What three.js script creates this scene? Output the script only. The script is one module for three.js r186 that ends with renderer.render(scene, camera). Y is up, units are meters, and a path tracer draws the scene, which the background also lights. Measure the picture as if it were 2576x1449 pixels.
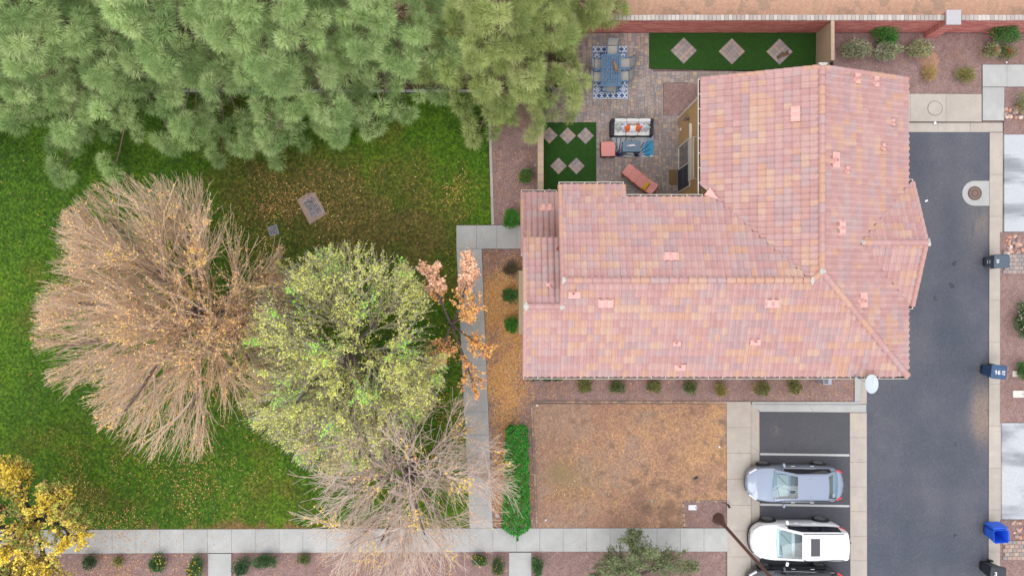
import * as THREE from 'three';
import { mergeGeometries } from 'three/addons/utils/BufferGeometryUtils.js';
import { RoundedBoxGeometry } from 'three/addons/geometries/RoundedBoxGeometry.js';
import { FontLoader } from 'three/addons/loaders/FontLoader.js';

// ---------------------------------------------------------------- camera, sky, sun, exposure
const scene = new THREE.Scene();
const CAM_H = 35, FOC = 1713, CX = 1288, CY = 724.5;          // drone height (m), focal length and centre in units of a 2576 px wide picture
const camera = new THREE.PerspectiveCamera(2 * Math.atan(724.5 / FOC) * 180 / Math.PI, 2576 / 1449, 0.1, 400);
camera.position.set(0, CAM_H, 0);
camera.up.set(0, 0, -1);
camera.lookAt(0, 0, 0);
scene.add(camera);
const renderer = new THREE.WebGLRenderer({ antialias: true });
renderer.toneMapping = THREE.LinearToneMapping;
renderer.toneMappingExposure = 1.58;
renderer.shadowMap.enabled = true;
{ // overcast sky: brighter towards the zenith, a broad soft glow to the south
  const w = 128, h = 64, a = new Float32Array(w * h * 4);
  for (let j = 0; j < h; j++) for (let i = 0; i < w; i++) {
    const el = ((j + 0.5) / h - 0.5) * Math.PI, s = Math.max(0, Math.sin(el));
    const L = el > 0 ? 0.62 + 0.62 * s : 0.3, k = (j * w + i) * 4;
    a[k] = L * 0.985; a[k + 1] = L * 0.995; a[k + 2] = L * 1.03; a[k + 3] = 1;
  }
  const sky = new THREE.DataTexture(a, w, h, THREE.RGBAFormat, THREE.FloatType);
  sky.mapping = THREE.EquirectangularReflectionMapping; sky.magFilter = THREE.LinearFilter; sky.needsUpdate = true;
  scene.background = sky; scene.environment = sky;
}
const sun = new THREE.DirectionalLight(new THREE.Color(1, 0.965, 0.91), 0.7);
sun.position.set(-14, 40, 24); sun.castShadow = true; sun.shadow.radius = 60;
Object.assign(sun.shadow.camera, { left: -36, right: 36, top: 26, bottom: -26, near: 1, far: 120 });
sun.shadow.mapSize.set(2048, 2048);
scene.add(sun); scene.add(sun.target);

// ---------------------------------------------------------------- helpers
const V3 = (x, y, z) => new THREE.Vector3(x, y, z);
function rng(seed) { let s = seed >>> 0; return () => { s = s + 0x6D2B79F5 | 0; let t = Math.imul(s ^ s >>> 15, 1 | s); t = t + Math.imul(t ^ t >>> 7, 61 | t) ^ t; return ((t ^ t >>> 14) >>> 0) / 4294967296; }; }
const R0 = rng(7);
const lerp = (a, b, t) => a + (b - a) * t, clamp = (x, a = 0, b = 1) => Math.min(b, Math.max(a, x));
const sstep = (a, b, x) => { const t = clamp((x - a) / (b - a)); return t * t * (3 - 2 * t); };
// a pixel of the 2576 px picture to the point it shows at height h
const wx = (px, h = 0) => (px - CX) / FOC * (CAM_H - h), wz = (py, h = 0) => (py - CY) / FOC * (CAM_H - h);
const D = (px, py, h = 0) => [wx(px, h), wz(py, h)];
const dx = x => x / CAM_H * FOC + CX, dy = z => z / CAM_H * FOC + CY;   // ground point back to the picture
const toLin = c => { c /= 255; return c <= 0.04045 ? c / 12.92 : Math.pow((c + 0.055) / 1.055, 2.4); };
const toS = l => 255 * (l <= 0.0031308 ? l * 12.92 : 1.055 * Math.pow(l, 1 / 2.4) - 0.055);
const KA = 1 / 1.3;                                              // picture brightness of an open level surface to its base colour
const C = (r, g, b, k = 1) => new THREE.Color().setRGB(Math.min(0.9, toLin(r) * KA * k), Math.min(0.9, toLin(g) * KA * k), Math.min(0.9, toLin(b) * KA * k));
const taken = {};
function numbered(n) { if (taken[n] === undefined) { taken[n] = 0; return n; } return n + '_' + String(++taken[n]).padStart(3, '0'); }
function obj(name, geo, mat, parent) {
  const m = new THREE.Mesh(Array.isArray(geo) ? join(geo) : geo, mat);
  m.name = parent ? name : numbered(name); m.castShadow = m.receiveShadow = true; (parent || scene).add(m); return m;
}
function tag(o, label, category, group) { o.userData.label = label; o.userData.category = category; if (group) o.userData.group = group; return o; }
function struct(o, label) { o.userData.kind = 'structure'; if (label) o.userData.label = label; return o; }
function stuff(o, label, category) { o.userData.kind = 'stuff'; if (label) o.userData.label = label; if (category) o.userData.category = category; return o; }
function thing(name, label, category, x, z, turn = 0, group, y = 0) {
  const g = new THREE.Group(); g.name = numbered(name); g.position.set(x, y, z); g.rotation.y = turn; scene.add(g); return tag(g, label, category, group);
}
function join(list) {
  const out = list.map(g => { g = g.index ? g.toNonIndexed() : g; for (const k of Object.keys(g.attributes)) if (!['position', 'normal', 'uv'].includes(k)) g.deleteAttribute(k); if (!g.attributes.normal) g.computeVertexNormals(); if (!g.attributes.uv) g.setAttribute('uv', new THREE.BufferAttribute(new Float32Array(g.attributes.position.count * 2), 2)); return g; });
  return out.length > 1 ? mergeGeometries(out) : out[0];
}
const mv = (g, x, y, z, rx = 0, ry = 0, rz = 0) => { if (rx) g.rotateX(rx); if (rz) g.rotateZ(rz); if (ry) g.rotateY(ry); return g.translate(x, y, z); };
const box = (w, h, d, x = 0, y = 0, z = 0, ry = 0, r = 0) => mv(r ? new RoundedBoxGeometry(w, h, d, 2, r) : new THREE.BoxGeometry(w, h, d), x, y, z, 0, ry);
const cyl = (r1, r2, h, x = 0, y = 0, z = 0, n = 16) => new THREE.CylinderGeometry(r1, r2, h, n).translate(x, y, z);
function bar(a, b, r, n = 6) { // round bar between two points
  const A = V3(...a), B = V3(...b), d = B.clone().sub(A), g = new THREE.CylinderGeometry(r, r, d.length(), n);
  g.applyQuaternion(new THREE.Quaternion().setFromUnitVectors(V3(0, 1, 0), d.normalize())); return g.translate((A.x + B.x) / 2, (A.y + B.y) / 2, (A.z + B.z) / 2);
}
class GB { // collects triangles
  constructor(color) { this.p = []; this.n = []; this.c = color ? [] : null; this.u = []; }
  v(p, n, u, c) { this.p.push(p[0], p[1], p[2]); this.n.push(n[0], n[1], n[2]); this.u.push(u ? u[0] : p[0], u ? u[1] : p[2]); if (this.c) this.c.push(c[0], c[1], c[2]); }
  tri(a, b, c, col, n, ua, ub, uc) {
    if (!n) { const ux = b[0] - a[0], uy = b[1] - a[1], uz = b[2] - a[2], vx = c[0] - a[0], vy = c[1] - a[1], vz = c[2] - a[2]; n = [uy * vz - uz * vy, uz * vx - ux * vz, ux * vy - uy * vx]; const l = Math.hypot(...n) || 1; n = [n[0] / l, n[1] / l, n[2] / l]; }
    this.v(a, n, ua, col); this.v(b, n, ub, col); this.v(c, n, uc, col);
  }
  quad(a, b, c, d, col) { this.tri(a, b, c, col); this.tri(a, c, d, col); }
  tube(pts, rad, sides, col) { // tapered tube along points
    let prev = null; const up = [0.31, 0.9, 0.27];
    for (let i = 0; i < pts.length; i++) {
      const a = pts[Math.max(0, i - 1)], b = pts[Math.min(pts.length - 1, i + 1)];
      let t = [b[0] - a[0], b[1] - a[1], b[2] - a[2]]; const l = Math.hypot(...t) || 1; t = t.map(q => q / l);
      let s = [t[1] * up[2] - t[2] * up[1], t[2] * up[0] - t[0] * up[2], t[0] * up[1] - t[1] * up[0]]; const sl = Math.hypot(...s) || 1; s = s.map(q => q / sl);
      const w = [s[1] * t[2] - s[2] * t[1], s[2] * t[0] - s[0] * t[2], s[0] * t[1] - s[1] * t[0]], ring = [];
      for (let k = 0; k < sides; k++) { const an = k / sides * 6.2832, ca = Math.cos(an), sa = Math.sin(an), n = [s[0] * ca + w[0] * sa, s[1] * ca + w[1] * sa, s[2] * ca + w[2] * sa]; ring.push([[pts[i][0] + n[0] * rad[i], pts[i][1] + n[1] * rad[i], pts[i][2] + n[2] * rad[i]], n]); }
      if (prev) for (let k = 0; k < sides; k++) {
        const A = prev[k], B = prev[(k + 1) % sides], Cc = ring[(k + 1) % sides], Dd = ring[k], uu = [k / sides, i * 0.3], u2 = [k / sides, i * 0.3 + 0.3];
        this.v(A[0], A[1], uu, col); this.v(Cc[0], Cc[1], u2, col); this.v(B[0], B[1], uu, col); this.v(A[0], A[1], uu, col); this.v(Dd[0], Dd[1], u2, col); this.v(Cc[0], Cc[1], u2, col);
      }
      prev = ring;
    }
  }
  geo() {
    const g = new THREE.BufferGeometry(); g.setAttribute('position', new THREE.Float32BufferAttribute(this.p, 3)); g.setAttribute('normal', new THREE.Float32BufferAttribute(this.n, 3)); g.setAttribute('uv', new THREE.Float32BufferAttribute(this.u, 2));
    if (this.c) g.setAttribute('color', new THREE.Float32BufferAttribute(this.c, 3)); return g;
  }
}
// ---- noise fields and textures
function field(w, h, nx, ny, oct, seed, gain = 0.5) { // tileable fractal noise, about 0..1
  const out = new Float32Array(w * h), r = rng(seed); let amp = 1, tot = 0;
  for (let o = 0; o < oct; o++) {
    const gx = Math.min(w, nx << o), gy = Math.min(h, ny << o), lat = new Float32Array(gx * gy); for (let i = 0; i < lat.length; i++) lat[i] = r();
    const xi = new Int32Array(w), xf = new Float32Array(w); for (let i = 0; i < w; i++) { const q = i / w * gx; xi[i] = q | 0; const f = q - xi[i]; xf[i] = f * f * (3 - 2 * f); }
    for (let j = 0; j < h; j++) {
      const q = j / h * gy, y0 = q | 0, f0 = q - y0, fy = f0 * f0 * (3 - 2 * f0), a = y0 * gx, b = ((y0 + 1) % gy) * gx;
      for (let i = 0; i < w; i++) { const x0 = xi[i], x1 = (x0 + 1) % gx, fx = xf[i], t = lat[a + x0] + (lat[a + x1] - lat[a + x0]) * fx, u = lat[b + x0] + (lat[b + x1] - lat[b + x0]) * fx; out[j * w + i] += amp * (t + (u - t) * fy); }
    }
    tot += amp; amp *= gain;
  }
  for (let i = 0; i < out.length; i++) out[i] = clamp((out[i] / tot - 0.5) * 1.6 + 0.5);
  return out;
}
function texture(w, h, fn, srgb = true) { // fn(i, j, k) -> picture colours [r, g, b] 0..255 (as seen) or a grey 0..1
  const a = new Uint8Array(w * h * 4);
  for (let j = 0; j < h; j++) for (let i = 0; i < w; i++) { const k = j * w + i, c = fn(i, j, k), o = k * 4; if (srgb) { a[o] = toB(c[0]); a[o + 1] = toB(c[1]); a[o + 2] = toB(c[2]); } else a[o] = a[o + 1] = a[o + 2] = clamp(c) * 255; a[o + 3] = 255; }
  const t = new THREE.DataTexture(a, w, h, THREE.RGBAFormat); t.wrapS = t.wrapT = THREE.RepeatWrapping; t.magFilter = THREE.LinearFilter; t.minFilter = THREE.LinearMipmapLinearFilter; t.generateMipmaps = true;
  if (srgb) t.colorSpace = THREE.SRGBColorSpace; t.needsUpdate = true; return t;
}
const LUT = new Uint8Array(1025); for (let i = 0; i <= 1024; i++) LUT[i] = clamp(toS(Math.min(0.9, toLin(i / 4) * KA)), 0, 255);
const toB = c => LUT[clamp(c * 4, 0, 1024) | 0];
const mix3 = (a, b, t) => [a[0] + (b[0] - a[0]) * t, a[1] + (b[1] - a[1]) * t, a[2] + (b[2] - a[2]) * t];
const sized = (t, m, m2 = m) => { const c = t.clone(); c.repeat.set(1 / m, 1 / m2); c.needsUpdate = true; return c; };
const std = (o) => new THREE.MeshStandardMaterial(Object.assign({ roughness: 0.9, metalness: 0 }, o));
const phys = (o) => new THREE.MeshPhysicalMaterial(Object.assign({ roughness: 0.5, metalness: 0 }, o));
// ---- flat sheets and slabs from picture points (ground level)
const pts = list => list.map(([a, b]) => D(a, b));
function sheetGeo(poly, y, uv) {
  const s = new THREE.Shape(poly.map(([x, z]) => new THREE.Vector2(x, -z))), g = new THREE.ShapeGeometry(s); g.rotateX(-Math.PI / 2); g.translate(0, y, 0);
  const p = g.attributes.position, u = g.attributes.uv; for (let i = 0; i < p.count; i++) { const q = uv ? uv(p.getX(i), p.getZ(i)) : [p.getX(i), p.getZ(i)]; u.setXY(i, q[0], q[1]); } return g;
}
function slabGeo(poly, ytop, thick = 0.1, bev = 0.008, uv) {
  const s = new THREE.Shape(poly.map(([x, z]) => new THREE.Vector2(x, -z)));
  const g = new THREE.ExtrudeGeometry(s, { depth: thick - bev, bevelEnabled: bev > 0, bevelSize: bev, bevelThickness: bev, bevelOffset: -bev, bevelSegments: 1, curveSegments: 24 });
  g.rotateX(-Math.PI / 2); g.translate(0, ytop - thick, 0);
  const p = g.attributes.position, u = g.attributes.uv; for (let i = 0; i < p.count; i++) { const q = uv ? uv(p.getX(i), p.getZ(i)) : [p.getX(i) + p.getY(i), p.getZ(i) + p.getY(i)]; u.setXY(i, q[0], q[1]); } return g;
}
function inPoly(x, z, poly) { let c = false; for (let i = 0, j = poly.length - 1; i < poly.length; j = i++) { const [xi, zi] = poly[i], [xj, zj] = poly[j]; if ((zi > z) !== (zj > z) && x < (xj - xi) * (z - zi) / (zj - zi) + xi) c = !c; } return c; }
function blob(n, seed, sx, sy, sz, rough = 0.2) { // an uneven stone
  const g = new THREE.IcosahedronGeometry(0.5, n), p = g.attributes.position, r = rng(seed), f = [r() * 9, r() * 9, r() * 9];
  for (let i = 0; i < p.count; i++) { const x = p.getX(i), y = p.getY(i), z = p.getZ(i), k = 1 + rough * (Math.sin(x * 7 + f[0]) * Math.cos(z * 6 + f[1]) + 0.6 * Math.sin(y * 9 + f[2])); p.setXYZ(i, x * k * sx, y * k * sy, z * k * sz); } g.computeVertexNormals(); return g;
}
function instances(name, geo, mat, list, label) { // list of {p, s, q?, e?, c}
  const m = new THREE.InstancedMesh(geo, mat, list.length), M = new THREE.Matrix4(), q = new THREE.Quaternion(), e = new THREE.Euler();
  list.forEach((o, i) => { e.set(...o.e); q.setFromEuler(e); M.compose(V3(...o.p), q, Array.isArray(o.s) ? V3(...o.s) : V3(o.s, o.s, o.s)); m.setMatrixAt(i, M); m.setColorAt(i, o.c); });
  m.name = numbered(name); m.castShadow = m.receiveShadow = true; scene.add(m); return stuff(m, label);
}

// ---------------------------------------------------------------- surface textures
const fineA = field(1024, 1024, 128, 128, 4, 11), midA = field(1024, 1024, 16, 16, 5, 12), coarseA = field(1024, 1024, 4, 4, 5, 13), speck = field(1024, 1024, 512, 512, 1, 14);
const T = {};
T.noise = texture(512, 512, (i, j) => { const k = j * 2 * 1024 + i * 2; return 0.35 * fineA[k] + 0.4 * speck[k] + 0.25 * midA[k]; }, false);
T.concrete = texture(1024, 1024, (i, j, k) => { const m = 0.945 + 0.06 * midA[k] + 0.06 * (coarseA[k] - 0.5) + 0.05 * (speck[k] - 0.5) + (fineA[k] > 0.88 ? -0.03 : 0); const st = sstep(0.62, 0.8, coarseA[k] * 0.6 + fineA[k] * 0.4) * 0.04; return [193 * (m - st), 193 * (m - st * 1.1), 191 * (m - st * 1.35)]; });
T.beige = texture(1024, 1024, (i, j, k) => { const m = 0.95 + 0.06 * midA[k] + 0.06 * (coarseA[k] - 0.5) + 0.05 * (speck[k] - 0.5); const st = sstep(0.55, 0.8, coarseA[k] * 0.5 + fineA[k] * 0.5); const c = mix3([196, 186, 176], [186, 170, 155], st * 0.6); return [c[0] * m, c[1] * m, c[2] * m]; });
T.gravel = texture(1024, 1024, (i, j, k) => { // crushed reddish granite: single stones of differing tone, dust between
  const s = speck[k], f = fineA[k]; let c = mix3([152, 120, 116], [202, 170, 164], clamp(s * 0.75 + f * 0.55 - 0.2)); if (f > 0.8) c = mix3(c, [208, 180, 166], 0.55); if (f < 0.2) c = mix3(c, [96, 70, 68], 0.55);
  c = mix3(c, [172, 132, 112], sstep(0.5, 0.8, coarseA[k]) * 0.35); const m = 0.92 + 0.16 * midA[k]; return [c[0] * m, c[1] * m, c[2] * m]; });
T.needles = texture(1024, 1024, (i, j, k) => { const f = fineA[k], s = speck[k]; let c = mix3([92, 66, 52], [150, 112, 88], clamp(f * 0.8 + s * 0.3 - 0.1)); c = mix3(c, [120, 92, 84], sstep(0.45, 0.7, midA[k]) * 0.6); return c; });
T.dirt = texture(1024, 1024, (i, j, k) => { const p = sstep(0.46, 0.62, midA[k]), c = mix3([206, 164, 138], [182, 150, 128], p), q = sstep(0.5, 0.8, coarseA[k]); const d = mix3(c, [214, 172, 142], q * 0.6), m = 0.93 + 0.12 * fineA[k] + 0.06 * (speck[k] - 0.5); return [d[0] * m, d[1] * m, d[2] * m]; });
T.turf = texture(512, 512, (i, j) => { const k = j * 2 * 1024 + i * 2, f = speck[k], g = fineA[k]; const c = mix3([26, 70, 4], [54, 108, 20], f * 0.6 + g * 0.4); const m = 0.9 + 0.2 * midA[k]; return [c[0] * m, c[1] * m, c[2] * m]; });
T.bumpGravel = texture(1024, 1024, (i, j, k) => 0.55 * speck[k] + 0.45 * fineA[k], false);
T.stucco = texture(512, 512, (i, j) => { const k = j * 2 * 1024 + i * 2; const m = 0.94 + 0.09 * fineA[k] + 0.05 * (coarseA[k] - 0.5) + 0.04 * speck[k]; return [255 * m, 255 * m, 255 * m].map(v => Math.min(255, v)); });

// lawn: one map over its whole extent; brown where the turf is worn or dormant
const LX0 = -28, LX1 = -0.5, LZ0 = -11, LZ1 = 13.2, LW = 2048, LH = 1792;
const lawnUV = (x, z) => [(x - LX0) / (LX1 - LX0), (z - LZ0) / (LZ1 - LZ0)];
const blotch = (px, py, cx, cy, rx, ry) => { const a = (px - cx) / rx, b = (py - cy) / ry; return Math.exp(-(a * a + b * b)); };
{
  const a = field(LW, LH, 10, 9, 6, 21, 0.62), b = field(LW, LH, 300, 270, 3, 22), c = field(LW, LH, 40, 36, 4, 23), s = field(LW, LH, 1024, 896, 1, 24), e = field(LW, LH, 24, 6, 4, 25);
  T.lawn = texture(LW, LH, (i, j, k) => {
    const px = dx(LX0 + (i + 0.5) / LW * (LX1 - LX0)), py = dy(LZ0 + (j + 0.5) / LH * (LZ1 - LZ0));
    let worn = 0.72 * blotch(px, py, 930, 560, 200, 150) + 0.5 * blotch(px, py, 1080, 640, 130, 120) + 0.45 * blotch(px, py, 700, 520, 150, 110) + 0.4 * blotch(px, py, 60, 800, 40, 30) + 0.45 * blotch(px, py, 330, 1270, 210, 55) + 0.3 * blotch(px, py, 620, 1215, 120, 30)
      + 0.35 * blotch(px, py, 620, 820, 330, 300) + 0.35 * blotch(px, py, 900, 950, 250, 250) + 0.25 * blotch(px, py, 700, 420, 380, 70);
    worn = clamp((worn * 1.25 + (a[k] - 0.5) * 1.25 - 0.16) + (c[k] - 0.5) * 0.5);
    let g = mix3([62, 106, 2], [110, 150, 14], clamp(0.5 + (a[k] - 0.5) * 0.6 + (e[k] - 0.5) * 0.5 + (b[k] - 0.5) * 0.7 + (s[k] - 0.5) * 0.5));
    let col = mix3(g, mix3([104, 92, 46], [150, 118, 74], b[k]), worn * (0.55 + 0.45 * s[k]));
    const edge = sstep(1304, 1326, py + (c[k] - 0.5) * 26) * sstep(0.35, 0.6, a[k] * 0.6 + c[k] * 0.4); col = mix3(col, [158, 118, 84], edge * 0.8);   // bare soil along the pavement
    const m = 0.86 + 0.28 * b[k]; return [col[0] * m, col[1] * m, col[2] * m];
  });
}
// dormant lawn in front of the house
const YX0 = 0.8, YX1 = 11.2, YZ0 = 5.7, YZ1 = 12.6;
const dryUV = (x, z) => [(x - YX0) / (YX1 - YX0), (z - YZ0) / (YZ1 - YZ0)];
{
  const w = 1280, h = 848, a = field(w, h, 7, 5, 6, 31, 0.6), b = field(w, h, 160, 110, 3, 32), c = field(w, h, 24, 18, 4, 33), s = field(w, h, 640, 424, 1, 34), e = field(w, h, 50, 20, 3, 36);
  T.dry = texture(w, h, (i, j, k) => {
    const u = i / w, v = j / h; let t = clamp(0.05 + 0.55 * u + (a[k] - 0.5) * 1.6 + (b[k] - 0.5) * 0.5);
    let col = mix3([178, 136, 118], [212, 164, 118], t); const bare = sstep(0.55, 0.75, 0.6 * a[k] + 0.28 * (1 - u) + 0.25 * c[k]) * 0.85; col = mix3(col, [176, 144, 130], bare);
    const dark = sstep(0.62, 0.78, c[k] * 0.75 + 0.35 * v * u + (b[k] - 0.5) * 0.2); col = mix3(col, [138, 108, 90], dark * 0.7);
    if (s[k] > 0.7) col = mix3(col, [222, 188, 146], 0.35); if (s[k] < 0.24) col = mix3(col, [146, 114, 88], 0.3);
    col = mix3(col, [128, 118, 60], 0.5 * blotch(u, v, 0.16, 0.55, 0.06, 0.08) * b[k] + 0.22 * blotch(u, v, 0.22, 0.6, 0.14, 0.2));
    const m = 0.88 + 0.22 * b[k] + 0.05 * (e[k] - 0.5); return [col[0] * m, col[1] * m, col[2] * m];
  });
}
// road: sealed asphalt with drips, old patches and a fan of washed-out soil at the far kerb
const AX0 = 11.5, AX1 = 25.2, AZ0 = -9.5, AZ1 = 16.5;
const roadUV = (x, z) => [(x - AX0) / (AX1 - AX0), (z - AZ0) / (AZ1 - AZ0)];
{
  const w = 1024, h = 1942, a = field(w, h, 5, 10, 6, 41, 0.55), b = field(w, h, 300, 560, 2, 42), c = field(w, h, 14, 8, 4, 43), s = field(w, h, 512, 971, 1, 44), r = rng(45);
  const drips = []; const addD = (px, py, n, sp, rr) => { for (let i = 0; i < n; i++) { drips.push([px + (r() - 0.5) * sp, py + (r() - 0.5) * sp, rr * (0.5 + r())]); } };
  [[2407, 660, 4], [2395, 718, 4], [2355, 750, 2.4], [2410, 1118, 2.6], [2408, 1346, 2.6]].forEach(q => addD(q[0], q[1], 3, 9, q[2])); addD(2340, 720, 26, 120, 1.3); addD(2380, 1050, 22, 260, 1.0); addD(2330, 1250, 30, 300, 0.8); addD(2300, 420, 10, 100, 0.9); addD(2020, 1250, 5, 8, 3);
  const crack = []; const addC = (p) => { for (let i = 0; i + 1 < p.length; i++) { const n = 14; for (let q = 0; q < n; q++) crack.push([lerp(p[i][0], p[i + 1][0], q / n) + (r() - 0.5) * 2, lerp(p[i][1], p[i + 1][1], q / n) + (r() - 0.5) * 2]); } };
  addC([[2285, 920], [2330, 918], [2390, 922], [2440, 912], [2492, 908]]); addC([[2330, 960], [2385, 972], [2390, 1040]]);
  const mark = new Float32Array(w * h); const put = (px, py, rad, val) => { const X = (wx(px) - AX0) / (AX1 - AX0) * w, Y = (wz(py) - AZ0) / (AZ1 - AZ0) * h, rr = rad / FOC * CAM_H / (AX1 - AX0) * w; for (let j = Math.floor(Y - rr - 1); j <= Y + rr + 1; j++) for (let i = Math.floor(X - rr - 1); i <= X + rr + 1; i++) if (i >= 0 && j >= 0 && i < w && j < h) { const d = Math.hypot(i - X, j - Y); if (d < rr + (b[j * w + i] - 0.5) * rr) mark[j * w + i] = Math.max(mark[j * w + i], val); } };
  drips.forEach(q => put(q[0], q[1], q[2], 0.5)); crack.forEach(q => put(q[0], q[1], 0.55, 0.55));
  T.road = texture(w, h, (i, j, k) => {
    const px = dx(AX0 + (i + 0.5) / w * (AX1 - AX0)), py = dy(AZ0 + (j + 0.5) / h * (AZ1 - AZ0));
    let col = mix3([74, 80, 94], [104, 104, 112], clamp(a[k] * 0.95 + c[k] * 0.35 - 0.15)); const g = 0.95 + 0.08 * b[k] + 0.05 * (s[k] - 0.5); if (s[k] > 0.86) col = mix3(col, [150, 146, 146], 0.16);
    const lane = blotch(px, 0, 2395, 0, 20, 1) * 0.18 + blotch(px, 0, 2300, 0, 25, 1) * 0.1; col = mix3(col, [70, 75, 88], clamp(lane * (0.4 + c[k])));
    if (px < 2150) col = mix3(col, [78, 76, 80], 0.5);
    const fan = clamp(blotch(px, py, 2485, 1045, 42, 75) * 1.5 + (c[k] - 0.6) * 0.8) * (0.45 + 0.35 * b[k] + 0.4 * a[k]) * blotch(px, py, 2485, 1045, 60, 110); col = mix3(col, [174, 144, 122], fan * 0.85);
    col = mix3(col, [150, 132, 118], 0.5 * blotch(px, py, 2470, 560, 30, 60) * sstep(0.45, 0.7, c[k]) + 0.35 * blotch(px, py, 1955, 1082, 14, 14) * sstep(0.3, 0.6, b[k]));
    col = mix3(col, [44, 46, 54], mark[k]); return [col[0] * g, col[1] * g, col[2] * g];
  });
}
// driveway slab across the road: pale concrete with dark smears where water has dried
{
  const w = 512, h = 1024, a = field(w, h, 3, 9, 5, 51), b = field(w, h, 120, 240, 3, 52), c = field(w, h, 2, 14, 3, 53);
  T.drive = texture(w, h, (i, j, k) => { const t = sstep(0.42, 0.8, a[k] * 0.7 + c[k] * 0.35), m = 0.95 + 0.08 * b[k], col = mix3([194, 198, 204], [128, 132, 140], t * 0.75); return [col[0] * m, col[1] * m, col[2] * m]; });
}

// ---------------------------------------------------------------- ground materials
const M = {};
M.gravel = std({ map: sized(T.gravel, 3.4), bumpMap: sized(T.bumpGravel, 3.4), bumpScale: 0.03 });
M.needles = std({ map: sized(T.needles, 4.1), bumpMap: sized(T.bumpGravel, 2.1), bumpScale: 0.03 });
M.dirt = std({ map: sized(T.dirt, 9), bumpMap: sized(T.noise, 2.5), bumpScale: 0.02 });
M.lawn = std({ map: T.lawn, bumpMap: (() => { const t = T.noise.clone(); t.repeat.set(16, 14); t.needsUpdate = true; return t; })(), bumpScale: 0.05 });
M.dry = std({ map: T.dry, bumpMap: (() => { const t = T.noise.clone(); t.repeat.set(6, 4); t.needsUpdate = true; return t; })(), bumpScale: 0.03 });
M.road = std({ map: T.road, roughness: 0.85, bumpMap: (() => { const t = T.noise.clone(); t.repeat.set(12, 22); t.needsUpdate = true; return t; })(), bumpScale: 0.008 });
M.turf = std({ map: sized(T.turf, 1.3), bumpMap: sized(T.noise, 0.9), bumpScale: 0.03 });
M.drive = std({ map: T.drive, roughness: 0.85 });
const concreteTint = [1, 0.97, 1.03, 0.94].map(k => std({ map: sized(T.concrete, 5.3), color: new THREE.Color(k, k, k * 1.005), bumpMap: sized(T.noise, 1.7), bumpScale: 0.004, roughness: 0.88 }));
const beigeTint = [1, 0.97, 0.94].map(k => std({ map: sized(T.beige, 4.7), color: new THREE.Color(k, k, k), bumpMap: sized(T.noise, 1.7), bumpScale: 0.004, roughness: 0.88 }));
M.greySlab = concreteTint[0]; M.beigeSlab = beigeTint[0];
M.joint = std({ color: C(86, 76, 70) });

// ---------------------------------------------------------------- the ground and everything laid on it
const yRoad = -0.04, yGut = -0.025, yWalk = 0.06, yGravel = 0, yLawn = 0.03;
struct(obj('ground', sheetGeo([[-150, -150], [150, -150], [150, 150], [-150, 150]], -0.08), M.gravel));
struct(obj('bare_ground', sheetGeo([[-60, -60], [60, -60], [60, -13.3], [-60, -13.3]], -0.02), M.dirt), 'bare pinkish soil beyond the brick wall');
// gravel beds
const gNE = pts([[2093, 84], [2900, 84], [2900, 340], [2527, 340], [2527, 304], [2472, 304], [2285, 304], [2200, 300], [2060, 250]]);
const gFront = pts([[1150, 560], [1345, 380], [1345, 600], [1345, 950], [2166, 940], [2166, 1012], [1828, 1016], [1345, 1010], [1356, 1332], [1240, 1332], [1196, 626], [1150, 626]]);
const gSouth = pts([[-60, 1386], [1832, 1386], [1832, 1700], [-60, 1700]]);
const gEast = pts([[2518, 584], [2900, 584], [2900, 1064], [2518, 1064]]), gEast2 = pts([[2518, 1308], [2900, 1308], [2900, 1700], [2518, 1700]]);
const gPines = pts([[-300, 86], [1352, 86], [1352, 228], [-300, 228]]);
const gWest = pts([[1236, 224], [1352, 224], [1352, 640], [1236, 600]]);
const bed = (poly, y, label, m = M.gravel) => struct(obj('gravel_bed', sheetGeo(poly, y), m), label);
bed(gNE, 0, 'reddish gravel bed with shrubs by the brick wall'); bed(gFront, 0.004, 'gravel bed around the house front'); bed(gSouth, 0, 'gravel strip below the long pavement');
bed(gEast, 0, 'gravel bed across the road'); bed(gEast2, 0, 'gravel bed past the pale driveway'); bed(gPines, 0, 'needle-strewn bed under the pines', M.needles); bed(gWest, 0.008, 'gravel strip beside the patio wall');
// lawns
const lawnPoly = pts([[-140, 234], [1228, 234], [1229, 400], [1236, 566], [1148, 566], [1165, 972], [1182, 1330], [-140, 1334]]);
struct(obj('lawn', slabGeo(lawnPoly, yLawn, 0.06, 0, lawnUV), M.lawn), 'green lawn scattered with fallen leaves');
const dryPoly = pts([[1341, 1016], [1829, 1016], [1831, 1258], [1717, 1260], [1719, 1328], [1354, 1328]]);
struct(obj('dormant_lawn', slabGeo(dryPoly, yLawn, 0.06, 0, dryUV), M.dry), 'straw-brown dormant lawn beside the parking bays');
// road, bays
const roadPoly = pts([[2200, 328], [2494, 332], [2490, 1700], [2182, 1700], [2182, 940], [2200, 800]]);
struct(obj('road', sheetGeo(roadPoly, yRoad, roadUV), M.road), 'dark grey asphalt lane beside the house');
const bayPoly = pts([[1912, 1036], [2140, 1038], [2142, 1700], [1914, 1700]]);
struct(obj('parking_bays', sheetGeo(bayPoly, yRoad, roadUV), M.road), 'asphalt parking bays with white lines');
const paint = std({ map: sized(T.concrete, 0.8), color: new THREE.Color(1.15, 1.15, 1.17), roughness: 0.7 });
for (const [a, b] of [[1143, 1146], [1270, 1274], [1400, 1404]]) struct(obj('bay_line', slabGeo(pts([[1914, a - 2.6], [2139, b - 2.6], [2139, b + 2.6], [1914, a + 2.6]]), yRoad + 0.006, 0.006, 0), paint));
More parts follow.
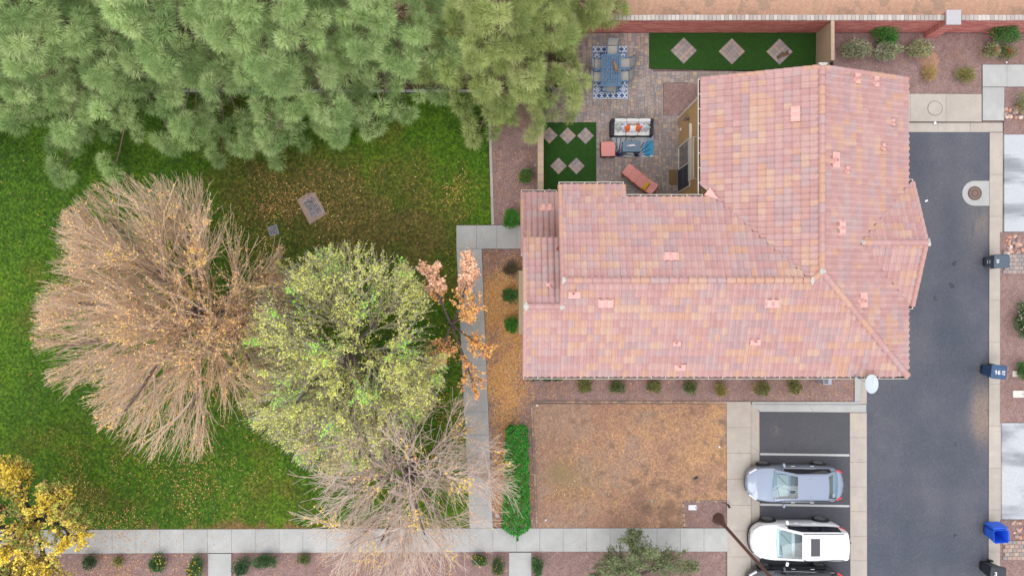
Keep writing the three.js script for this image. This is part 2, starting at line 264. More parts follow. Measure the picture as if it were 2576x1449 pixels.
// slabs: strips of panels with recessed joints; every panel is a piece of its own
const jointGap = 0.008;
function strip(name, label, A, B, Cc, Dd, n, ytop, mats, seed, thick = 0.12) { // quad A-B-C-D in picture points, divided n times from AB towards DC
  const a = D(...A), b = D(...B), c = D(...Cc), d = D(...Dd), r = rng(seed), L = Math.hypot(d[0] - a[0], d[1] - a[1]), W = Math.hypot(b[0] - a[0], b[1] - a[1]);
  const base = struct(obj(name, slabGeo([a, b, c, d], ytop - 0.014, thick - 0.03, 0), M.joint), label), gj = jointGap / L / 2, gw = 0.004 / W;
  const at = (u, v) => [lerp(lerp(a[0], b[0], u), lerp(d[0], c[0], u), v), lerp(lerp(a[1], b[1], u), lerp(d[1], c[1], u), v)];
  for (let i = 0; i < n; i++) { const v0 = i / n + gj, v1 = (i + 1) / n - gj; obj('slab', slabGeo([at(gw, v0), at(1 - gw, v0), at(1 - gw, v1), at(gw, v1)], ytop + (r() - 0.5) * 0.005, thick, 0.007), mats[Math.floor(r() * mats.length)], base); }
  return base;
}
const G = concreteTint, Bg = beigeTint;
strip('pavement', 'long pale concrete pavement below the lawn', [-78, 1333], [-78, 1393], [1182, 1388], [1182, 1328], 21, yWalk, G, 1);
strip('pavement', 'concrete pavement square where two paths cross', [1182, 1328], [1182, 1388], [1240, 1388], [1240, 1328], 1, yWalk, G, 2);
strip('pavement', 'concrete pavement below the dormant lawn', [1240, 1328], [1240, 1387], [1830, 1387], [1830, 1328], 10, yWalk, G, 3);
strip('pavement', 'grey garden path running from lawn corner to the long pavement', [1148, 626], [1212, 626], [1240, 1328], [1182, 1328], 12, yWalk, [G[1], G[3]], 4);
strip('pavement', 'concrete path leading to the front porch', [1148, 567], [1148, 626], [1352, 626], [1352, 567], 4, yWalk, [G[0], G[1]], 5);
strip('pavement', 'short concrete crossing between gravel and yellow-flowered shrub', [523, 1392], [582, 1392], [582, 1510], [523, 1510], 2, yWalk, G, 6);
strip('pavement', 'short concrete crossing below the hedge', [1280, 1389], [1337, 1389], [1337, 1510], [1280, 1510], 2, yWalk, G, 7);
strip('pavement', 'beige pavement along the heads of the parking bays', [1828, 1010], [1889, 1010], [1890, 1660], [1830, 1660], 10, yWalk, Bg, 8);
strip('kerb', 'concrete gutter at the heads of the parking bays', [1890, 1012], [1912, 1036], [1914, 1660], [1892, 1660], 6, yGut, Bg, 9);
strip('kerb', 'concrete kerb above the empty parking bay', [1891, 1010], [1891, 1017], [2166, 1017], [2166, 1010], 2, yWalk, G, 10);
strip('kerb', 'concrete gutter above the empty parking bay', [1891, 1018], [1914, 1036], [2182, 1038], [2182, 1018], 2, yGut, G, 11);
strip('kerb', 'concrete gutter between parking bays and the road', [2140, 1039], [2183, 1039], [2184, 1660], [2142, 1660], 10, yGut, [Bg[0], Bg[1]], 12);
strip('kerb', 'concrete kerb by the house corner', [2150, 900], [2166, 900], [2165, 1010], [2150, 1010], 1, yWalk, G, 13);
strip('kerb', 'concrete gutter by the house corner', [2166, 900], [2183, 900], [2183, 1017], [2166, 1017], 1, yGut, Bg, 14);
strip('kerb', 'rolled concrete kerb along the far side of the road', [2492, 333], [2526, 333], [2520, 1600], [2489, 1600], 12, yGut + 0.02, [Bg[0], Bg[1], Bg[2]], 15);
strip('kerb', 'concrete gutter at the closed end of the road', [2200, 308], [2200, 332], [2526, 332], [2526, 308], 4, yGut, [Bg[0], Bg[1]], 16);
strip('pavement', 'beige concrete landing beside the house with a round lid', [2200, 236], [2200, 306], [2470, 307], [2470, 237], 3, yWalk, Bg, 17);
strip('pavement', 'pale concrete walk in the gravel bed', [2472, 163], [2472, 219], [2900, 219], [2900, 163], 7, yWalk, G, 18);
strip('pavement', 'pale concrete square beside the landing', [2472, 220], [2527, 220], [2526, 304], [2472, 304], 1, yWalk, G, 19);
struct(obj('driveway', slabGeo(pts([[2527, 339], [2900, 339], [2900, 583], [2527, 583]]), 0.05, 0.12, 0.008, (x, z) => [(x - 25.3) / 7.6, (z + 7.9) / 5]), M.drive), 'pale concrete driveway with dark dried smears');
struct(obj('driveway', slabGeo(pts([[2521, 1064], [2900, 1064], [2900, 1306], [2521, 1306]]), 0.05, 0.12, 0.008, (x, z) => [(x - 24.3) / 7.6 + 0.4, (z - 7) / 9 + 0.5]), M.drive), 'clean pale concrete driveway across from the bays');
// mow strip under the pines, concrete edging beside the gravel
strip('edging', 'concrete mow strip at the pine bed', [-140, 225], [-140, 233], [1228, 233], [1228, 225], 12, 0.04, G, 20);
strip('edging', 'concrete edging between lawn and patio gravel', [1226, 233], [1234, 233], [1243, 566], [1236, 566], 5, 0.04, Bg, 21);
// brick edging of the dormant lawn: single edging bricks
{
  const tones = [[196, 164, 142], [178, 146, 128], [160, 142, 132], [206, 176, 152]].map(c => std({ color: C(...c), map: sized(T.stucco, 0.7) })), r = rng(61);
  const geo = new RoundedBoxGeometry(0.205, 0.08, 0.105, 1, 0.008);
  const line = (A, B, label) => { const a = D(...A), b = D(...B), L = Math.hypot(b[0] - a[0], b[1] - a[1]), n = Math.floor(L / 0.213), ang = -Math.atan2(b[1] - a[1], b[0] - a[0]); const base = struct(obj('edging', slabGeo([[a[0], a[1]], [b[0], b[1]], [b[0] + 0.02, b[1] + 0.02], [a[0] + 0.02, a[1] + 0.02]], 0.02, 0.05, 0), M.joint), label);
    for (let i = 0; i < n; i++) { const m = obj('brick', geo, tones[Math.floor(r() * 4)], base), t = (i + 0.5) / n; m.position.set(lerp(a[0], b[0], t), 0.012 + r() * 0.008, lerp(a[1], b[1], t)); m.rotation.y = ang + (r() - 0.5) * 0.05; } };
  line([1340, 1011], [1829, 1012], 'row of edging bricks along the top of the dormant lawn'); line([1337, 1014], [1351, 1327], 'row of edging bricks beside the hedge'); line([1717, 1262], [1829, 1260], 'row of edging bricks round the lamp bed'); line([1719, 1266], [1722, 1326], 'short row of edging bricks left of the lamp bed');
}
{ const p = pts([[1720, 1264], [1831, 1262], [1831, 1328], [1722, 1328]]); bed(p, 0.012, 'small gravel bed at the lamp post'); }

// ---------------------------------------------------------------- house
const house = thing('house', 'two-storey tan stucco house with pink and peach tiled roof', 'house', 8, 0);
const toHouse = g => g.translate(-8, 0, 0);
M.wall = std({ map: sized(T.stucco, 2.2), color: C(226, 184, 128), bumpMap: sized(T.noise, 0.8), bumpScale: 0.006 });
M.trim = std({ color: C(232, 224, 212), roughness: 0.7 });
M.white = std({ color: C(246, 244, 242), roughness: 0.55 });
M.dark = std({ color: C(44, 40, 42), roughness: 0.8 });
const PK = 0.375, XW = 8.27, XE = 17.26, XR = 12.765, ZN = -9.1, HE = 5.3, ZS = 3.82;
// slopes: outline on plan, a point and height on the plane, uphill direction
const slopes = [
  { id: 'A', poly: [[XW, ZN], [XR, ZN], [XR, -0.68], [12.41, -0.33], [8.82, -3.92], [XW, -4.45]], at: [XW, 0, HE], g: [1, 0] },
  { id: 'B', poly: [[XR, ZN], [XE, ZN], [XE, ZS], [XR, -0.675]], at: [XE, 0, HE], g: [-1, 0] },
  { id: 'S1', poly: [[0.55, 0.765], [2.1, 0.765], [2.1, ZS], [0.55, ZS]], at: [0, ZS, HE], g: [0, -1] },
  { id: 'S2', poly: [[2.1, -0.32], [13.12, -0.32], [XE, ZS], [2.1, ZS]], at: [0, ZS, HE], g: [0, -1] },
  { id: 'S3', poly: [[12.41, -0.32], [XR, -0.675], [13.12, -0.32]], at: [0, ZS, HE], g: [0, -1] },
  { id: 'N', poly: [[2.1, -3.91], [8.81, -3.91], [12.4, -0.32], [2.1, -0.32]], at: [0, -0.32, 6.8525], g: [0, 1] },
  { id: 'N2', poly: [[2.1, -4.48], [4.86, -4.48], [4.86, -3.91], [2.1, -3.91]], at: [0, -0.32, 6.8525], g: [0, 1] },
  { id: 'X', poly: [[0.55, -2.15], [2.1, -2.15], [2.1, 0.765], [0.55, 0.765]], at: [0, 0.765, 6.446], g: [0, 1] },
  { id: 'P', poly: [[0.5, -4.5], [2.3, -4.5], [2.3, -1.55], [0.5, -1.55]], at: [0, -4.5, 2.7], g: [0, 1] },
  { id: 'E1', poly: [[14.75, -1.92], [17.44, -4.61], [17.53, -4.61], [17.53, -1.92]], at: [0, -1.92, 6.24], g: [0, 1] },
  { id: 'E2', poly: [[14.75, -1.92], [17.53, -1.92], [17.53, 0.78], [17.45, 0.78]], at: [0, -1.92, 6.24], g: [0, -1] },
];
const planeH = (s, x, z) => s.at[2] + PK * ((x - s.at[0]) * s.g[0] + (z - s.at[1]) * s.g[1]);
slopes.forEach(s => { // half planes a x + b z <= c (inside), from the convex outline
  let area = 0; s.poly.forEach((p, i) => { const q = s.poly[(i + 1) % s.poly.length]; area += p[0] * q[1] - q[0] * p[1]; });
  s.half = s.id === 'A' ? null : s.poly.map((p, i) => { const q = s.poly[(i + 1) % s.poly.length]; let a = q[1] - p[1], b = -(q[0] - p[0]); if (area < 0) { a = -a; b = -b; } const l = Math.hypot(a, b); a /= l; b /= l; return [a, b, a * p[0] + b * p[1]]; });
  if (s.id === 'A') s.half = [[-1, 0, -XW], [0, -1, 9.1], [1, 0, XR], [-0.7071, 0.7071, -12.72 * 0.7071], [0.7071, 0.7071, 12.09 * 0.7071]];
  const l = Math.sqrt(1 + PK * PK); s.V = V3(s.g[0] / l, PK / l, s.g[1] / l); s.N = V3(-PK * s.g[0] / l, 1 / l, -PK * s.g[1] / l); s.U = s.V.clone().cross(s.N);
  s.O = V3(s.at[0], s.at[2], s.at[1]);
  s.uv = s.poly.map(([x, z]) => { const d = V3(x, planeH(s, x, z), z).sub(s.O); return [d.dot(s.U), d.dot(s.V)]; });
});
function roofAt(px, py) { // the roof point a picture point shows
  let h = 6, s = null; for (let i = 0; i < 12; i++) { const [x, z] = D(px, py, h); let best = null; for (const q of slopes) if (q.half.every(e => e[0] * x + e[1] * z <= e[2] + 0.03)) { const y = planeH(q, x, z); if (!best || y > best[1]) best = [q, y]; } if (best) { s = best[0]; h = best[1]; } }
  const [x, z] = D(px, py, h); return { s, p: V3(x, h, z) };
}
// deck: thick sheets under the tiles, with fascia edges
M.deck = std({ color: C(70, 58, 56) });
const roofGB = new GB();
for (const s of slopes) {
  const top = s.poly.map(([x, z]) => [x - 8, planeH(s, x, z) - 0.012, z]), bot = top.map(p => [p[0], p[1] - 0.16, p[2]]), n = top.length;
  for (let i = 1; i + 1 < n; i++) { roofGB.tri(top[0], top[i], top[i + 1]); roofGB.tri(bot[0], bot[i + 1], bot[i]); }
  for (let i = 0; i < n; i++) { const j = (i + 1) % n; roofGB.quad(top[i], top[j], bot[j], bot[i]); }
}
const roof = obj('roof', roofGB.geo(), M.deck, house);
// tiles
const TW = 0.272, TC = 0.338, NS = 9;
const prof = s => s < 0.74 ? 0.046 * Math.pow(Math.sin(Math.PI * s / 0.74), 0.7) : -0.006 * Math.sin(Math.PI * (s - 0.74) / 0.26);
const dprof = s => { const a = clamp(s - 0.02), b = clamp(s + 0.02); return (prof(b) - prof(a)) / (b - a) / TW; };
const toneDef = [[228, 180, 176], [222, 173, 170], [232, 188, 182], [226, 182, 180], [236, 190, 170], [234, 184, 162], [238, 197, 178], [220, 184, 184], [214, 177, 178], [222, 188, 187], [226, 176, 168], [230, 188, 182]];
const toneW = [0.15, 0.13, 0.12, 0.11, 0.075, 0.065, 0.05, 0.08, 0.08, 0.06, 0.05, 0.03];
T.tile = texture(256, 256, (i, j) => { const k = (j * 4) * 1024 + i * 4, k2 = (((j >> 3) * 4) % 1024) * 1024 + i * 4; const m = 0.9 + 0.10 * fineA[k] + 0.07 * speck[k2] + 0.07 * (midA[k] - 0.5); return [255 * m, 253 * m, 252 * m].map(v => Math.min(255, v)); });
const tileMap = sized(T.tile, 1.1), toneCol = toneDef.map(c => C(...c, 1.0));
const tileMats = toneCol.map(c => std({ color: c, map: tileMap, roughness: 0.82, bumpMap: sized(T.noise, 0.4), bumpScale: 0.003 }));
const tileMany = std({ vertexColors: true, map: tileMap, roughness: 0.82, bumpMap: sized(T.noise, 0.4), bumpScale: 0.003 });
const rT = rng(101);
const pickTone = () => { let x = rT(), i = 0; while (i < toneW.length - 1 && x > toneW[i]) { x -= toneW[i]; i++; } return i; };
const tileGeo = (() => {
  const g = new GB(); const P = [];
  for (let i = 0; i <= NS - 1; i++) { const s = i / (NS - 1), n = [-dprof(s), -0.07, 1], l = Math.hypot(...n); P.push({ a: [s * TW, -0.035, prof(s) + 0.054], b: [s * TW, TC, prof(s) + 0.006], c: [s * TW, -0.035, prof(s) - 0.012], n: n.map(q => q / l) }); }
  for (let i = 0; i < NS - 1; i++) {
    const A = P[i], B = P[i + 1]; const uv = p => [p[0], p[1]];
    g.v(A.a, A.n, uv(A.a)); g.v(B.a, B.n, uv(B.a)); g.v(B.b, B.n, uv(B.b)); g.v(A.a, A.n, uv(A.a)); g.v(B.b, B.n, uv(B.b)); g.v(A.b, A.n, uv(A.b));
    const m = [0, -1, 0]; g.v(A.c, m, uv(A.c)); g.v(B.c, m, uv(B.c)); g.v(B.a, m, uv(B.a)); g.v(A.c, m, uv(A.c)); g.v(B.a, m, uv(B.a)); g.v(A.a, m, uv(A.a));
  }
  return g.geo();
})();
const whole = [], tilesGB = new GB(true);
for (const s of slopes) {
  const us = s.uv.map(p => p[0]), vs = s.uv.map(p => p[1]), u0 = Math.min(...us), u1 = Math.max(...us), v0 = Math.min(...vs), v1 = Math.max(...vs);
  const nC = Math.ceil((v1 - v0) / TC), nT = Math.ceil((u1 - u0) / TW);
  for (let j = 0; j < nC; j++) {
    let tone = pickTone();
    for (let i = 0; i < nT; i++) {
      if (rT() < 0.5) tone = pickTone(); else if (rT() < 0.3) tone = clamp(tone + (rT() < 0.5 ? -1 : 1), 0, toneDef.length - 1);
      const u = u0 + i * TW, v = v0 + j * TC, P = (a, b) => s.O.clone().addScaledVector(s.U, a).addScaledVector(s.V, b);
      const cn = [P(u, v), P(u + TW, v), P(u + TW, v + TC), P(u, v + TC)], ins = (p, m) => s.half.every(e => e[0] * p.x + e[1] * p.z <= e[2] + m);
      if (s.id === 'B') { const q = P(u + TW / 2, v + TC / 2); if (cn.every(p => Math.abs(p.z + 1.92) < p.x - 14.753 - 0.02)) continue; }
      const jit = (rT() - 0.5) * 0.008, yaw = (rT() - 0.5) * 0.02;
      if (cn.every(p => ins(p, 0.16))) {
        if (cn.every(p => ins(p, 0.06)) || !['A', 'N', 'E1', 'E2', 'S2', 'B', 'S3'].includes(s.id)) { const c = P(u + TW / 2, v + TC / 2), toCam = V3(0, CAM_H, 0).sub(c); whole.push({ s, u, v, tone, jit, yaw, big: toCam.clone().normalize().dot(s.N) / toCam.lengthSq() }); continue; }
      }
      if (cn.every(p => !ins(p, 0)) && !ins(P(u + TW / 2, v + TC / 2), 0.02)) { const near = [0.25, 0.5, 0.75].some(a => [0.25, 0.5, 0.75].some(b => ins(P(u + TW * a, v + TC * b), 0))); if (!near) continue; }
      // clip the tile to the outline
      const margin = 0.0, push = poly => { let q = poly; for (const e of s.half) { const out = []; for (let k = 0; k < q.length; k++) { const A = q[k], B = q[(k + 1) % q.length], da = e[0] * A.w.x + e[1] * A.w.z - e[2] + margin, db = e[0] * B.w.x + e[1] * B.w.z - e[2] + margin; if (da <= 0) out.push(A); if ((da < 0 && db > 0) || (da > 0 && db < 0)) { const t = da / (da - db); out.push({ w: A.w.clone().lerp(B.w, t), q: A.q.clone().lerp(B.q, t), n: A.n, uv: [lerp(A.uv[0], B.uv[0], t), lerp(A.uv[1], B.uv[1], t)] }); } } q = out; if (q.length < 3) return; }
        const col = [toneCol[tone].r, toneCol[tone].g, toneCol[tone].b]; for (let k = 1; k + 1 < q.length; k++) for (const z of [q[0], q[k], q[k + 1]]) tilesGB.v([z.q.x - 8, z.q.y, z.q.z], z.n, z.uv, col); };
      const tp = tileGeo.attributes.position, tn = tileGeo.attributes.normal;
      for (let k = 0; k < tp.count; k += 3) push([0, 1, 2].map(m => { const a = tp.getX(k + m), b = tp.getY(k + m), c = tp.getZ(k + m) + jit, w = P(u + a, v + b); const nn = s.U.clone().multiplyScalar(tn.getX(k + m)).addScaledVector(s.V, tn.getY(k + m)).addScaledVector(s.N, tn.getZ(k + m)); return { w, q: w.clone().addScaledVector(s.N, c), n: [nn.x, nn.y, nn.z], uv: [a + u * 0.7, b + v * 0.7] }; }));
    }
  }
}
whole.sort((a, b) => b.big - a.big);
whole.forEach((t, k) => {
  const o = t.s.O.clone().addScaledVector(t.s.U, t.u).addScaledVector(t.s.V, t.v).addScaledVector(t.s.N, t.jit), mm = new THREE.Matrix4().makeBasis(t.s.U, t.s.V, t.s.N);
  if (k < 300) { const m = obj('roof_tile', tileGeo, tileMats[t.tone], roof); m.position.set(o.x - 8, o.y, o.z); m.quaternion.setFromRotationMatrix(mm); m.rotateZ(t.yaw); return; }
  const tp = tileGeo.attributes.position, tn = tileGeo.attributes.normal, col = [toneCol[t.tone].r, toneCol[t.tone].g, toneCol[t.tone].b], cy = Math.cos(t.yaw), sy = Math.sin(t.yaw);
  for (let i = 0; i < tp.count; i++) { const a = tp.getX(i) * cy - tp.getY(i) * sy, b = tp.getX(i) * sy + tp.getY(i) * cy, p = o.clone().addScaledVector(t.s.U, a).addScaledVector(t.s.V, b).addScaledVector(t.s.N, tp.getZ(i)), n = t.s.U.clone().multiplyScalar(tn.getX(i)).addScaledVector(t.s.V, tn.getY(i)).addScaledVector(t.s.N, tn.getZ(i)); tilesGB.v([p.x - 8, p.y, p.z], [n.x, n.y, n.z], [tp.getX(i) + t.u * 0.7, tp.getY(i) + t.v * 0.7], col); }
});
stuff(obj('roof_tiles', tilesGB.geo(), tileMany, roof));
// half-round cap tiles along ridges, hips and rakes
function capGeo(rad, len) { const g = new GB(), n = 8; for (let i = 0; i < n; i++) { const q = k => { const a = Math.PI * k / n; return [Math.cos(a), Math.sin(a)]; }, A = q(i), B = q(i + 1), r0 = rad, r1 = rad * 0.9; const a = [A[0] * r0, A[1] * r0, 0], b = [B[0] * r0, B[1] * r0, 0], c = [B[0] * r1, B[1] * r1 - 0.012, len], d = [A[0] * r1, A[1] * r1 - 0.012, len], na = [A[0], A[1], 0], nb = [B[0], B[1], 0]; g.v(a, na, [a[0], 0]); g.v(b, nb, [b[0], 0]); g.v(c, nb, [c[0], len]); g.v(a, na, [a[0], 0]); g.v(c, nb, [c[0], len]); g.v(d, na, [d[0], len]); const m = [0, 0, -1], ia = [A[0] * r0 * 0.82, A[1] * r0 * 0.82, 0], ib = [B[0] * r0 * 0.82, B[1] * r0 * 0.82, 0]; g.v(a, m); g.v(b, m); g.v(ib, m); g.v(a, m); g.v(ib, m); g.v(ia, m); } return g.geo(); }
const ridgeCap = capGeo(0.15, 0.44), rakeCap = capGeo(0.115, 0.40);
const capPick = [0, 1, 3, 4, 5, 5, 10, 1, 7, 10];
function caps(name, A, B, exp, geo, lift) { // laid from the low end A to the high end B
  const a = V3(...A), b = V3(...B), L = a.distanceTo(b), n = Math.max(1, Math.round(L / exp)), d = b.clone().sub(a).normalize(); const side = V3(0, 1, 0).cross(d).normalize(), up = d.clone().cross(side), mm = new THREE.Matrix4().makeBasis(side, up, d); let tone = 1;
  for (let i = 0; i < n; i++) { if (rT() < 0.6) tone = capPick[Math.floor(rT() * capPick.length)]; const m = obj(name, geo, tileMats[tone], roof), p = a.clone().lerp(b, i / n).addScaledVector(up, lift + (rT() - 0.5) * 0.01); m.position.set(p.x - 8, p.y, p.z); m.quaternion.setFromRotationMatrix(mm); m.scale.set(1, 1, L / n / exp); }
}
const hA = (x) => HE + PK * (x - XW), hS = z => HE + PK * (ZS - z), hN = z => 6.8525 + PK * (z + 0.32), hX = z => 6.446 + PK * (z - 0.765), hP = z => 2.7 + PK * (z + 4.5), hE = z => 6.24 - PK * Math.abs(z + 1.92);
caps('ridge_tile', [XR, 6.985, -0.675], [XR, 6.985, ZN - 0.05], 0.40, ridgeCap, 0.0);
caps('ridge_tile', [2.15, 6.8525, -0.32], [12.41, 6.8525, -0.32], 0.40, ridgeCap, 0.0);
caps('ridge_tile', [12.41, 6.8525, -0.32], [XR, 6.985, -0.675], 0.40, ridgeCap, 0.01);
caps('ridge_tile', [XE, HE + 0.02, ZS], [XR, 6.985, -0.675], 0.40, ridgeCap, 0.0);
caps('ridge_tile', [0.6, 6.446, 0.765], [2.15, 6.446, 0.765], 0.40, ridgeCap, 0.0);
caps('ridge_tile', [17.55, 6.24, -1.92], [14.8, 6.24, -1.92], 0.40, ridgeCap, 0.0);
const rk = (A, B) => caps('rake_tile', A, B, 0.36, rakeCap, 0.01);
rk([XW, HE, ZN], [XR, 6.985, ZN]); rk([XE, HE, ZN], [XR, 6.985, ZN]);
rk([2.1, hN(-4.48), -4.48], [2.1, 6.8525, -0.32]); rk([2.1, hS(0.72), 0.72], [2.1, 6.8525, -0.32]);
rk([0.56, hX(-2.15), -2.15], [0.56, 6.446, 0.765]); rk([0.56, HE, ZS], [0.56, 6.446, 0.765]);
rk([0.5, 2.7, -4.5], [0.5, hP(-1.55), -1.55]); rk([4.86, hN(-4.48), -4.48], [4.86, hN(-3.91), -3.91]);
rk([17.53, hE(-4.61), -4.61], [17.53, 6.24, -1.92]); rk([17.53, hE(0.78), 0.78], [17.53, 6.24, -1.92]);
// white mortar at ridge ends
{ const g = (x, y, z, sx = 0.2, sz = 0.26, sd = 3) => { const m = obj('ridge_mortar', blob(2, sd, sx * 0.8, 0.13, sz * 0.85, 0.3), M.mortar ||= std({ color: C(226, 222, 216), roughness: 0.9, bumpMap: sized(T.noise, 0.2), bumpScale: 0.02 }), roof); m.position.set(x - 8, y, z); };
  g(2.14, 6.99, -0.32, 0.24, 0.36, 3); g(0.6, 6.58, 0.765, 0.22, 0.36, 4); g(2.12, 6.56, 0.80, 0.26, 0.22, 5); g(12.38, 6.98, -0.3, 0.16, 0.34, 6); g(XR, 7.12, -0.68, 0.3, 0.24, 7); g(14.82, 6.36, -1.92, 0.24, 0.2, 8); g(17.58, 6.36, -1.92, 0.14, 0.36, 9); g(XR, 7.1, ZN - 0.08, 0.44, 0.14, 10); g(0.47, hP(-1.55) + 0.08, -1.52, 0.14, 0.2, 11); }
// painted vents
M.coral = std({ color: C(255, 196, 188, 1.1), roughness: 0.5, map: tileMap }); M.coralDark = std({ color: C(206, 110, 104), roughness: 0.6 });
const onSlope = (o, s, p, du = 0, dv = 0, lift = 0) => { const q = p.clone().addScaledVector(s.U, du).addScaledVector(s.V, dv).addScaledVector(s.N, lift); o.position.set(q.x - 8, q.y, q.z); o.quaternion.setFromRotationMatrix(new THREE.Matrix4().makeBasis(s.U, s.V, s.N)); };
{ // attic vents: a pair of raised painted barrel tiles
  const bar1 = (() => { const g = new GB(), n = 8, L = 0.34, w = 0.11; for (let i = 0; i < n; i++) { const q = k => [-Math.cos(Math.PI * k / n) * w, Math.pow(Math.sin(Math.PI * k / n), 0.6) * 0.075 + 0.055], A = q(i), B = q(i + 1); g.quad([A[0], -L / 2, A[1]], [B[0], -L / 2, B[1]], [B[0], L / 2, B[1]], [A[0], L / 2, A[1]]); g.quad([A[0], -L / 2, 0], [B[0], -L / 2, 0], [B[0], -L / 2, B[1]], [A[0], -L / 2, A[1]]); } return g.geo(); })();
  const base = box(0.64, 0.38, 0.03, 0, 0, 0.065);
  for (const [x, y] of [[1376, 524], [1688, 647], [1524, 762], [1944, 762], [2002, 287], [2115, 573]]) { const { s, p } = roofAt(x, y), v = obj('attic_vent', base, M.coral, roof); onSlope(v, s, p); v.geometry = join([base.clone(), bar1.clone().translate(-0.15, 0, 0.005), bar1.clone().translate(0.15, 0, 0.005)]); }
  const r = rng(77);
  for (const [x, y, k] of [[1442, 733, 1], [1385, 723, 0.6], [1700, 858, 0.7], [1898, 853, 0.9], [1708, 916, 1], [2093, 405, 1.3], [2163, 757, 1.3], [2150, 200, 0.9], [2198, 208, 0.9], [2242, 311, 0.6], [2218, 373, 0.6], [2127, 431, 0.6], [1402, 628, 0.4]]) {
    const { s, p } = roofAt(x, y), h = 0.16 + 0.14 * k; const up = s.N.clone(); const v = obj('vent_pipe', join([mv(new THREE.LatheGeometry([[0.075 * k + 0.03, 0.03], [0.06 * k + 0.025, 0.09], [0.035 * k + 0.022, 0.13], [0.035 * k + 0.022, h], [0.02 * k + 0.012, h], [0.02 * k + 0.012, h - 0.1]].map(q => new THREE.Vector2(...q)), 14), 0, 0, 0, Math.PI / 2)]), k > 0.5 ? M.coral : M.coralDark, roof); onSlope(v, s, p);
    if (k > 0.55) { const fl = obj('vent_flashing', mv(new RoundedBoxGeometry(0.5 * k, 0.3 * k, 0.04, 1, 0.012), 0.05, -0.14 * k, 0.075), M.coral, v); }
  }
}
{ // triangular painted flashing where the valley meets the gutter
  const g = new GB();
  g.tri([8.34 - 8, 5.47, -4.02], [8.92 - 8, 5.66, -3.82], [8.58 - 8, 5.55, -4.36]); obj('valley_flashing', g.geo(), M.coral, roof);
}
// gutters with hanger straps
function gutter(A, B, out) { // along an eave from A to B, out = horizontal outward direction
  const a = V3(...A), b = V3(...B), d = b.clone().sub(a), L = d.length(), mid = a.clone().add(b).multiplyScalar(0.5), ry = Math.atan2(-d.z, d.x), o = V3(...out), w = 0.125;
  const at = (k, y) => mid.clone().addScaledVector(o, k + 0.06).add(V3(-8, y, 0)); const g1 = at(w, -0.05), g2 = at(w / 2, -0.105), g3 = at(0.006, -0.05);
  const g = obj('gutter', join([box(L, 0.10, 0.02, g1.x, g1.y, g1.z, ry), ]), M.trim, house), n = Math.max(1, Math.round(L / 0.62)); obj('trough', join([box(L, 0.012, w, g2.x, g2.y, g2.z, ry), box(L, 0.11, 0.01, g3.x, g3.y, g3.z, ry)]), M.troughMat ||= std({ color: C(96, 84, 82) }), g);
  for (let i = 0; i <= n; i++) { const p = a.clone().lerp(b, i / n).addScaledVector(o, w / 2 + 0.06).add(V3(-8, -0.002, 0)); const m = obj('hanger', box(0.03, 0.008, w + 0.01), M.trim, g); m.position.copy(p); m.rotation.y = ry; }
}
gutter([0.5, HE + 0.03, ZS - 0.05], [XE, HE + 0.03, ZS - 0.05], [0, 0, 1]);
gutter([XW + 0.05, HE + 0.03, ZN], [XW + 0.05, HE + 0.03, -3.95], [-1, 0, 0]);
gutter([4.92, hN(-3.91) + 0.03, -3.86], [8.25, hN(-3.91) + 0.03, -3.86], [0, 0, -1]);
gutter([2.05, hN(-4.48) + 0.03, -4.43], [4.86, hN(-4.48) + 0.03, -4.43], [0, 0, -1]);
gutter([0.45, 2.73, -4.45], [2.1, 2.73, -4.45], [0, 0, -1]);
gutter([17.3, hE(-4.61) + 0.03, -4.56], [17.53, hE(-4.61) + 0.03, -4.56], [0, 0, -1]); gutter([17.3, hE(0.78) + 0.03, 0.73], [17.53, hE(0.78) + 0.03, 0.73], [0, 0, 1]);
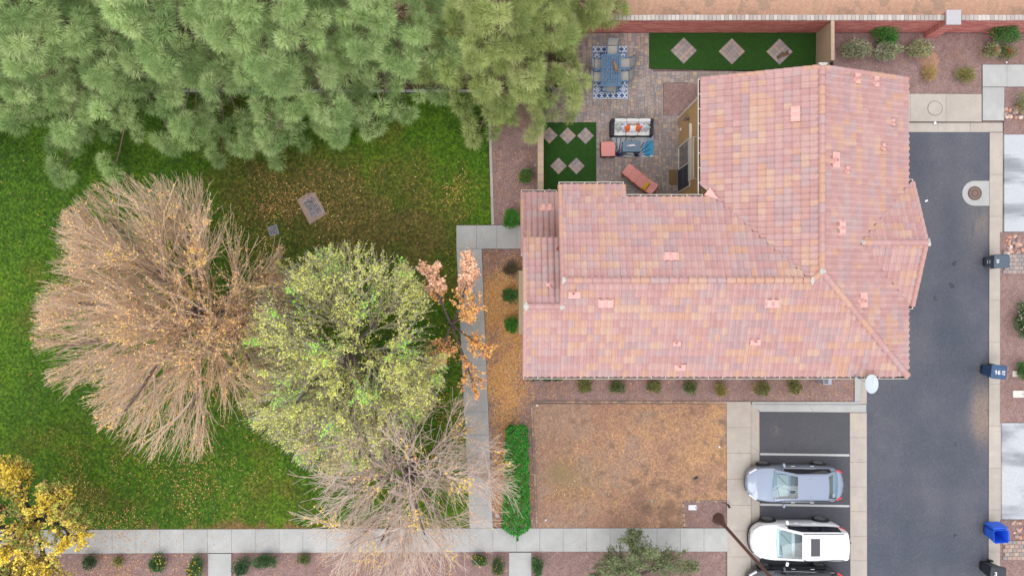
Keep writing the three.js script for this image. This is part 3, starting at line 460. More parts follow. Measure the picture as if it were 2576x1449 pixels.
// walls: gabled volumes
{
  const vol = (axis, a0, a1, c0, c1, he, peak) => { const mid = (c0 + c1) / 2, s = new THREE.Shape([new THREE.Vector2(c0, 0), new THREE.Vector2(c1, 0), new THREE.Vector2(c1, he), new THREE.Vector2(mid, peak), new THREE.Vector2(c0, he)]); const g = new THREE.ExtrudeGeometry(s, { depth: a1 - a0, bevelEnabled: false }); if (axis === 'z') g.translate(0, 0, a0); else { g.rotateY(Math.PI / 2); g.scale(1, 1, -1); const ix = g; g.translate(a0, 0, 0); const p = g.attributes.position; for (let i = 0; i < p.count; i += 3) { for (const at of [p, g.attributes.normal, g.attributes.uv]) { const n = at.itemSize, A = at.array; for (let q = 0; q < n; q++) { const t = A[(i + 1) * n + q]; A[(i + 1) * n + q] = A[(i + 2) * n + q]; A[(i + 2) * n + q] = t; } } } g.computeVertexNormals(); } return g; };
  const list = [vol('z', -8.8, -1.0, 8.6, 16.93, 5.2, 6.7), box(8.33, 5.15, 4.6, 12.765, 2.575, 1.16), vol('x', 2.42, 9, -3.62, 3.44, 5.2, 6.5), box(1.6, 5.1, 5.2, 1.65, 2.55, 0.83), box(2.0, 5.0, 0.62, 3.5, 2.5, -3.9), vol('x', 0.82, 2.5, -4.2, 1.0, 2.6, 3.4), vol('x', 16.5, 17.2, -4.3, 0.5, 5.0, 5.85)];
  const g = join(list); const p = g.attributes.position, n = g.attributes.normal, u = g.attributes.uv; for (let i = 0; i < p.count; i++) u.setXY(i, Math.abs(n.getX(i)) > 0.5 ? p.getZ(i) : p.getX(i), Math.abs(n.getY(i)) > 0.7 ? p.getZ(i) : p.getY(i));
  obj('wall', toHouse(g), M.wall, house);
  obj('porch_ledge', toHouse(slabGeo([D(1305, 680, 2.4), D(1330, 680, 2.4), D(1330, 842, 2.4), D(1305, 842, 2.4)].map(q => [q[0], q[1]]), 2.4, 2.4, 0.02)), std({ color: C(208, 190, 158), map: sized(T.stucco, 1.6), bumpMap: sized(T.noise, 0.8), bumpScale: 0.006 }), house);
}
// patio door, balcony rail, lamp on the west wall of the east wing
{
  const X = 8.6 - 8; M.glass = phys({ color: new THREE.Color(0.5, 0.53, 0.55), roughness: 0.03, metalness: 0, clearcoat: 1, clearcoatRoughness: 0.02 }); M.doorGlass = phys({ color: C(84, 84, 92), roughness: 0.04, clearcoat: 1 });
  const door = obj('patio_door', join([box(0.05, 2.2, 0.07, X - 0.02, 1.1, -7.22), box(0.05, 2.2, 0.07, X - 0.02, 1.1, -4.92), box(0.05, 0.08, 2.24, X - 0.02, 2.16, -6.07), box(0.05, 0.06, 2.24, X - 0.02, 0.03, -6.07), box(0.05, 2.06, 0.06, X - 0.02, 1.1, -6.07)]), M.trim, house);
  obj('pane', box(0.02, 2.06, 1.06, X - 0.012, 1.1, -6.65), M.doorGlass, door);
  const sc = obj('screen', join([box(0.02, 2.0, 1.06, X - 0.06, 1.08, -5.5)]), std({ color: C(52, 58, 74), roughness: 0.7 }), door); obj('screen_rail', box(0.03, 0.05, 1.06, X - 0.07, 1.1, -5.5), std({ color: C(84, 88, 98) }), door);
  obj('door_head', box(0.1, 0.08, 2.75, X - 0.05, 2.42, -6.5), M.trim, house);
  M.iron = std({ color: C(206, 200, 192), roughness: 0.5, metalness: 0.2 });
  const rl = obj('balcony_rail', join([bar([X - 0.24, 2.78, -6.95], [X - 0.24, 2.78, -5.02], 0.016), bar([X - 0.24, 3.72, -6.95], [X - 0.24, 3.72, -5.02], 0.022), bar([X - 0.24, 3.72, -6.95], [X, 3.72, -6.95], 0.018), bar([X - 0.24, 3.72, -5.02], [X, 3.72, -5.02], 0.018), bar([X - 0.24, 2.78, -6.95], [X, 2.78, -6.95], 0.014), bar([X - 0.24, 2.78, -5.02], [X, 2.78, -5.02], 0.014), bar([X - 0.24, 2.78, -6.95], [X - 0.24, 3.72, -6.95], 0.018), bar([X - 0.24, 2.78, -5.02], [X - 0.24, 3.72, -5.02], 0.018), bar([X - 0.24, 3.5, -6.95], [X - 0.24, 3.5, -5.02], 0.012)]), M.iron, house);
  for (let i = 1; i < 20; i++) obj('baluster', bar([X - 0.24, 2.78, -6.95 + i * 0.0965], [X - 0.24, 3.72, -6.95 + i * 0.0965], 0.012), M.iron, rl);
  const lamp = obj('wall_lantern', join([box(0.03, 0.22, 0.12, X - 0.015, 1.95, -8.2), bar([X, 2.0, -8.2], [X - 0.16, 2.03, -8.2], 0.014), mv(new THREE.CylinderGeometry(0.05, 0.075, 0.2, 8), X - 0.17, 1.9, -8.2), mv(new THREE.ConeGeometry(0.1, 0.09, 8), X - 0.17, 2.04, -8.2)]), std({ color: C(110, 96, 92), roughness: 0.6 }), house);
  obj('outlet_box', join([box(0.06, 0.16, 0.14, X - 0.03, 0.42, -8.05, 0, 0.01), box(0.07, 0.05, 0.05, X - 0.032, 0.43, -8.05)]), M.trim, house);
  obj('downspout', join([box(0.07, 5.2, 0.06, X - 0.04, 2.6, -8.74), box(0.1, 0.06, 0.08, X - 0.05, 0.06, -8.74)]), M.trim, house);
}

// ---------------------------------------------------------------- patio paving
const paverTones = [[192, 174, 168], [200, 180, 172], [180, 166, 164], [206, 182, 166], [174, 164, 164], [196, 182, 178], [202, 172, 160], [184, 166, 156], [212, 190, 166], [170, 158, 158]];
const paverCol = paverTones.map(c => C(...c)), paverMats = paverCol.map(c => std({ color: c, map: sized(T.stucco, 0.5), bumpMap: sized(T.noise, 0.3), bumpScale: 0.004 })), paverMany = std({ vertexColors: true, map: sized(T.stucco, 0.5), bumpMap: sized(T.noise, 0.3), bumpScale: 0.004 });
function paverGeo(w, d) { // chamfered block, top at 0
  const g = new GB(), a = w / 2 - 0.004, b = d / 2 - 0.004, c = 0.007, y = -0.045, T4 = (x, z, yy) => [[-x, yy, -z], [x, yy, -z], [x, yy, z], [-x, yy, z]], t = T4(a - c, b - c, 0), m = T4(a, b, -c), l = T4(a, b, y);
  g.quad(t[3], t[2], t[1], t[0]); for (let i = 0; i < 4; i++) { const j = (i + 1) % 4; g.quad(t[i], t[j], m[j], m[i]); g.quad(m[i], m[j], l[j], l[i]); } return g.geo();
}
const patioPoly = pts([[1452, 84], [1640, 84], [1640, 178], [2062, 184], [2062, 520], [1352, 520], [1352, 188], [1446, 188]]);
const turfA = pts([[1634, 83], [2054, 83], [2052, 181], [1634, 173]]), turfB = pts([[1355, 308], [1500, 308], [1499, 500], [1353, 500]]), bedHouse = pts([[1670, 209], [1776, 211], [1776, 292], [1669, 290]]);
{
  const cell = 0.073, x0 = 1.2, z0 = -13.1, nx = Math.floor(14 / cell), nz = Math.floor(9.3 / cell), used = new Uint8Array(nx * nz), r = rng(201), list = [];
  const free = (x, z) => inPoly(x, z, patioPoly) && !inPoly(x, z, turfA) && !inPoly(x, z, turfB) && !inPoly(x, z, bedHouse);
  for (let j = 0; j < nz; j++) for (let i = 0; i < nx; i++) { if (!free(x0 + (i + 0.5) * cell, z0 + (j + 0.5) * cell)) used[j * nx + i] = 1; }
  const kinds = [[3, 3], [3, 2], [2, 3], [3, 3], [2, 2], [3, 2]];
  for (let j = 0; j < nz; j++) for (let i = 0; i < nx; i++) {
    if (used[j * nx + i]) continue; let [w, d] = kinds[Math.floor(r() * kinds.length)]; const fits = (w, d) => { for (let b = 0; b < d; b++) for (let a = 0; a < w; a++) if (i + a >= nx || j + b >= nz || used[(j + b) * nx + i + a]) return false; return true; };
    if (!fits(w, d)) { if (fits(2, 3)) [w, d] = [2, 3]; else if (fits(3, 2)) [w, d] = [3, 2]; else if (fits(2, 2)) [w, d] = [2, 2]; else if (fits(1, 3)) [w, d] = [1, 3]; else if (fits(1, 2)) [w, d] = [1, 2]; else if (fits(2, 1)) [w, d] = [2, 1]; else [w, d] = [1, 1]; }
    for (let b = 0; b < d; b++) for (let a = 0; a < w; a++) used[(j + b) * nx + i + a] = 1;
    const x = x0 + (i + w / 2) * cell, z = z0 + (j + d / 2) * cell; const warm = sstep(5, 8, x) * sstep(-9, -5, z) , t = r(); let tone = t < 0.72 ? [0, 2, 4, 5, 1, 9, 7][Math.floor(r() * 7)] : [3, 6, 8, 1][Math.floor(r() * 4)]; if (warm > 0.4 && r() < 0.35) tone = [9, 4, 7, 8, 3][Math.floor(r() * 5)];
    list.push({ x, z, w, d, tone, y: 0.03 + (r() - 0.5) * 0.005 });
  }
  const base = struct(obj('patio', sheetGeo(patioPoly, 0.012), std({ color: C(104, 92, 88) })), 'patio of mixed rectangular concrete pavers'), geos = {}, gb = new GB(true);
  const hidden = o => (o.x < 3.2 && o.z < -8) || o.z > -4.6; list.sort((a, b) => (hidden(a) - hidden(b)) || (b.w * b.d - a.w * a.d) || (a.x * a.x + a.z * a.z) - (b.x * b.x + b.z * b.z));
  list.forEach((o, k) => {
    const g = geos[o.w + 'x' + o.d] ||= paverGeo(o.w * cell, o.d * cell);
    if (k < 300) { const m = obj('paver', g, paverMats[o.tone], base); m.position.set(o.x, o.y, o.z); return; }
    const p = g.attributes.position, n = g.attributes.normal, c = paverCol[o.tone], col = [c.r, c.g, c.b]; for (let i = 0; i < p.count; i++) gb.v([p.getX(i) + o.x, p.getY(i) + o.y, p.getZ(i) + o.z], [n.getX(i), n.getY(i), n.getZ(i)], null, col);
  });
  stuff(obj('pavers', gb.geo(), paverMany, base));
}
struct(obj('artificial_turf', slabGeo(turfA, 0.05, 0.06, 0.012), M.turf), 'dark green artificial turf strip along the brick wall');
struct(obj('artificial_turf', slabGeo(turfB, 0.05, 0.06, 0.012), M.turf), 'square of dark green artificial turf by the low patio wall');
bed(bedHouse, 0.028, 'square gravel bed in the patio beside the house wall');
function pad(px, py, half, label, seed) { // diamond of pavers let into the turf
  const [x, z] = D(px, py), r = rng(seed), side = half * 2 / Math.SQRT2 / FOC * CAM_H, n = side > 0.8 ? 5 : 3, c = side / n;
  const q = struct(obj('paver_pad', mv(new THREE.BoxGeometry(side + 0.02, 0.03, side + 0.02), x, 0.045, z, 0, Math.PI / 4), std({ color: C(110, 98, 92) })), label), g = paverGeo(c, c), g2 = paverGeo(c, c * 1.5), g3 = paverGeo(c * 1.5, c), ca = Math.SQRT1_2;
  const put = (geo, u, v) => { const m = obj('paver', geo, paverMats[[0, 1, 2, 5, 4, 3, 1][Math.floor(r() * 7)]], q); m.position.set(x + (u + v) * ca, 0.066 + r() * 0.004, z + (v - u) * ca); m.rotation.y = Math.PI / 4; };
  for (let j = 0; j < n; j++) { const off = (j % 2) * 0.5; for (let i = 0; i < n; i++) { if (off && i === n - 1) { put(g3, -side / 2 + (i + 0.25) * c + 0.0, -side / 2 + (j + 0.5) * c); continue; } put(g, -side / 2 + (i + 0.5) * c - (off ? 0 : 0), -side / 2 + (j + 0.5) * c); } }
}
pad(1720, 128, 33, 'diamond of pavers in turf nearest the dining table', 1); pad(1841, 130, 33, 'middle diamond of pavers in the turf strip', 2); pad(1961, 131, 33, 'diamond of pavers in turf by the stucco side wall', 3);
pad(1382, 341, 21, 'small paver diamond under the pine branch', 4); pad(1428, 342, 21, 'small paver diamond in the middle of the upper row', 5); pad(1473, 342, 21, 'small paver diamond at the sunny end of the upper row', 6); pad(1405, 418, 21, 'small paver diamond in the lower row by the wall', 7); pad(1450, 418, 21, 'small paver diamond in the lower row by the paving', 8); pad(1382, 495, 21, 'small paver diamond half under the roof edge', 9);

// ---------------------------------------------------------------- brick wall with pier, stucco walls
M.brickTones = [[214, 136, 128], [206, 126, 120], [222, 146, 136], [198, 118, 114]].map(c => C(...c, 1.25));
{
  const wall = thing('brick_wall', 'long red block wall with pale rounded cap bricks', 'wall', 8, -13.22), r = rng(301), x0 = -22, x1 = 34, top = 1.66, gb = new GB(true), brick = std({ vertexColors: true, map: sized(T.stucco, 0.9), bumpMap: sized(T.noise, 0.5), bumpScale: 0.006 });
  obj('core', box(x1 - x0, top, 0.17, (x0 + x1) / 2 - 8, top / 2, 0), std({ color: C(150, 92, 86) }), wall);
  for (let j = 0; j < 16; j++) { const h = top / 16, off = (j % 2) * 0.2; for (let x = x0 - off; x < x1; x += 0.4) { const c = M.brickTones[Math.floor(r() * 4)], b = box(0.39, h - 0.012, 0.014, 0, 0, 0), p = b.toNonIndexed().attributes.position, n = b.toNonIndexed().attributes.normal, pr = r() * 0.004; for (const f of [1, -1]) for (let i = 0; i < p.count; i++) gb.v([p.getX(i) + x + 0.2 - 8, p.getY(i) + (j + 0.5) * h, p.getZ(i) + f * (0.088 + pr)], [n.getX(i), n.getY(i), n.getZ(i)], [x + p.getX(i), j * h + p.getY(i)], [c.r, c.g, c.b]); } }
  stuff(obj('bricks', gb.geo(), brick, wall));
  const capG = new RoundedBoxGeometry(0.192, 0.09, 0.27, 2, 0.03), cm = [[226, 214, 204], [214, 202, 196], [234, 224, 216], [204, 190, 182]].map(c => std({ color: C(...c), map: sized(T.stucco, 0.6), bumpMap: sized(T.noise, 0.3), bumpScale: 0.004 }));
  for (let x = 0.6; x < x1; x += 0.2) { const m = obj('cap_brick', capG, cm[Math.floor(r() * 4)], wall); m.position.set(x + 0.1 - 8, top + 0.04 + (r() - 0.5) * 0.008, (r() - 0.5) * 0.012); m.rotation.y = (r() - 0.5) * 0.03; }
  const pier = obj('pier', box(0.6, 1.84, 0.6, 21.5 - 8, 0.92, 0.06), std({ color: C(206, 124, 112), map: sized(T.stucco, 0.7) }), wall);
  const gp = new GB(true); for (let j = 0; j < 17; j++) { const c = M.brickTones[Math.floor(r() * 4)], h = 1.84 / 17; for (const [w, d] of [[0.626, 0.6], [0.6, 0.626]]) { const b = box(w, h - 0.014, d).toNonIndexed(), p = b.attributes.position, n = b.attributes.normal; for (let i = 0; i < p.count; i++) gp.v([p.getX(i) + 13.5, p.getY(i) + (j + 0.5) * h, p.getZ(i) + 0.06], [n.getX(i), n.getY(i), n.getZ(i)], null, [c.r, c.g, c.b]); } }
  stuff(obj('pier_bricks', gp.geo(), brick, pier)); obj('pier_cap', join([box(0.72, 0.09, 0.72, 13.5, 1.885, 0.06, 0, 0.015)]), std({ color: C(214, 212, 216), roughness: 0.8, map: sized(T.stucco, 0.9), bumpMap: sized(T.noise, 0.5), bumpScale: 0.004 }), pier);
}
M.fence = std({ color: C(214, 186, 158), map: sized(T.stucco, 1.4), bumpMap: sized(T.noise, 0.7), bumpScale: 0.006 });
M.fenceTop = std({ color: C(222, 192, 166), map: sized(T.stucco, 0.9), bumpMap: sized(T.noise, 0.4), bumpScale: 0.006 });
{
  const w = thing('stucco_wall', 'tan stucco side wall between turf strip and gravel', 'wall', 15.7, -12.1); obj('panel', box(0.14, 1.66, 1.96, 0, 0.83, 0), M.fence, w);
  for (let i = 0; i < 5; i++) obj('cap', box(0.17, 0.08, 0.388, 0, 1.70, -0.78 + i * 0.39, 0, 0.008), M.fenceTop, w);
  const gate = thing('side_gate', 'dark metal side gate beside the tan stucco wall', 'gate', 15.7, -10.0); obj('frame', join([box(0.05, 1.7, 0.05, 0, 0.9, -1.05), box(0.05, 1.7, 0.05, 0, 0.9, 1.05), box(0.05, 0.05, 2.1, 0, 1.72, 0), box(0.05, 0.05, 2.1, 0, 0.15, 0)]), M.dark, gate); obj('panel', box(0.02, 1.5, 2.0, 0, 0.93, 0), std({ color: C(58, 54, 60), roughness: 0.6 }), gate); obj('hinge', join([box(0.06, 0.08, 0.06, -0.03, 1.4, -1.05), box(0.06, 0.08, 0.06, -0.03, 0.4, -1.05)]), M.iron, gate);
  const L = thing('stucco_wall', 'low tan stucco wall on the pine side of the patio', 'wall', 1.42, -7.6); obj('panel', box(0.24, 1.28, 6.4, 0, 0.64, 0), M.fence, L); for (let i = 0; i < 16; i++) obj('cap', box(0.29, 0.07, 0.394, 0, 1.315, -3.0 + i * 0.4, 0, 0.01), M.fenceTop, L);
  const P2 = thing('stucco_wall', 'low tan stucco return wall behind the potted plants', 'wall', 2.25, -10.95); obj('panel', box(1.6, 1.28, 0.36, 0, 0.64, 0), M.fence, P2); for (let i = 0; i < 4; i++) obj('cap', box(0.405, 0.07, 0.42, -0.61 + i * 0.41, 1.315, 0, 0, 0.01), M.fenceTop, P2); obj('base_course', box(1.64, 0.1, 0.4, 0, 0.05, 0.005), std({ color: C(170, 128, 108) }), P2);
  const P3 = thing('stucco_wall', 'low tan stucco wall beside the dining rug', 'wall', 2.9, -12.15); obj('panel', box(0.36, 1.28, 2.0, 0, 0.64, 0), M.fence, P3); for (let i = 0; i < 5; i++) obj('cap', box(0.42, 0.07, 0.395, 0, 1.315, -0.8 + i * 0.4, 0, 0.01), M.fenceTop, P3);
  const cup = thing('wall_light_cap', 'small round grey fitting on the low patio wall', 'light fitting', ...D(1346, 416, 1.35), 0, undefined, 1.35); obj('rim', cyl(0.055, 0.055, 0.02, 0, 0.01, 0), std({ color: C(150, 150, 150), metalness: 0.4, roughness: 0.5 }), cup); obj('lens', cyl(0.03, 0.03, 0.012, 0, 0.026, 0), M.dark, cup);
}

// ---------------------------------------------------------------- patio furniture
const canvasTex = (w, h, draw) => { const c = document.createElement('canvas'); c.width = w; c.height = h; const g = c.getContext('2d'); draw(g, w, h); const t = new THREE.CanvasTexture(c); t.colorSpace = THREE.SRGBColorSpace; t.magFilter = THREE.LinearFilter; return t; };
const cssA = (r, g, b) => `rgb(${LUT[r * 4 | 0]},${LUT[g * 4 | 0]},${LUT[b * 4 | 0]})`;
const yP = 0.034;                                                // top of the paving
M.fabricWhite = std({ color: C(255, 255, 255, 1.1), map: sized(T.stucco, 0.5), bumpMap: sized(T.noise, 0.25), bumpScale: 0.004 });
M.fabricCoral = std({ color: C(255, 172, 164, 1.05), map: sized(T.stucco, 0.5), bumpMap: sized(T.noise, 0.2), bumpScale: 0.004 });
M.wicker = std({ color: C(56, 56, 68), roughness: 0.7, map: sized(T.stucco, 0.2), bumpMap: sized(T.noise, 0.12), bumpScale: 0.012 });
M.blueMetal = std({ color: C(100, 138, 174), roughness: 0.55, map: sized(T.stucco, 0.6) });
M.sling = std({ color: C(206, 202, 196), roughness: 0.85, map: sized(T.stucco, 0.3), bumpMap: sized(T.noise, 0.12), bumpScale: 0.003 });
M.wood = std({ color: C(176, 112, 70), roughness: 0.7, map: sized(T.tile, 0.3) });
function cushion(w, h, d, puff = 0.03, seg = 8) { // soft pad, thicker in the middle, pinched corners; h is up
  const g = new THREE.BoxGeometry(w, h, d, seg, 2, seg), p = g.attributes.position; for (let i = 0; i < p.count; i++) { const x = p.getX(i) / w * 2, z = p.getZ(i) / d * 2, y = p.getY(i); const f = (1 - x * x * x * x) * (1 - z * z * z * z), e = 1 - 0.03 * (x * x) * (1 - z * z) * 0; p.setY(i, y + Math.sign(y) * puff * f); const k = 1 - 0.06 * (Math.abs(x) * Math.abs(z)) * (Math.abs(y) < 1e-4 ? 0 : 1); p.setX(i, p.getX(i) * k); p.setZ(i, p.getZ(i) * k); } g.computeVertexNormals(); return g;
}
function pillow(w, d, t) { // throw pillow lying in xz
  const n = 9, g = new THREE.BoxGeometry(w, t, d, n, 1, n), p = g.attributes.position; for (let i = 0; i < p.count; i++) { const x = p.getX(i) / w * 2, z = p.getZ(i) / d * 2; const f = Math.pow(Math.max(0, (1 - x * x) * (1 - z * z)), 0.45); p.setY(i, Math.sign(p.getY(i)) * (0.012 + t * 0.5 * f)); p.setX(i, p.getX(i) * (1 - 0.1 * (1 - z * z) * x * x)); p.setZ(i, p.getZ(i) * (1 - 0.1 * (1 - x * x) * z * z)); } g.computeVertexNormals(); return g;
}
{ // dining rug, woven geometric bands
  const [x, z] = D(1535, 183), w = 1.78, l = 2.72;
  const tex = canvasTex(512, 768, (g, W, H) => {
    const blue = cssA(70, 96, 140), white = cssA(232, 234, 240), teal = cssA(120, 150, 176); g.fillStyle = blue; g.fillRect(0, 0, W, H);
    const dia = (cx, cy, a, b, col) => { g.fillStyle = col; g.beginPath(); g.moveTo(cx, cy - b); g.lineTo(cx + a, cy); g.lineTo(cx, cy + b); g.lineTo(cx - a, cy); g.fill(); };
    const band = (y, h, kind) => { g.fillStyle = white; g.fillRect(8, y - 5, W - 16, 4); g.fillRect(8, y + h + 1, W - 16, 4); const n = kind === 1 ? 6 : 4; for (let i = 0; i < n; i++) { const cx = (i + 0.5) * W / n, cy = y + h / 2, a = W / n / 2; if (kind === 0) { dia(cx, cy, a * 0.95, h * 0.48, white); dia(cx, cy, a * 0.7, h * 0.36, blue); dia(cx, cy, a * 0.45, h * 0.24, white); dia(cx, cy, a * 0.2, h * 0.1, blue); for (const s of [-1, 1]) for (const q of [-1, 1]) dia(cx + s * a * 0.8, cy + q * h * 0.4, a * 0.24, h * 0.12, teal); } else if (kind === 1) { g.fillStyle = white; for (const s of [-1, 1]) { g.beginPath(); g.moveTo(cx - a * 0.9, cy + s * h * 0.42); g.lineTo(cx, cy + s * h * 0.06); g.lineTo(cx + a * 0.9, cy + s * h * 0.42); g.lineTo(cx + a * 0.5, cy + s * h * 0.48); g.lineTo(cx, cy + s * h * 0.26); g.lineTo(cx - a * 0.5, cy + s * h * 0.48); g.fill(); } dia(cx, cy, a * 0.3, h * 0.16, white); } else { for (let q = 0; q < 8; q++) { const an = q * Math.PI / 4; g.save(); g.translate(cx, cy); g.rotate(an); g.fillStyle = white; g.fillRect(-a * 0.12, h * 0.14, a * 0.24, h * 0.3); g.restore(); } dia(cx, cy, a * 0.5, h * 0.3, white); dia(cx, cy, a * 0.28, h * 0.18, blue); } } };
    band(14, 66, 1); band(92, 118, 2); band(222, 70, 0); band(304, 70, 1); band(386, 110, 2); band(508, 60, 1); band(580, 92, 0); band(684, 70, 1); g.strokeStyle = white; g.lineWidth = 5; g.strokeRect(4, 4, W - 8, H - 8);
  });
  const rug = thing('rug', 'blue and white geometric woven rug under the dining table', 'rug', x, z, 0.01, undefined, yP); const pl = new THREE.BoxGeometry(w, 0.012, l); obj('weave', pl.translate(0, 0.008, 0), [0, 0, 1, 0, 0, 0].map(k => k ? std({ map: tex, bumpMap: sized(T.noise, 0.1), bumpScale: 0.002 }) : std({ color: C(70, 96, 140) })), rug);
}
{ // table with slats
  const h = 0.72, [x, z] = D(1538, 177, h), t = thing('dining_table', 'blue slatted metal dining table on the patterned rug', 'table', x, z, 0.03, undefined, yP + 0.014), w = 1.0, l = 1.62;
  obj('frame', join([box(0.05, 0.05, l, -w / 2 + 0.025, h - 0.03, 0), box(0.05, 0.05, l, w / 2 - 0.025, h - 0.03, 0), box(w, 0.05, 0.06, 0, h - 0.029, -l / 2 + 0.03), box(w, 0.05, 0.06, 0, h - 0.029, l / 2 - 0.03)]), M.blueMetal, t);
  for (let i = 0; i < 11; i++) obj('slat', box(0.06, 0.022, l - 0.11, -0.41 + i * 0.082, h - 0.012, 0, 0, 0.006), M.blueMetal, t);
  for (const [a, b] of [[-1, -1], [1, -1], [-1, 1], [1, 1]]) obj('leg', box(0.06, h - 0.05, 0.06, a * (w / 2 - 0.06), (h - 0.05) / 2, b * (l / 2 - 0.07)), M.blueMetal, t);
  // dried seed heads lying on it
  const gb = new GB(), r = rng(5), [px, pz] = D(1548, 165, 0.8); const dr = thing('dried_plant', 'bundle of brown dried stems lying on the blue table', 'dried plant', px, pz, 0.35, undefined, yP + 0.014 + h);
  for (let i = 0; i < 150; i++) { const t = r(), a = (r() - 0.5) * 0.5; const p0 = [(r() - 0.5) * 0.06, 0.02 + r() * 0.05, -0.28 + r() * 0.12], L = 0.25 + r() * 0.35, p1 = [p0[0] + Math.sin(a) * L * 0.7, 0.02 + r() * 0.1, p0[2] + Math.cos(a) * L]; gb.tube([p0, [(p0[0] + p1[0]) / 2, (p0[1] + p1[1]) / 2 + 0.03, (p0[2] + p1[2]) / 2], p1], [0.007, 0.012, 0.003], 3); }
  obj('stems', gb.geo(), std({ color: C(170, 138, 112) }), dr);
}
function chair(px, py, turn, label) { // sling patio chair; back towards -z before turning
  const c = thing('patio_chair', label, 'chair', ...D(px, py, 0.45), turn, 'sling chairs round the dining table', yP + 0.014), w = 0.52, d = 0.5, sh = 0.42;
  const seat = new GB(), back = new GB(), n = 8; for (let i = 0; i < n; i++) { const q = k => { const t = k / n; return [sh - 0.03 * Math.sin(Math.PI * t), -d / 2 + t * d]; }, A = q(i), B = q(i + 1); seat.quad([-w / 2, A[0], A[1]], [-w / 2, B[0], B[1]], [w / 2, B[0], B[1]], [w / 2, A[0], A[1]]); const bq = k => { const t = k / n; return [sh + 0.02 + t * 0.52, -d / 2 - 0.03 - t * 0.16 - 0.03 * Math.sin(Math.PI * t)]; }, E = bq(i), F = bq(i + 1); back.quad([-w / 2, F[0], F[1]], [-w / 2, E[0], E[1]], [w / 2, E[0], E[1]], [w / 2, F[0], F[1]]); }
  obj('seat', seat.geo(), M.sling, c); obj('backrest', back.geo(), M.sling, c);
  for (const s of [-1, 1]) { const X = s * (w / 2 + 0.015); obj('side_frame', join([bar([X, sh, -d / 2], [X, sh, d / 2], 0.014), bar([X, sh, -d / 2], [X, sh + 0.55, -d / 2 - 0.2], 0.014), bar([X, 0.0, d / 2 + 0.02], [X, sh + 0.2, d / 2 - 0.02], 0.013), bar([X, 0.0, -d / 2 - 0.06], [X, sh, -d / 2 + 0.05], 0.013)]), M.blueMetal, c); obj('armrest', box(0.05, 0.02, d + 0.06, X + s * 0.01, sh + 0.2, -0.02, 0, 0.008), M.blueMetal, c); }
  obj('cross_bar', bar([-w / 2, sh, d / 2], [w / 2, sh, d / 2], 0.012), M.blueMetal, c); obj('top_bar', bar([-w / 2, sh + 0.55, -d / 2 - 0.2], [w / 2, sh + 0.55, -d / 2 - 0.2], 0.012), M.blueMetal, c);
}
chair(1541, 128, 0, 'grey sling chair at the table end by the brick wall'); chair(1538, 218, Math.PI, 'grey sling chair at the table end by the sofa');
chair(1572, 160, -Math.PI / 2, 'grey sling chair on the turf side, by the brick wall end'); chair(1569, 192, -Math.PI / 2, 'grey sling chair on the turf side, by the sofa end');
chair(1509, 162, Math.PI / 2, 'grey sling chair under the pine branch, by the brick wall end'); chair(1507, 194, Math.PI / 2, 'grey sling chair on the pine side, by the sofa end');
{ // palm rug
  const [x, z] = D(1592, 358), w = 2.12, l = 1.5;
  const tex = canvasTex(768, 544, (g, W, H) => {
    g.fillStyle = cssA(206, 210, 214); g.fillRect(0, 0, W, H); const r = rng(9);
    const frond = (cx, cy, ang, len, n, col, wd, curl) => { g.strokeStyle = col; g.lineCap = 'round'; for (let i = 0; i < n; i++) { const t = i / (n - 1) - 0.5, a = ang + t * 2.3, L = len * (1 - Math.abs(t) * 0.7); g.lineWidth = wd; g.beginPath(); g.moveTo(cx, cy); g.quadraticCurveTo(cx + Math.cos(a) * L * 0.5, cy + Math.sin(a) * L * 0.5, cx + Math.cos(a + curl * t) * L, cy + Math.sin(a + curl * t) * L); g.stroke(); } };
    g.fillStyle = cssA(182, 178, 172); g.fillRect(150, 60, 160, 120); g.fillRect(420, 60, 250, 90);
    for (let i = 0; i < 40; i++) { g.fillStyle = cssA(226, 228, 230); g.save(); g.translate(300 + r() * 260, 100 + r() * 250); g.rotate(0.7 + r() * 0.4); g.fillRect(0, 0, 90, 5); g.restore(); }
    frond(40, 40, 1.2, 170, 9, cssA(96, 168, 186), 12, 0.6); frond(768, 430, 3.6, 230, 17, cssA(64, 156, 196), 26, 0.5); frond(790, 300, 3.3, 200, 13, cssA(70, 130, 180), 12, 0.6); g.fillStyle = cssA(64, 156, 196); g.beginPath(); g.ellipse(770, 400, 100, 120, 0, 0, 7); g.fill();
    frond(90, 540, -1.1, 430, 13, cssA(36, 40, 78), 13, 0.9); frond(180, 130, -1.5, 110, 9, cssA(48, 46, 72), 10, 0.6); frond(410, 190, -1.8, 120, 10, cssA(52, 44, 66), 9, 0.5); frond(430, 545, -0.75, 330, 11, cssA(44, 42, 84), 14, 0.7); frond(120, 545, -1.8, 260, 9, cssA(30, 34, 66), 11, 0.6);
    for (let i = 0; i < 16; i++) { g.fillStyle = cssA(60, 48, 96); g.save(); g.translate(120 + r() * 90, 470 + r() * 70); g.rotate(r() * 3); g.fillRect(0, 0, 16, 6); g.restore(); }
  });
  const rug = thing('rug', 'pale rug with navy and turquoise palm fronds', 'rug', x, z, 0, undefined, yP); obj('weave', new THREE.BoxGeometry(w, 0.012, l).translate(0, 0.008, 0), [0, 0, 1, 0, 0, 0].map(k => k ? std({ map: tex, bumpMap: sized(T.noise, 0.1), bumpScale: 0.002 }) : std({ color: C(190, 194, 198) })), rug);
}
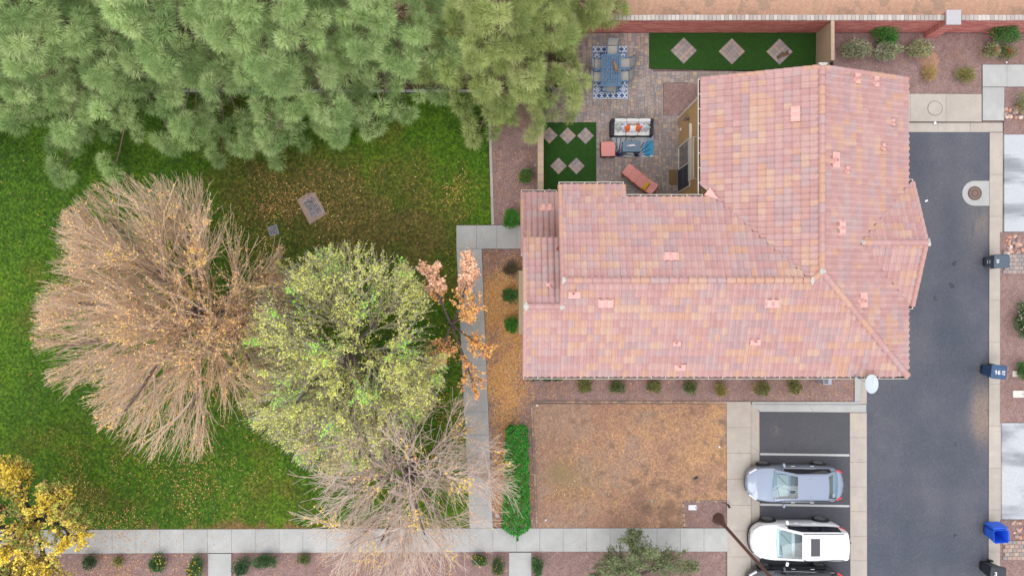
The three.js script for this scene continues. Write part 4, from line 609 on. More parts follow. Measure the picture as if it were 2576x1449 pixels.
{ // sofa
  const [x, z] = D(1590, 321, 0.5), s = thing('sofa', 'dark wicker patio sofa with white cushions', 'sofa', x, z, 0, undefined, yP + 0.014), w = 2.16, d = 0.82;
  obj('base', box(w - 0.1, 0.28, d - 0.04, 0, 0.17, 0.01, 0, 0.02), M.wicker, s); for (let i = 0; i < 3; i++) obj('backrest', box(w / 3 - 0.012, 0.68, 0.15, (i - 1) * w / 3, 0.36, -d / 2 + 0.075, 0, 0.025), M.wicker, s);
  for (const k of [-1, 1]) obj('armrest', box(0.17, 0.6, d, k * (w / 2 - 0.085), 0.3, 0.004, 0, 0.025), M.wicker, s);
  for (let i = 0; i < 3; i++) { const c = obj('seat_cushion', cushion(0.6, 0.12, 0.58, 0.018), M.fabricWhite, s); c.position.set((i - 1) * 0.605, 0.38, 0.1); const b = obj('back_cushion', cushion(0.6, 0.15, 0.42, 0.02), M.fabricWhite, s); b.position.set((i - 1) * 0.605, 0.56, -0.24); b.rotation.x = 1.1; b.rotation.y = (i - 1) * 0.04; }
  for (const k of [-1, 1]) obj('foot', box(0.08, 0.06, 0.5, k * 0.9, 0.03, 0), M.dark, s);
  const orange = std({ color: C(250, 122, 62), map: sized(T.stucco, 0.3) }), sage = std({ color: C(204, 212, 208), map: sized(T.stucco, 0.3) });
  const pat = std({ map: canvasTex(128, 128, (g, W, H) => { g.fillStyle = cssA(234, 232, 240); g.fillRect(0, 0, W, H); g.strokeStyle = cssA(160, 146, 196); g.lineWidth = 6; for (let i = -2; i < 12; i++) { g.beginPath(); for (let q = 0; q <= W; q += 8) g.lineTo(q, i * 16 + 6 * Math.sin(q / 9 + i)); g.stroke(); } }) });
  const put = (nm, label, px, py, mat, ry, tilt, sz) => { const [a, b] = D(px, py, 0.62), t = thing(nm, label, 'pillow', a, b, ry, undefined, yP + 0.62); const m = obj('cover', pillow(sz, sz, 0.15), mat, t); m.rotation.x = tilt; };
  put('throw_pillow', 'sage throw pillow at the sofa end by the coral ottoman', 1558, 320, sage, 0.75, 0.75, 0.4); put('throw_pillow', 'lilac patterned throw pillow beside the left orange pillow', 1571, 321, pat, 0.6, 0.7, 0.38); put('throw_pillow', 'orange throw pillow leaning on the lilac one on the ottoman side', 1580, 323, orange, 0.45, 0.7, 0.36); put('throw_pillow', 'plain white lumbar pillow between the two orange pillows', 1592, 324, M.fabricWhite, 0, 0.6, 0.36);
  put('throw_pillow', 'orange throw pillow on the house side of the sofa', 1605, 322, orange, -0.5, 0.7, 0.36); put('throw_pillow', 'lilac patterned throw pillow on the house side of the sofa', 1614, 320, pat, -0.65, 0.72, 0.38); put('throw_pillow', 'sage throw pillow at the sofa end by the house', 1624, 320, sage, -0.8, 0.75, 0.4);
}
{ const [x, z] = D(1530, 375, 0.4), o = thing('ottoman', 'square wicker ottoman with coral cushion', 'ottoman', x, z, 0.02, undefined, yP), b = 0.72; obj('base', box(b, 0.3, b + 0.03, 0, 0.16, 0, 0, 0.02), std({ color: C(74, 48, 46), bumpMap: sized(T.noise, 0.12), bumpScale: 0.01 }), o); const c = obj('cushion', cushion(0.72, 0.11, 0.75, 0.015), M.fabricCoral, o); c.position.y = 0.365; for (const [i, j] of [[-1, -1], [1, -1], [-1, 1], [1, 1]]) obj('leg', cyl(0.02, 0.02, 0.05, i * 0.3, 0.025, j * 0.3, 8), M.dark, o); }
{ const [x, z] = D(1589, 369, 0.42), t = thing('coffee_table', 'slate blue coffee table standing on the palm rug', 'table', x, z, 0, undefined, yP + 0.014); obj('top', box(0.92, 0.05, 0.54, 0, 0.415, 0, 0, 0.006), std({ color: C(118, 144, 170), roughness: 0.5, map: sized(T.stucco, 0.6) }), t); obj('body', box(0.84, 0.36, 0.46, 0, 0.2, 0), std({ color: C(58, 66, 84) }), t); for (const [i, j] of [[-1, -1], [1, -1], [-1, 1], [1, 1]]) obj('leg', box(0.06, 0.4, 0.06, i * 0.42, 0.2, j * 0.23), M.dark, t);
  const c = thing('coral_ornament', 'white driftwood-like ornament lying on the coffee table', 'ornament', ...D(1589, 367, 0.47), 0.1, undefined, yP + 0.014 + 0.44); const gb = new GB(), r = rng(19); for (let i = 0; i < 26; i++) { const a = r() * 6.28, l = 0.06 + r() * 0.12; gb.tube([[(r() - 0.5) * 0.2, 0.03, (r() - 0.5) * 0.05], [(r() - 0.5) * 0.2, 0.05 + r() * 0.03, (r() - 0.5) * 0.08], [Math.cos(a) * l * 1.5, 0.02 + r() * 0.05, Math.sin(a) * l * 0.6]], [0.026, 0.024, 0.008], 5); } obj('branches', gb.geo(), M.white, c); }
{ // chaise longue
  const [x, z] = D(1610, 452, 0.42), c = thing('chaise_longue', 'wooden chaise longue with coral cushion', 'chaise', x, z, -0.68, undefined, yP); // long axis x; head at +x
  const L = 1.85, w = 0.66; for (const k of [-1, 1]) obj('side_rail', box(L, 0.07, 0.045, 0, 0.3, k * (w / 2)), M.wood, c); for (const [i, j] of [[-0.8, -1], [-0.8, 1], [0.74, -1], [0.74, 1]]) obj('leg', box(0.06, 0.3, 0.05, i, 0.15, j * (w / 2)), M.wood, c);
  for (let i = 0; i < 9; i++) obj('slat', box(0.07, 0.02, w - 0.05, -0.86 + i * 0.135, 0.33, 0), M.wood, c);
  const back = obj('backrest', join([box(0.62, 0.03, 0.05, 0.31, 0, -w / 2 + 0.06), box(0.62, 0.03, 0.05, 0.31, 0, w / 2 - 0.06), ...[0, 1, 2, 3, 4].map(i => box(0.07, 0.022, w - 0.08, 0.08 + i * 0.13, 0.012, 0))]), M.wood, c); back.position.set(0.36, 0.34, 0); back.rotation.z = 0.42; obj('prop', join([bar([0.45, -0.05, -0.22], [0.72, -0.36, -0.22], 0.016), bar([0.45, -0.05, 0.22], [0.72, -0.36, 0.22], 0.016)]), M.wood, back);
  const n = 3; for (let i = 0; i < n; i++) { const q = obj('seat_cushion', cushion(0.435, 0.09, 0.64, 0.012), M.fabricCoral, c); q.position.set(-0.72 + i * 0.43, 0.395, 0); } const q = obj('back_cushion', cushion(0.64, 0.09, 0.64, 0.012), M.fabricCoral, c); q.position.set(0.355 + 0.28, 0.40 + 0.15, 0); q.rotation.z = 0.42;
  const p = thing('throw_pillow', 'mustard lumbar pillow on the coral chaise', 'pillow', ...D(1626, 468, 0.62), -0.68, undefined, yP + 0.58), m = obj('cover', pillow(0.22, 0.5, 0.13), std({ color: C(238, 186, 52), map: sized(T.stucco, 0.3) }), p); m.rotation.z = 0.4;
}
{ const [x, z] = D(1694, 446), d = thing('doormat', 'brown doormat in front of the patio door', 'doormat', x, z, 0, undefined, yP); obj('mat', box(0.44, 0.018, 0.78, 0, 0.009, 0, 0, 0.004), std({ color: C(134, 106, 74), bumpMap: sized(T.noise, 0.1), bumpScale: 0.01 }), d); }

// ---------------------------------------------------------------- foliage
const leafMat = std({ vertexColors: true, roughness: 0.75 });
const barkMat = std({ vertexColors: true, roughness: 0.95 });
const lin = (r, g, b, k = 1) => { const c = C(r, g, b, k); return [c.r, c.g, c.b]; };
const jitC = (c, r, a = 0.2) => { const k = 1 + (r() - 0.5) * 2 * a; return [c[0] * k, c[1] * k, c[2] * k]; };
const norm = v => { const l = Math.hypot(...v) || 1; return [v[0] / l, v[1] / l, v[2] / l]; };
function leaf(gb, p, len, wid, r, col, dir) { // folded leaf of four triangles' worth of outline (two used)
  const d = dir || norm([r() - 0.5, (r() - 0.5) * 0.7 + 0.1, r() - 0.5]); let s = norm([d[1] * 0.3 - d[2], d[2] * 0.2 - d[0] * 0.3 + (r() - 0.5) * 0.8, d[0] + (r() - 0.5) * 0.3]); const q = d[0] * s[0] + d[1] * s[1] + d[2] * s[2]; s = norm([s[0] - d[0] * q, s[1] - d[1] * q, s[2] - d[2] * q]);
  const b = [p[0] + d[0] * len, p[1] + d[1] * len, p[2] + d[2] * len], m = [p[0] + d[0] * len * 0.45, p[1] + d[1] * len * 0.45, p[2] + d[2] * len * 0.45];
  gb.tri(p, [m[0] + s[0] * wid, m[1] + s[1] * wid + wid * 0.25, m[2] + s[2] * wid], b, col); gb.tri(p, b, [m[0] - s[0] * wid, m[1] - s[1] * wid + wid * 0.25, m[2] - s[2] * wid], col);
}
// rounded shrub: stems from the root, leaves through an uneven crown
function shrub(px, py, o) {
  const h = o.h || 0.6, r = rng(o.seed || Math.round(px * 31 + py)), [x, z] = D(px, py, h * 0.5), rx = o.rx, rz = o.rz || rx, g = thing(o.name || 'shrub', o.label, 'shrub', x, z, 0, o.group);
  const st = new GB(true), lf = new GB(true), lobes = []; for (let i = 0; i < (o.lobes || 9); i++) { const a = r() * 6.283, q = Math.sqrt(r()) * 0.62, e = 0.35 + r() * 0.4; lobes.push([Math.cos(a) * q * rx, h * (0.35 + 0.38 * (1 - q) + r() * 0.14), Math.sin(a) * q * rz, rx * e * 0.9, h * 0.34, rz * e * 0.9]); }
  lobes.push([0, h * 0.5, 0, rx * 0.72, h * 0.45, rz * 0.72]);
  for (const l of lobes) st.tube([[0, 0, 0], [l[0] * 0.5 + (r() - 0.5) * 0.05, l[1] * 0.55, l[2] * 0.5], [l[0], l[1], l[2]]], [0.02, 0.014, 0.006], 4, jitC(lin(120, 96, 80), r));
  for (let i = 0; i < o.n; i++) {
    const l = lobes[Math.floor(r() * lobes.length)], d = norm([r() - 0.5, r() - 0.42, r() - 0.5]), k = Math.pow(r(), 0.35); const p = [l[0] + d[0] * k * l[3], Math.max(0.02, l[1] + d[1] * k * l[4]), l[2] + d[2] * k * l[5]];
    const c = o.cols[Math.floor(r() * o.cols.length)]; leaf(lf, p, (o.len || 0.07) * (0.6 + 0.8 * r()), (o.wid || 0.02) * (0.7 + 0.6 * r()), r, jitC(c, r, 0.22), norm([d[0] + (r() - 0.5) * 1.2, d[1] * 0.6 + 0.25 + (r() - 0.5) * 0.7, d[2] + (r() - 0.5) * 1.2]));
  }
  obj('stem', st.geo(), barkMat, g); obj('foliage', lf.geo(), leafMat, g);
  if (o.flowers) { const fl = new GB(true); for (let i = 0; i < o.flowers.n; i++) { const a = r() * 6.283, q = Math.sqrt(r()) * 0.85, bx = o.flowers.at ? o.flowers.at[0] + (r() - 0.5) * o.flowers.sp : Math.cos(a) * q * rx, bz = o.flowers.at ? o.flowers.at[1] + (r() - 0.5) * o.flowers.sp : Math.sin(a) * q * rz; const p = [bx, h * (0.92 - 0.3 * q * q) + r() * 0.05, bz]; for (let k = 0; k < 5; k++) { const t = k * 1.2566 + r(); leaf(fl, p, o.flowers.s, o.flowers.s * 0.4, r, jitC(o.flowers.c, r, 0.12), norm([Math.cos(t), 0.3, Math.sin(t)])); } } obj('flowers', fl.geo(), leafMat, g); }
  return g;
}
const gDeep = [lin(62, 108, 44), lin(84, 132, 54), lin(46, 86, 38), lin(100, 150, 66)], gBright = [lin(70, 140, 40), lin(96, 164, 52), lin(52, 112, 34)], gOlive = [lin(132, 132, 60), lin(150, 146, 78), lin(110, 112, 54), lin(168, 152, 96)], gDusty = [lin(126, 144, 104), lin(160, 168, 128), lin(96, 120, 84), lin(186, 182, 150), lin(150, 130, 96)], gDark = [lin(58, 88, 52), lin(74, 106, 62), lin(48, 74, 46), lin(90, 118, 72)];
const yellow = { n: 18, s: 0.035, c: lin(244, 208, 60) };
// gravel bed by the brick wall
shrub(2226, 92, { rx: 0.78, rz: 0.55, h: 0.95, n: 2600, cols: gBright.concat(gDeep), label: 'bright green bush against the brick wall by the side wall' });
shrub(2152, 128, { rx: 0.78, rz: 0.5, h: 0.7, n: 2200, cols: gDusty, len: 0.09, label: 'dusty green bush closest to the stucco side wall' });
shrub(2234, 126, { rx: 0.85, rz: 0.52, h: 0.75, n: 2400, cols: gDusty, len: 0.09, label: 'dusty green bush with pale pink blossoms', flowers: { n: 16, s: 0.04, c: lin(226, 192, 206), at: [-0.5, 0.02], sp: 0.5 } });
shrub(2312, 126, { rx: 0.75, rz: 0.48, h: 0.7, n: 2000, cols: gDusty.concat([lin(190, 176, 120), lin(176, 160, 90)]), len: 0.09, label: 'yellowing bush beside the round gravel scrape' });
shrub(2340, 183, { rx: 0.42, rz: 0.42, h: 0.4, n: 900, cols: [lin(204, 172, 116), lin(184, 150, 96), lin(160, 140, 76)], len: 0.16, wid: 0.008, label: 'dry straw-coloured tuft beside the round gravel scrape' });
shrub(2430, 191, { rx: 0.52, rz: 0.5, h: 0.5, n: 1100, cols: gOlive, len: 0.13, wid: 0.012, label: 'olive shrub beside the pale concrete walk' });
shrub(2526, 88, { rx: 0.95, rz: 0.7, h: 1.0, n: 3000, cols: gDeep, label: 'large dark green bush right of the wall pier', flowers: { n: 5, s: 0.05, c: lin(190, 40, 64), at: [-0.9, 0.1], sp: 0.3 } });
shrub(2486, 127, { rx: 0.66, rz: 0.45, h: 0.6, n: 1800, cols: gDusty.concat(gOlive), label: 'mottled bush with a red bloom below the large green bush', flowers: { n: 5, s: 0.06, c: lin(210, 60, 76), at: [0.25, 0], sp: 0.2 } });
shrub(2537, 130, { rx: 0.55, rz: 0.42, h: 0.5, n: 1200, cols: gDark.concat(gOlive), label: 'low bush with bright red flowers', flowers: { n: 12, s: 0.05, c: lin(226, 30, 62), at: [0, 0], sp: 0.28 } });
shrub(2574, 262, { rx: 0.4, rz: 0.6, h: 0.5, n: 800, cols: gOlive.concat(gDusty), len: 0.14, wid: 0.012, label: 'spiky olive shrub above the pale driveway' });
// beside the house front
shrub(1325, 445, { rx: 0.4, rz: 0.44, h: 0.6, n: 1500, cols: gDeep.concat(gOlive.slice(0, 1)), label: 'small green bush at the foot of the low patio wall' });
shrub(1287, 550, { rx: 0.55, rz: 0.48, h: 0.8, n: 2400, cols: gBright, label: 'bright green bush overhanging the porch path' });
shrub(1285, 677, { rx: 0.42, rz: 0.42, h: 0.45, n: 900, cols: [lin(104, 94, 66), lin(84, 82, 54), lin(120, 104, 80)], label: 'brownish thin shrub beside the porch' });
shrub(1284, 746, { rx: 0.4, rz: 0.42, h: 0.6, n: 1500, cols: gDeep, label: 'green bush at the upper half of the porch ledge' });
shrub(1286, 817, { rx: 0.34, rz: 0.44, h: 0.6, n: 1600, cols: gBright, label: 'bright green bush at the lower half of the porch ledge' });
[[1469, 972, 0.4, 1], [1555, 972, 0.4, 0], [1644, 973, 0.38, 1], [1734, 975, 0.4, 0], [1815, 979, 0.36, 2], [1917, 980, 0.42, 1], [1998, 972, 0.42, 1]].forEach(([x, y, s, k], i) => shrub(x, y, { rx: s, h: 0.5, n: 1300, cols: k === 0 ? gDark.concat(gOlive.slice(0, 2)) : k === 2 ? gOlive.concat([lin(176, 140, 84)]) : gOlive.concat(gDark.slice(0, 2)), len: 0.08, wid: 0.016, group: 'shrubs along the south eave', label: ['olive shrub of the eave row, end plant by the leaf litter', 'dark shrub of the eave row, second from the leaf litter', 'olive shrub of the eave row, third from the leaf litter', 'dark shrub of the eave row, middle plant', 'thin half-dry shrub of the eave row', 'olive shrub of the eave row, second from the utility box', 'loose green shrub of the eave row next to the utility box'][i] }));
[[1345, 949], [1375, 948], [1400, 949]].forEach(([x, y], i) => shrub(x, y, { rx: 0.35, rz: 0.22, h: 0.5, n: 500, cols: gDark, label: ['dark bush under the eave at the house corner', 'dark bush under the eave, next to the corner bush', 'dark bush under the eave, facing the dormant lawn'][i], group: 'bushes tucked under the south eave' }));
// strip below the long pavement
shrub(225, 1414, { rx: 0.42, h: 0.5, n: 1300, cols: gDark.concat([lin(86, 84, 64)]), label: 'dark shrub closest to the yellow tree' });
shrub(297, 1414, { rx: 0.3, h: 0.35, n: 700, cols: gOlive, label: 'small thin olive shrub right of the dark one' });
shrub(397, 1415, { rx: 0.48, h: 0.6, n: 1900, cols: gDark.concat(gDeep), flowers: yellow, label: 'round dark shrub with a few yellow flowers' });
shrub(489, 1424, { rx: 0.48, rz: 0.6, h: 0.6, n: 1900, cols: gDark.concat(gDeep), flowers: { n: 26, s: 0.045, c: lin(250, 200, 40) }, label: 'shrub with many yellow flowers left of the concrete crossing' });
shrub(609, 1424, { rx: 0.46, rz: 0.62, h: 0.65, n: 2200, cols: gDark, label: 'dense dark shrub right of the concrete crossing' });
shrub(668, 1413, { rx: 0.62, rz: 0.36, h: 0.55, n: 2000, cols: gDark.concat(gDeep.slice(0, 2)), label: 'wide dark green shrub beside the dense one' });
shrub(763, 1406, { rx: 0.34, h: 0.4, n: 900, cols: gOlive.concat(gDark), label: 'small olive shrub under the bare tree edge' });
shrub(1202, 1410, { rx: 0.42, rz: 0.36, h: 0.55, n: 1500, cols: gDark.concat(gDeep), flowers: yellow, label: 'boxy dark shrub dotted yellow by the path crossing' });
shrub(1256, 1424, { rx: 0.36, rz: 0.6, h: 0.6, n: 1600, cols: gDark.concat(gOlive.slice(0, 1)), flowers: { n: 6, s: 0.04, c: lin(244, 208, 60) }, label: 'tall dark shrub left of the lower concrete crossing' });
shrub(1351, 1424, { rx: 0.32, rz: 0.62, h: 0.6, n: 1700, cols: gDark.concat(gDeep), label: 'narrow trimmed shrub right of the lower concrete crossing' });
// across the road
shrub(2572, 800, { rx: 0.35, rz: 1.1, h: 0.7, n: 2600, cols: gDeep.concat(gDark), flowers: { n: 40, s: 0.03, c: lin(226, 206, 196) }, label: 'dark flowering hedge bush across the road' });
shrub(2574, 935, { rx: 0.25, rz: 0.6, h: 0.6, n: 1200, cols: gDeep, flowers: { n: 3, s: 0.05, c: lin(200, 40, 90) }, label: 'dark bush beside the small round-holed lid' });
// clipped hedge
{
  const g = thing('hedge', 'long bright green clipped hedge beside the path', 'hedge', ...D(1301, 1205, 0.6)), r = rng(88), lf = new GB(true), st = new GB(true), cols = [lin(44, 138, 34), lin(62, 160, 44), lin(34, 112, 28), lin(84, 176, 60)];
  const half = t => lerp(0.5, 0.66, t) * (t < 0.05 ? Math.pow(Math.max(0.02, t / 0.05), 0.4) : t > 0.95 ? Math.pow(Math.max(0.02, (1 - t) / 0.05), 0.5) : 1), L = 5.45, H = 0.95;
  for (let i = 0; i < 15000; i++) { const t = r(), w = half(t) * (1 + 0.07 * Math.sin(t * 43) + 0.05 * Math.sin(t * 97 + 1)), s = (r() * 2 - 1), side = r() < 0.35; const yy = side ? 0.08 + r() * (H - 0.12) : H - 0.14 * Math.pow(Math.abs(s), 6) - Math.pow(r(), 2) * 0.22, xx = side ? Math.sign(s) * w * (1 - r() * 0.12) : s * w; const bump = 0.07 * Math.sin(t * 31 + s * 5) + 0.05 * Math.sin(t * 77 + s * 9) + 0.05 * Math.sin(t * 131 - s * 13); if (Math.sin(t * 57 + s * 6.3) * Math.sin(t * 23 - s * 9) > 0.72 && !side) continue; const p = [xx + (t - 0.5) * -0.05 - 0.04, Math.max(0.05, yy + bump), (t - 0.5) * L]; leaf(lf, p, 0.06 + r() * 0.05, 0.022, r, jitC(cols[Math.floor(r() * 4)], r, 0.2), norm([(r() - 0.5) * 1.6 + (side ? Math.sign(s) * 0.6 : 0), 0.35 + (r() - 0.5), (r() - 0.5) * 1.6])); }
  for (let i = 0; i < 40; i++) { const t = r(), a = [(r() - 0.5) * 0.6, 0, (t - 0.5) * (L - 0.4)]; st.tube([a, [a[0] * 1.1, 0.45, a[2] + (r() - 0.5) * 0.2], [a[0] * 1.3 + (r() - 0.5) * 0.2, 0.85, a[2] + (r() - 0.5) * 0.3]], [0.018, 0.012, 0.005], 4, lin(110, 88, 70)); }
  obj('foliage', lf.geo(), leafMat, g); obj('stem', st.geo(), barkMat, g);
  const sh = new GB(true); for (let i = 0; i < 160; i++) { const t = r(); leaf(sh, [0.02 + (r() - 0.5) * 0.14 * (1 - t * 0.5), 0.55 - t * 0.25, L / 2 - 0.1 + t * 0.62], 0.07, 0.022, r, jitC(cols[Math.floor(r() * 4)], r)); } obj('loose_shoot', sh.geo(), leafMat, g);
}
// potted plants against the low wall
{
  const pot = (px, py, R, H, c, nm, label, fn) => { const [x, z] = D(px, py), g = thing(nm, label, 'potted plant', x, z, 0, undefined, yP); obj('pot', new THREE.LatheGeometry([[0.001, 0], [R * 0.7, 0], [R, H], [R * 1.06, H], [R * 0.94, H], [R * 0.9, H - 0.04], [0.001, H - 0.04]].map(q => new THREE.Vector2(...q)), 20), std({ color: C(...c), roughness: 0.5 }), g); fn(g, H, R); };
  const cone = (g, H, R) => { const r = rng(Math.round(g.position.x * 100)), gb = new GB(true); for (let i = 0; i < 1500; i++) { const t = Math.pow(r(), 1.4), a = r() * 6.283, q = (1 - t) * 0.24 * (0.8 + 0.2 * r()) + 0.02, p = [Math.cos(a) * q, H + 0.02 + t * 0.75, Math.sin(a) * q]; leaf(gb, p, 0.05, 0.016, r, jitC([lin(36, 96, 48), lin(52, 118, 60), lin(30, 76, 40)][i % 3], r), norm([Math.cos(a), 0.5, Math.sin(a)])); } obj('foliage', gb.geo(), leafMat, g); };
  const bloom = (cols) => (g, H, R) => { const r = rng(Math.round(g.position.z * 100 + 999)), gb = new GB(true); for (let i = 0; i < 420; i++) { const a = r() * 6.283, q = Math.sqrt(r()) * 0.24, p = [Math.cos(a) * q, H + r() * 0.3, Math.sin(a) * q]; leaf(gb, p, 0.09, 0.02, r, jitC(cols[i % cols.length], r)); } obj('foliage', gb.geo(), leafMat, g); };
  pot(1396, 214, 0.2, 0.32, [80, 76, 78], 'potted_topiary', 'clipped dark green topiary cone in front of the return wall', cone); pot(1374, 240, 0.2, 0.3, [80, 76, 78], 'potted_topiary', 'clipped topiary cone beside the low patio wall', cone);
  pot(1374, 200, 0.18, 0.3, [60, 96, 104], 'potted_plant', 'pot of purple-pink flowers in the wall corner', bloom([lin(206, 170, 196), lin(150, 110, 130), lin(90, 110, 100), lin(220, 190, 210)])); pot(1380, 215, 0.15, 0.28, [176, 190, 206], 'potted_plant', 'pale blue pot with white-green leaves', bloom([lin(200, 210, 200), lin(120, 140, 120), lin(170, 180, 190)])); pot(1366, 212, 0.16, 0.28, [50, 54, 60], 'potted_plant', 'dark pot with teal leaves against the low wall', bloom([lin(50, 96, 92), lin(70, 116, 104), lin(40, 70, 70)]));
}

// ---------------------------------------------------------------- trees
const barkTex = sized(T.noise, 0.25);
const bark = std({ vertexColors: true, roughness: 0.95, bumpMap: barkTex, bumpScale: 0.02 });
const rot = (d, ax, an) => { const c = Math.cos(an), s = Math.sin(an), k = 1 - c, [x, y, z] = ax, q = x * d[0] + y * d[1] + z * d[2]; return [d[0] * c + (y * d[2] - z * d[1]) * s + x * q * k, d[1] * c + (z * d[0] - x * d[2]) * s + y * q * k, d[2] * c + (x * d[1] - y * d[0]) * s + z * q * k]; };
const perp = (d, r) => { const a = norm([r() - 0.5, r() - 0.5, r() - 0.5]), q = a[0] * d[0] + a[1] * d[1] + a[2] * d[2]; return norm([a[0] - d[0] * q, a[1] - d[1] * q, a[2] - d[2] * q]); };
// pine: whorled branches, side shoots, round clumps of long needles at every shoot end
function pine(px, py, H, R, seed, label, o = {}) {
  const r = rng(seed), [x, z] = D(px, py), t = thing('pine_tree', label, 'tree', x, z, 0, 'pines along the brick wall'), wd = new GB(true), nd = new GB(true);
  const dry = new GB(true); const barkC = lin(118, 98, 84), twigC = lin(150, 128, 108);
  const lean = [(r() - 0.5) * 0.6, (r() - 0.5) * 0.5], axis = h => [lean[0] * h / H + 0.12 * Math.sin(h * 0.8 + seed), h, lean[1] * h / H + 0.1 * Math.sin(h * 0.7 + seed * 2)];
  const tp = []; for (let i = 0; i <= 12; i++) tp.push(axis(i / 12 * H)); wd.tube(tp, tp.map((_, i) => 0.2 * (1 - i / 12.6) + 0.015), 9, barkC);
  const base = o.cols || [lin(120, 150, 84, 1.25), lin(138, 166, 96, 1.25), lin(104, 136, 78, 1.25), lin(152, 176, 112, 1.25)];
  const clump = (c, dir, rad, n) => { // rounded head of long needles that radiate from a short shoot
    const tone = base[Math.floor(r() * base.length)], kk = 0.86 + 0.3 * r(), N = n * 17;
    for (let i = 0; i < N; i++) {
      let d = norm([r() - 0.5, r() - 0.5, r() - 0.5]); d = norm([d[0] + dir[0] * 0.5, d[1] + dir[1] * 0.4 + 0.3, d[2] + dir[2] * 0.5]); const q = rad * (0.12 + 0.5 * Math.sqrt(r())), p = [c[0] + d[0] * q, c[1] + d[1] * q * 0.85, c[2] + d[2] * q], v = norm([d[0] + (r() - 0.5) * 1.1, d[1] + (r() - 0.5) * 1.0, d[2] + (r() - 0.5) * 1.1]), L = 0.18 + 0.16 * r(), w = 0.0085, wv = perp(v, r), e = [p[0] + v[0] * L, p[1] + v[1] * L - 0.015, p[2] + v[2] * L];
      nd.tri([p[0] - wv[0] * w, p[1] - wv[1] * w, p[2] - wv[2] * w], [p[0] + wv[0] * w, p[1] + wv[1] * w, p[2] + wv[2] * w], e, jitC(tone, r, 0.2).map(t2 => t2 * kk));
    }
  };
  let whorl = 0; for (let h = o.h0 || 1.7; h < H - 0.3; h += 0.62 + 0.26 * r()) {
    const f = (h - 1.2) / (H - 1.2), L0 = R * Math.pow(1 - f, 0.7) * 1.12 + 0.35, nb = 5 + (r() < 0.4 ? 1 : 0), a0 = whorl++ * 1.9 + r();
    for (let b = 0; b < nb; b++) {
      const az = a0 + b / nb * 6.283 + (r() - 0.5) * 0.5; if (o.skip && o.skip(az, h)) continue; const L = L0 * (0.72 + 0.42 * r()), el = lerp(-0.12, 0.75, f) + (r() - 0.5) * 0.2; let p = axis(h), d = [Math.cos(az) * Math.cos(el), Math.sin(el), Math.sin(az) * Math.cos(el)]; const n = Math.max(4, Math.round(L / 0.38)), path = [p], dirs = [d];
      for (let i = 0; i < n; i++) { const t2 = i / n; d = norm([d[0] + (r() - 0.5) * 0.16, d[1] + (r() - 0.5) * 0.08 + (t2 > 0.5 ? 0.10 : -0.02) * (1 - f * 0.5), d[2] + (r() - 0.5) * 0.16]); p = [p[0] + d[0] * L / n, p[1] + d[1] * L / n, p[2] + d[2] * L / n]; path.push(p); dirs.push(d); }
      const r0 = 0.018 + 0.012 * L; wd.tube(path, path.map((_, i) => r0 * (1 - 0.8 * i / n)), 5, jitC(twigC, r, 0.15));
      clump(p, norm([d[0], d[1] + 0.3, d[2]]), 0.52 + 0.18 * r(), 30);
      for (let i = Math.floor(n * (h < 4 ? 0.45 : 0.3)); i < n; i++) for (const sd of [-1, 1]) { if (r() < 0.48) continue; const rem = (n - i) / n, sl = (0.3 + 0.34 * L * rem) * (0.6 + 0.6 * r()), q = path[i], dd = dirs[i], s = norm([-dd[2] * sd, 0.15 + 0.3 * r(), dd[0] * sd]), mixd = norm([dd[0] * 0.8 + s[0], dd[1] * 0.6 + s[1] * 0.8, dd[2] * 0.8 + s[2]]); const m1 = [q[0] + mixd[0] * sl * 0.5, q[1] + mixd[1] * sl * 0.5, q[2] + mixd[2] * sl * 0.5], e = [q[0] + mixd[0] * sl, q[1] + mixd[1] * sl + 0.08, q[2] + mixd[2] * sl]; wd.tube([q, m1, e], [r0 * 0.45, 0.009, 0.005], 3, jitC(twigC, r, 0.15)); clump(e, norm([mixd[0], mixd[1] + 0.4, mixd[2]]), 0.4 + 0.18 * r(), 19); if (sl > 0.9 && r() < 0.5) clump(m1, norm([mixd[0], mixd[1] + 0.6, mixd[2]]), 0.3, 7); }
    }
  }
  clump(axis(H), [0, 1, 0], 0.3, 8);
  const tr = obj('trunk', wd.geo(), bark, t), cr = obj('crown', nd.geo(), leafMat, t); return t;
}
const pineCool = [lin(146, 170, 108, 1.45), lin(162, 184, 120, 1.45), lin(130, 156, 96, 1.45), lin(170, 188, 128, 1.45)], pineWarm = [lin(146, 160, 92, 1.4), lin(160, 172, 104, 1.4), lin(130, 146, 82, 1.4), lin(168, 176, 114, 1.4)];
pine(1264, 164, 9.4, 4.15, 11, 'yellow-green pine overhanging the patio wall', { cols: pineWarm });
pine(1030, 140, 10.4, 4.0, 12, 'pine beside the one overhanging the patio', { cols: pineCool });
pine(812, 178, 10.8, 4.6, 13, 'bushy pine above the concrete-framed drain grate', { cols: pineCool });
pine(590, 168, 10.2, 4.4, 14, 'pine directly behind the large bare tree crown', { cols: pineCool });
pine(390, 196, 10.6, 4.4, 15, 'pine with long drooping branches over the lawn', { cols: pineCool });
pine(190, 188, 10.0, 4.4, 16, 'pine with bare sweeping limbs above the open lawn', { cols: pineCool });
pine(-10, 178, 10.4, 4.5, 17, 'last pine of the row, past the bare-limbed one', { cols: pineCool });
pine(1405, 22, 8.0, 2.7, 18, 'pine outside the brick wall beside the patio', { cols: pineWarm });

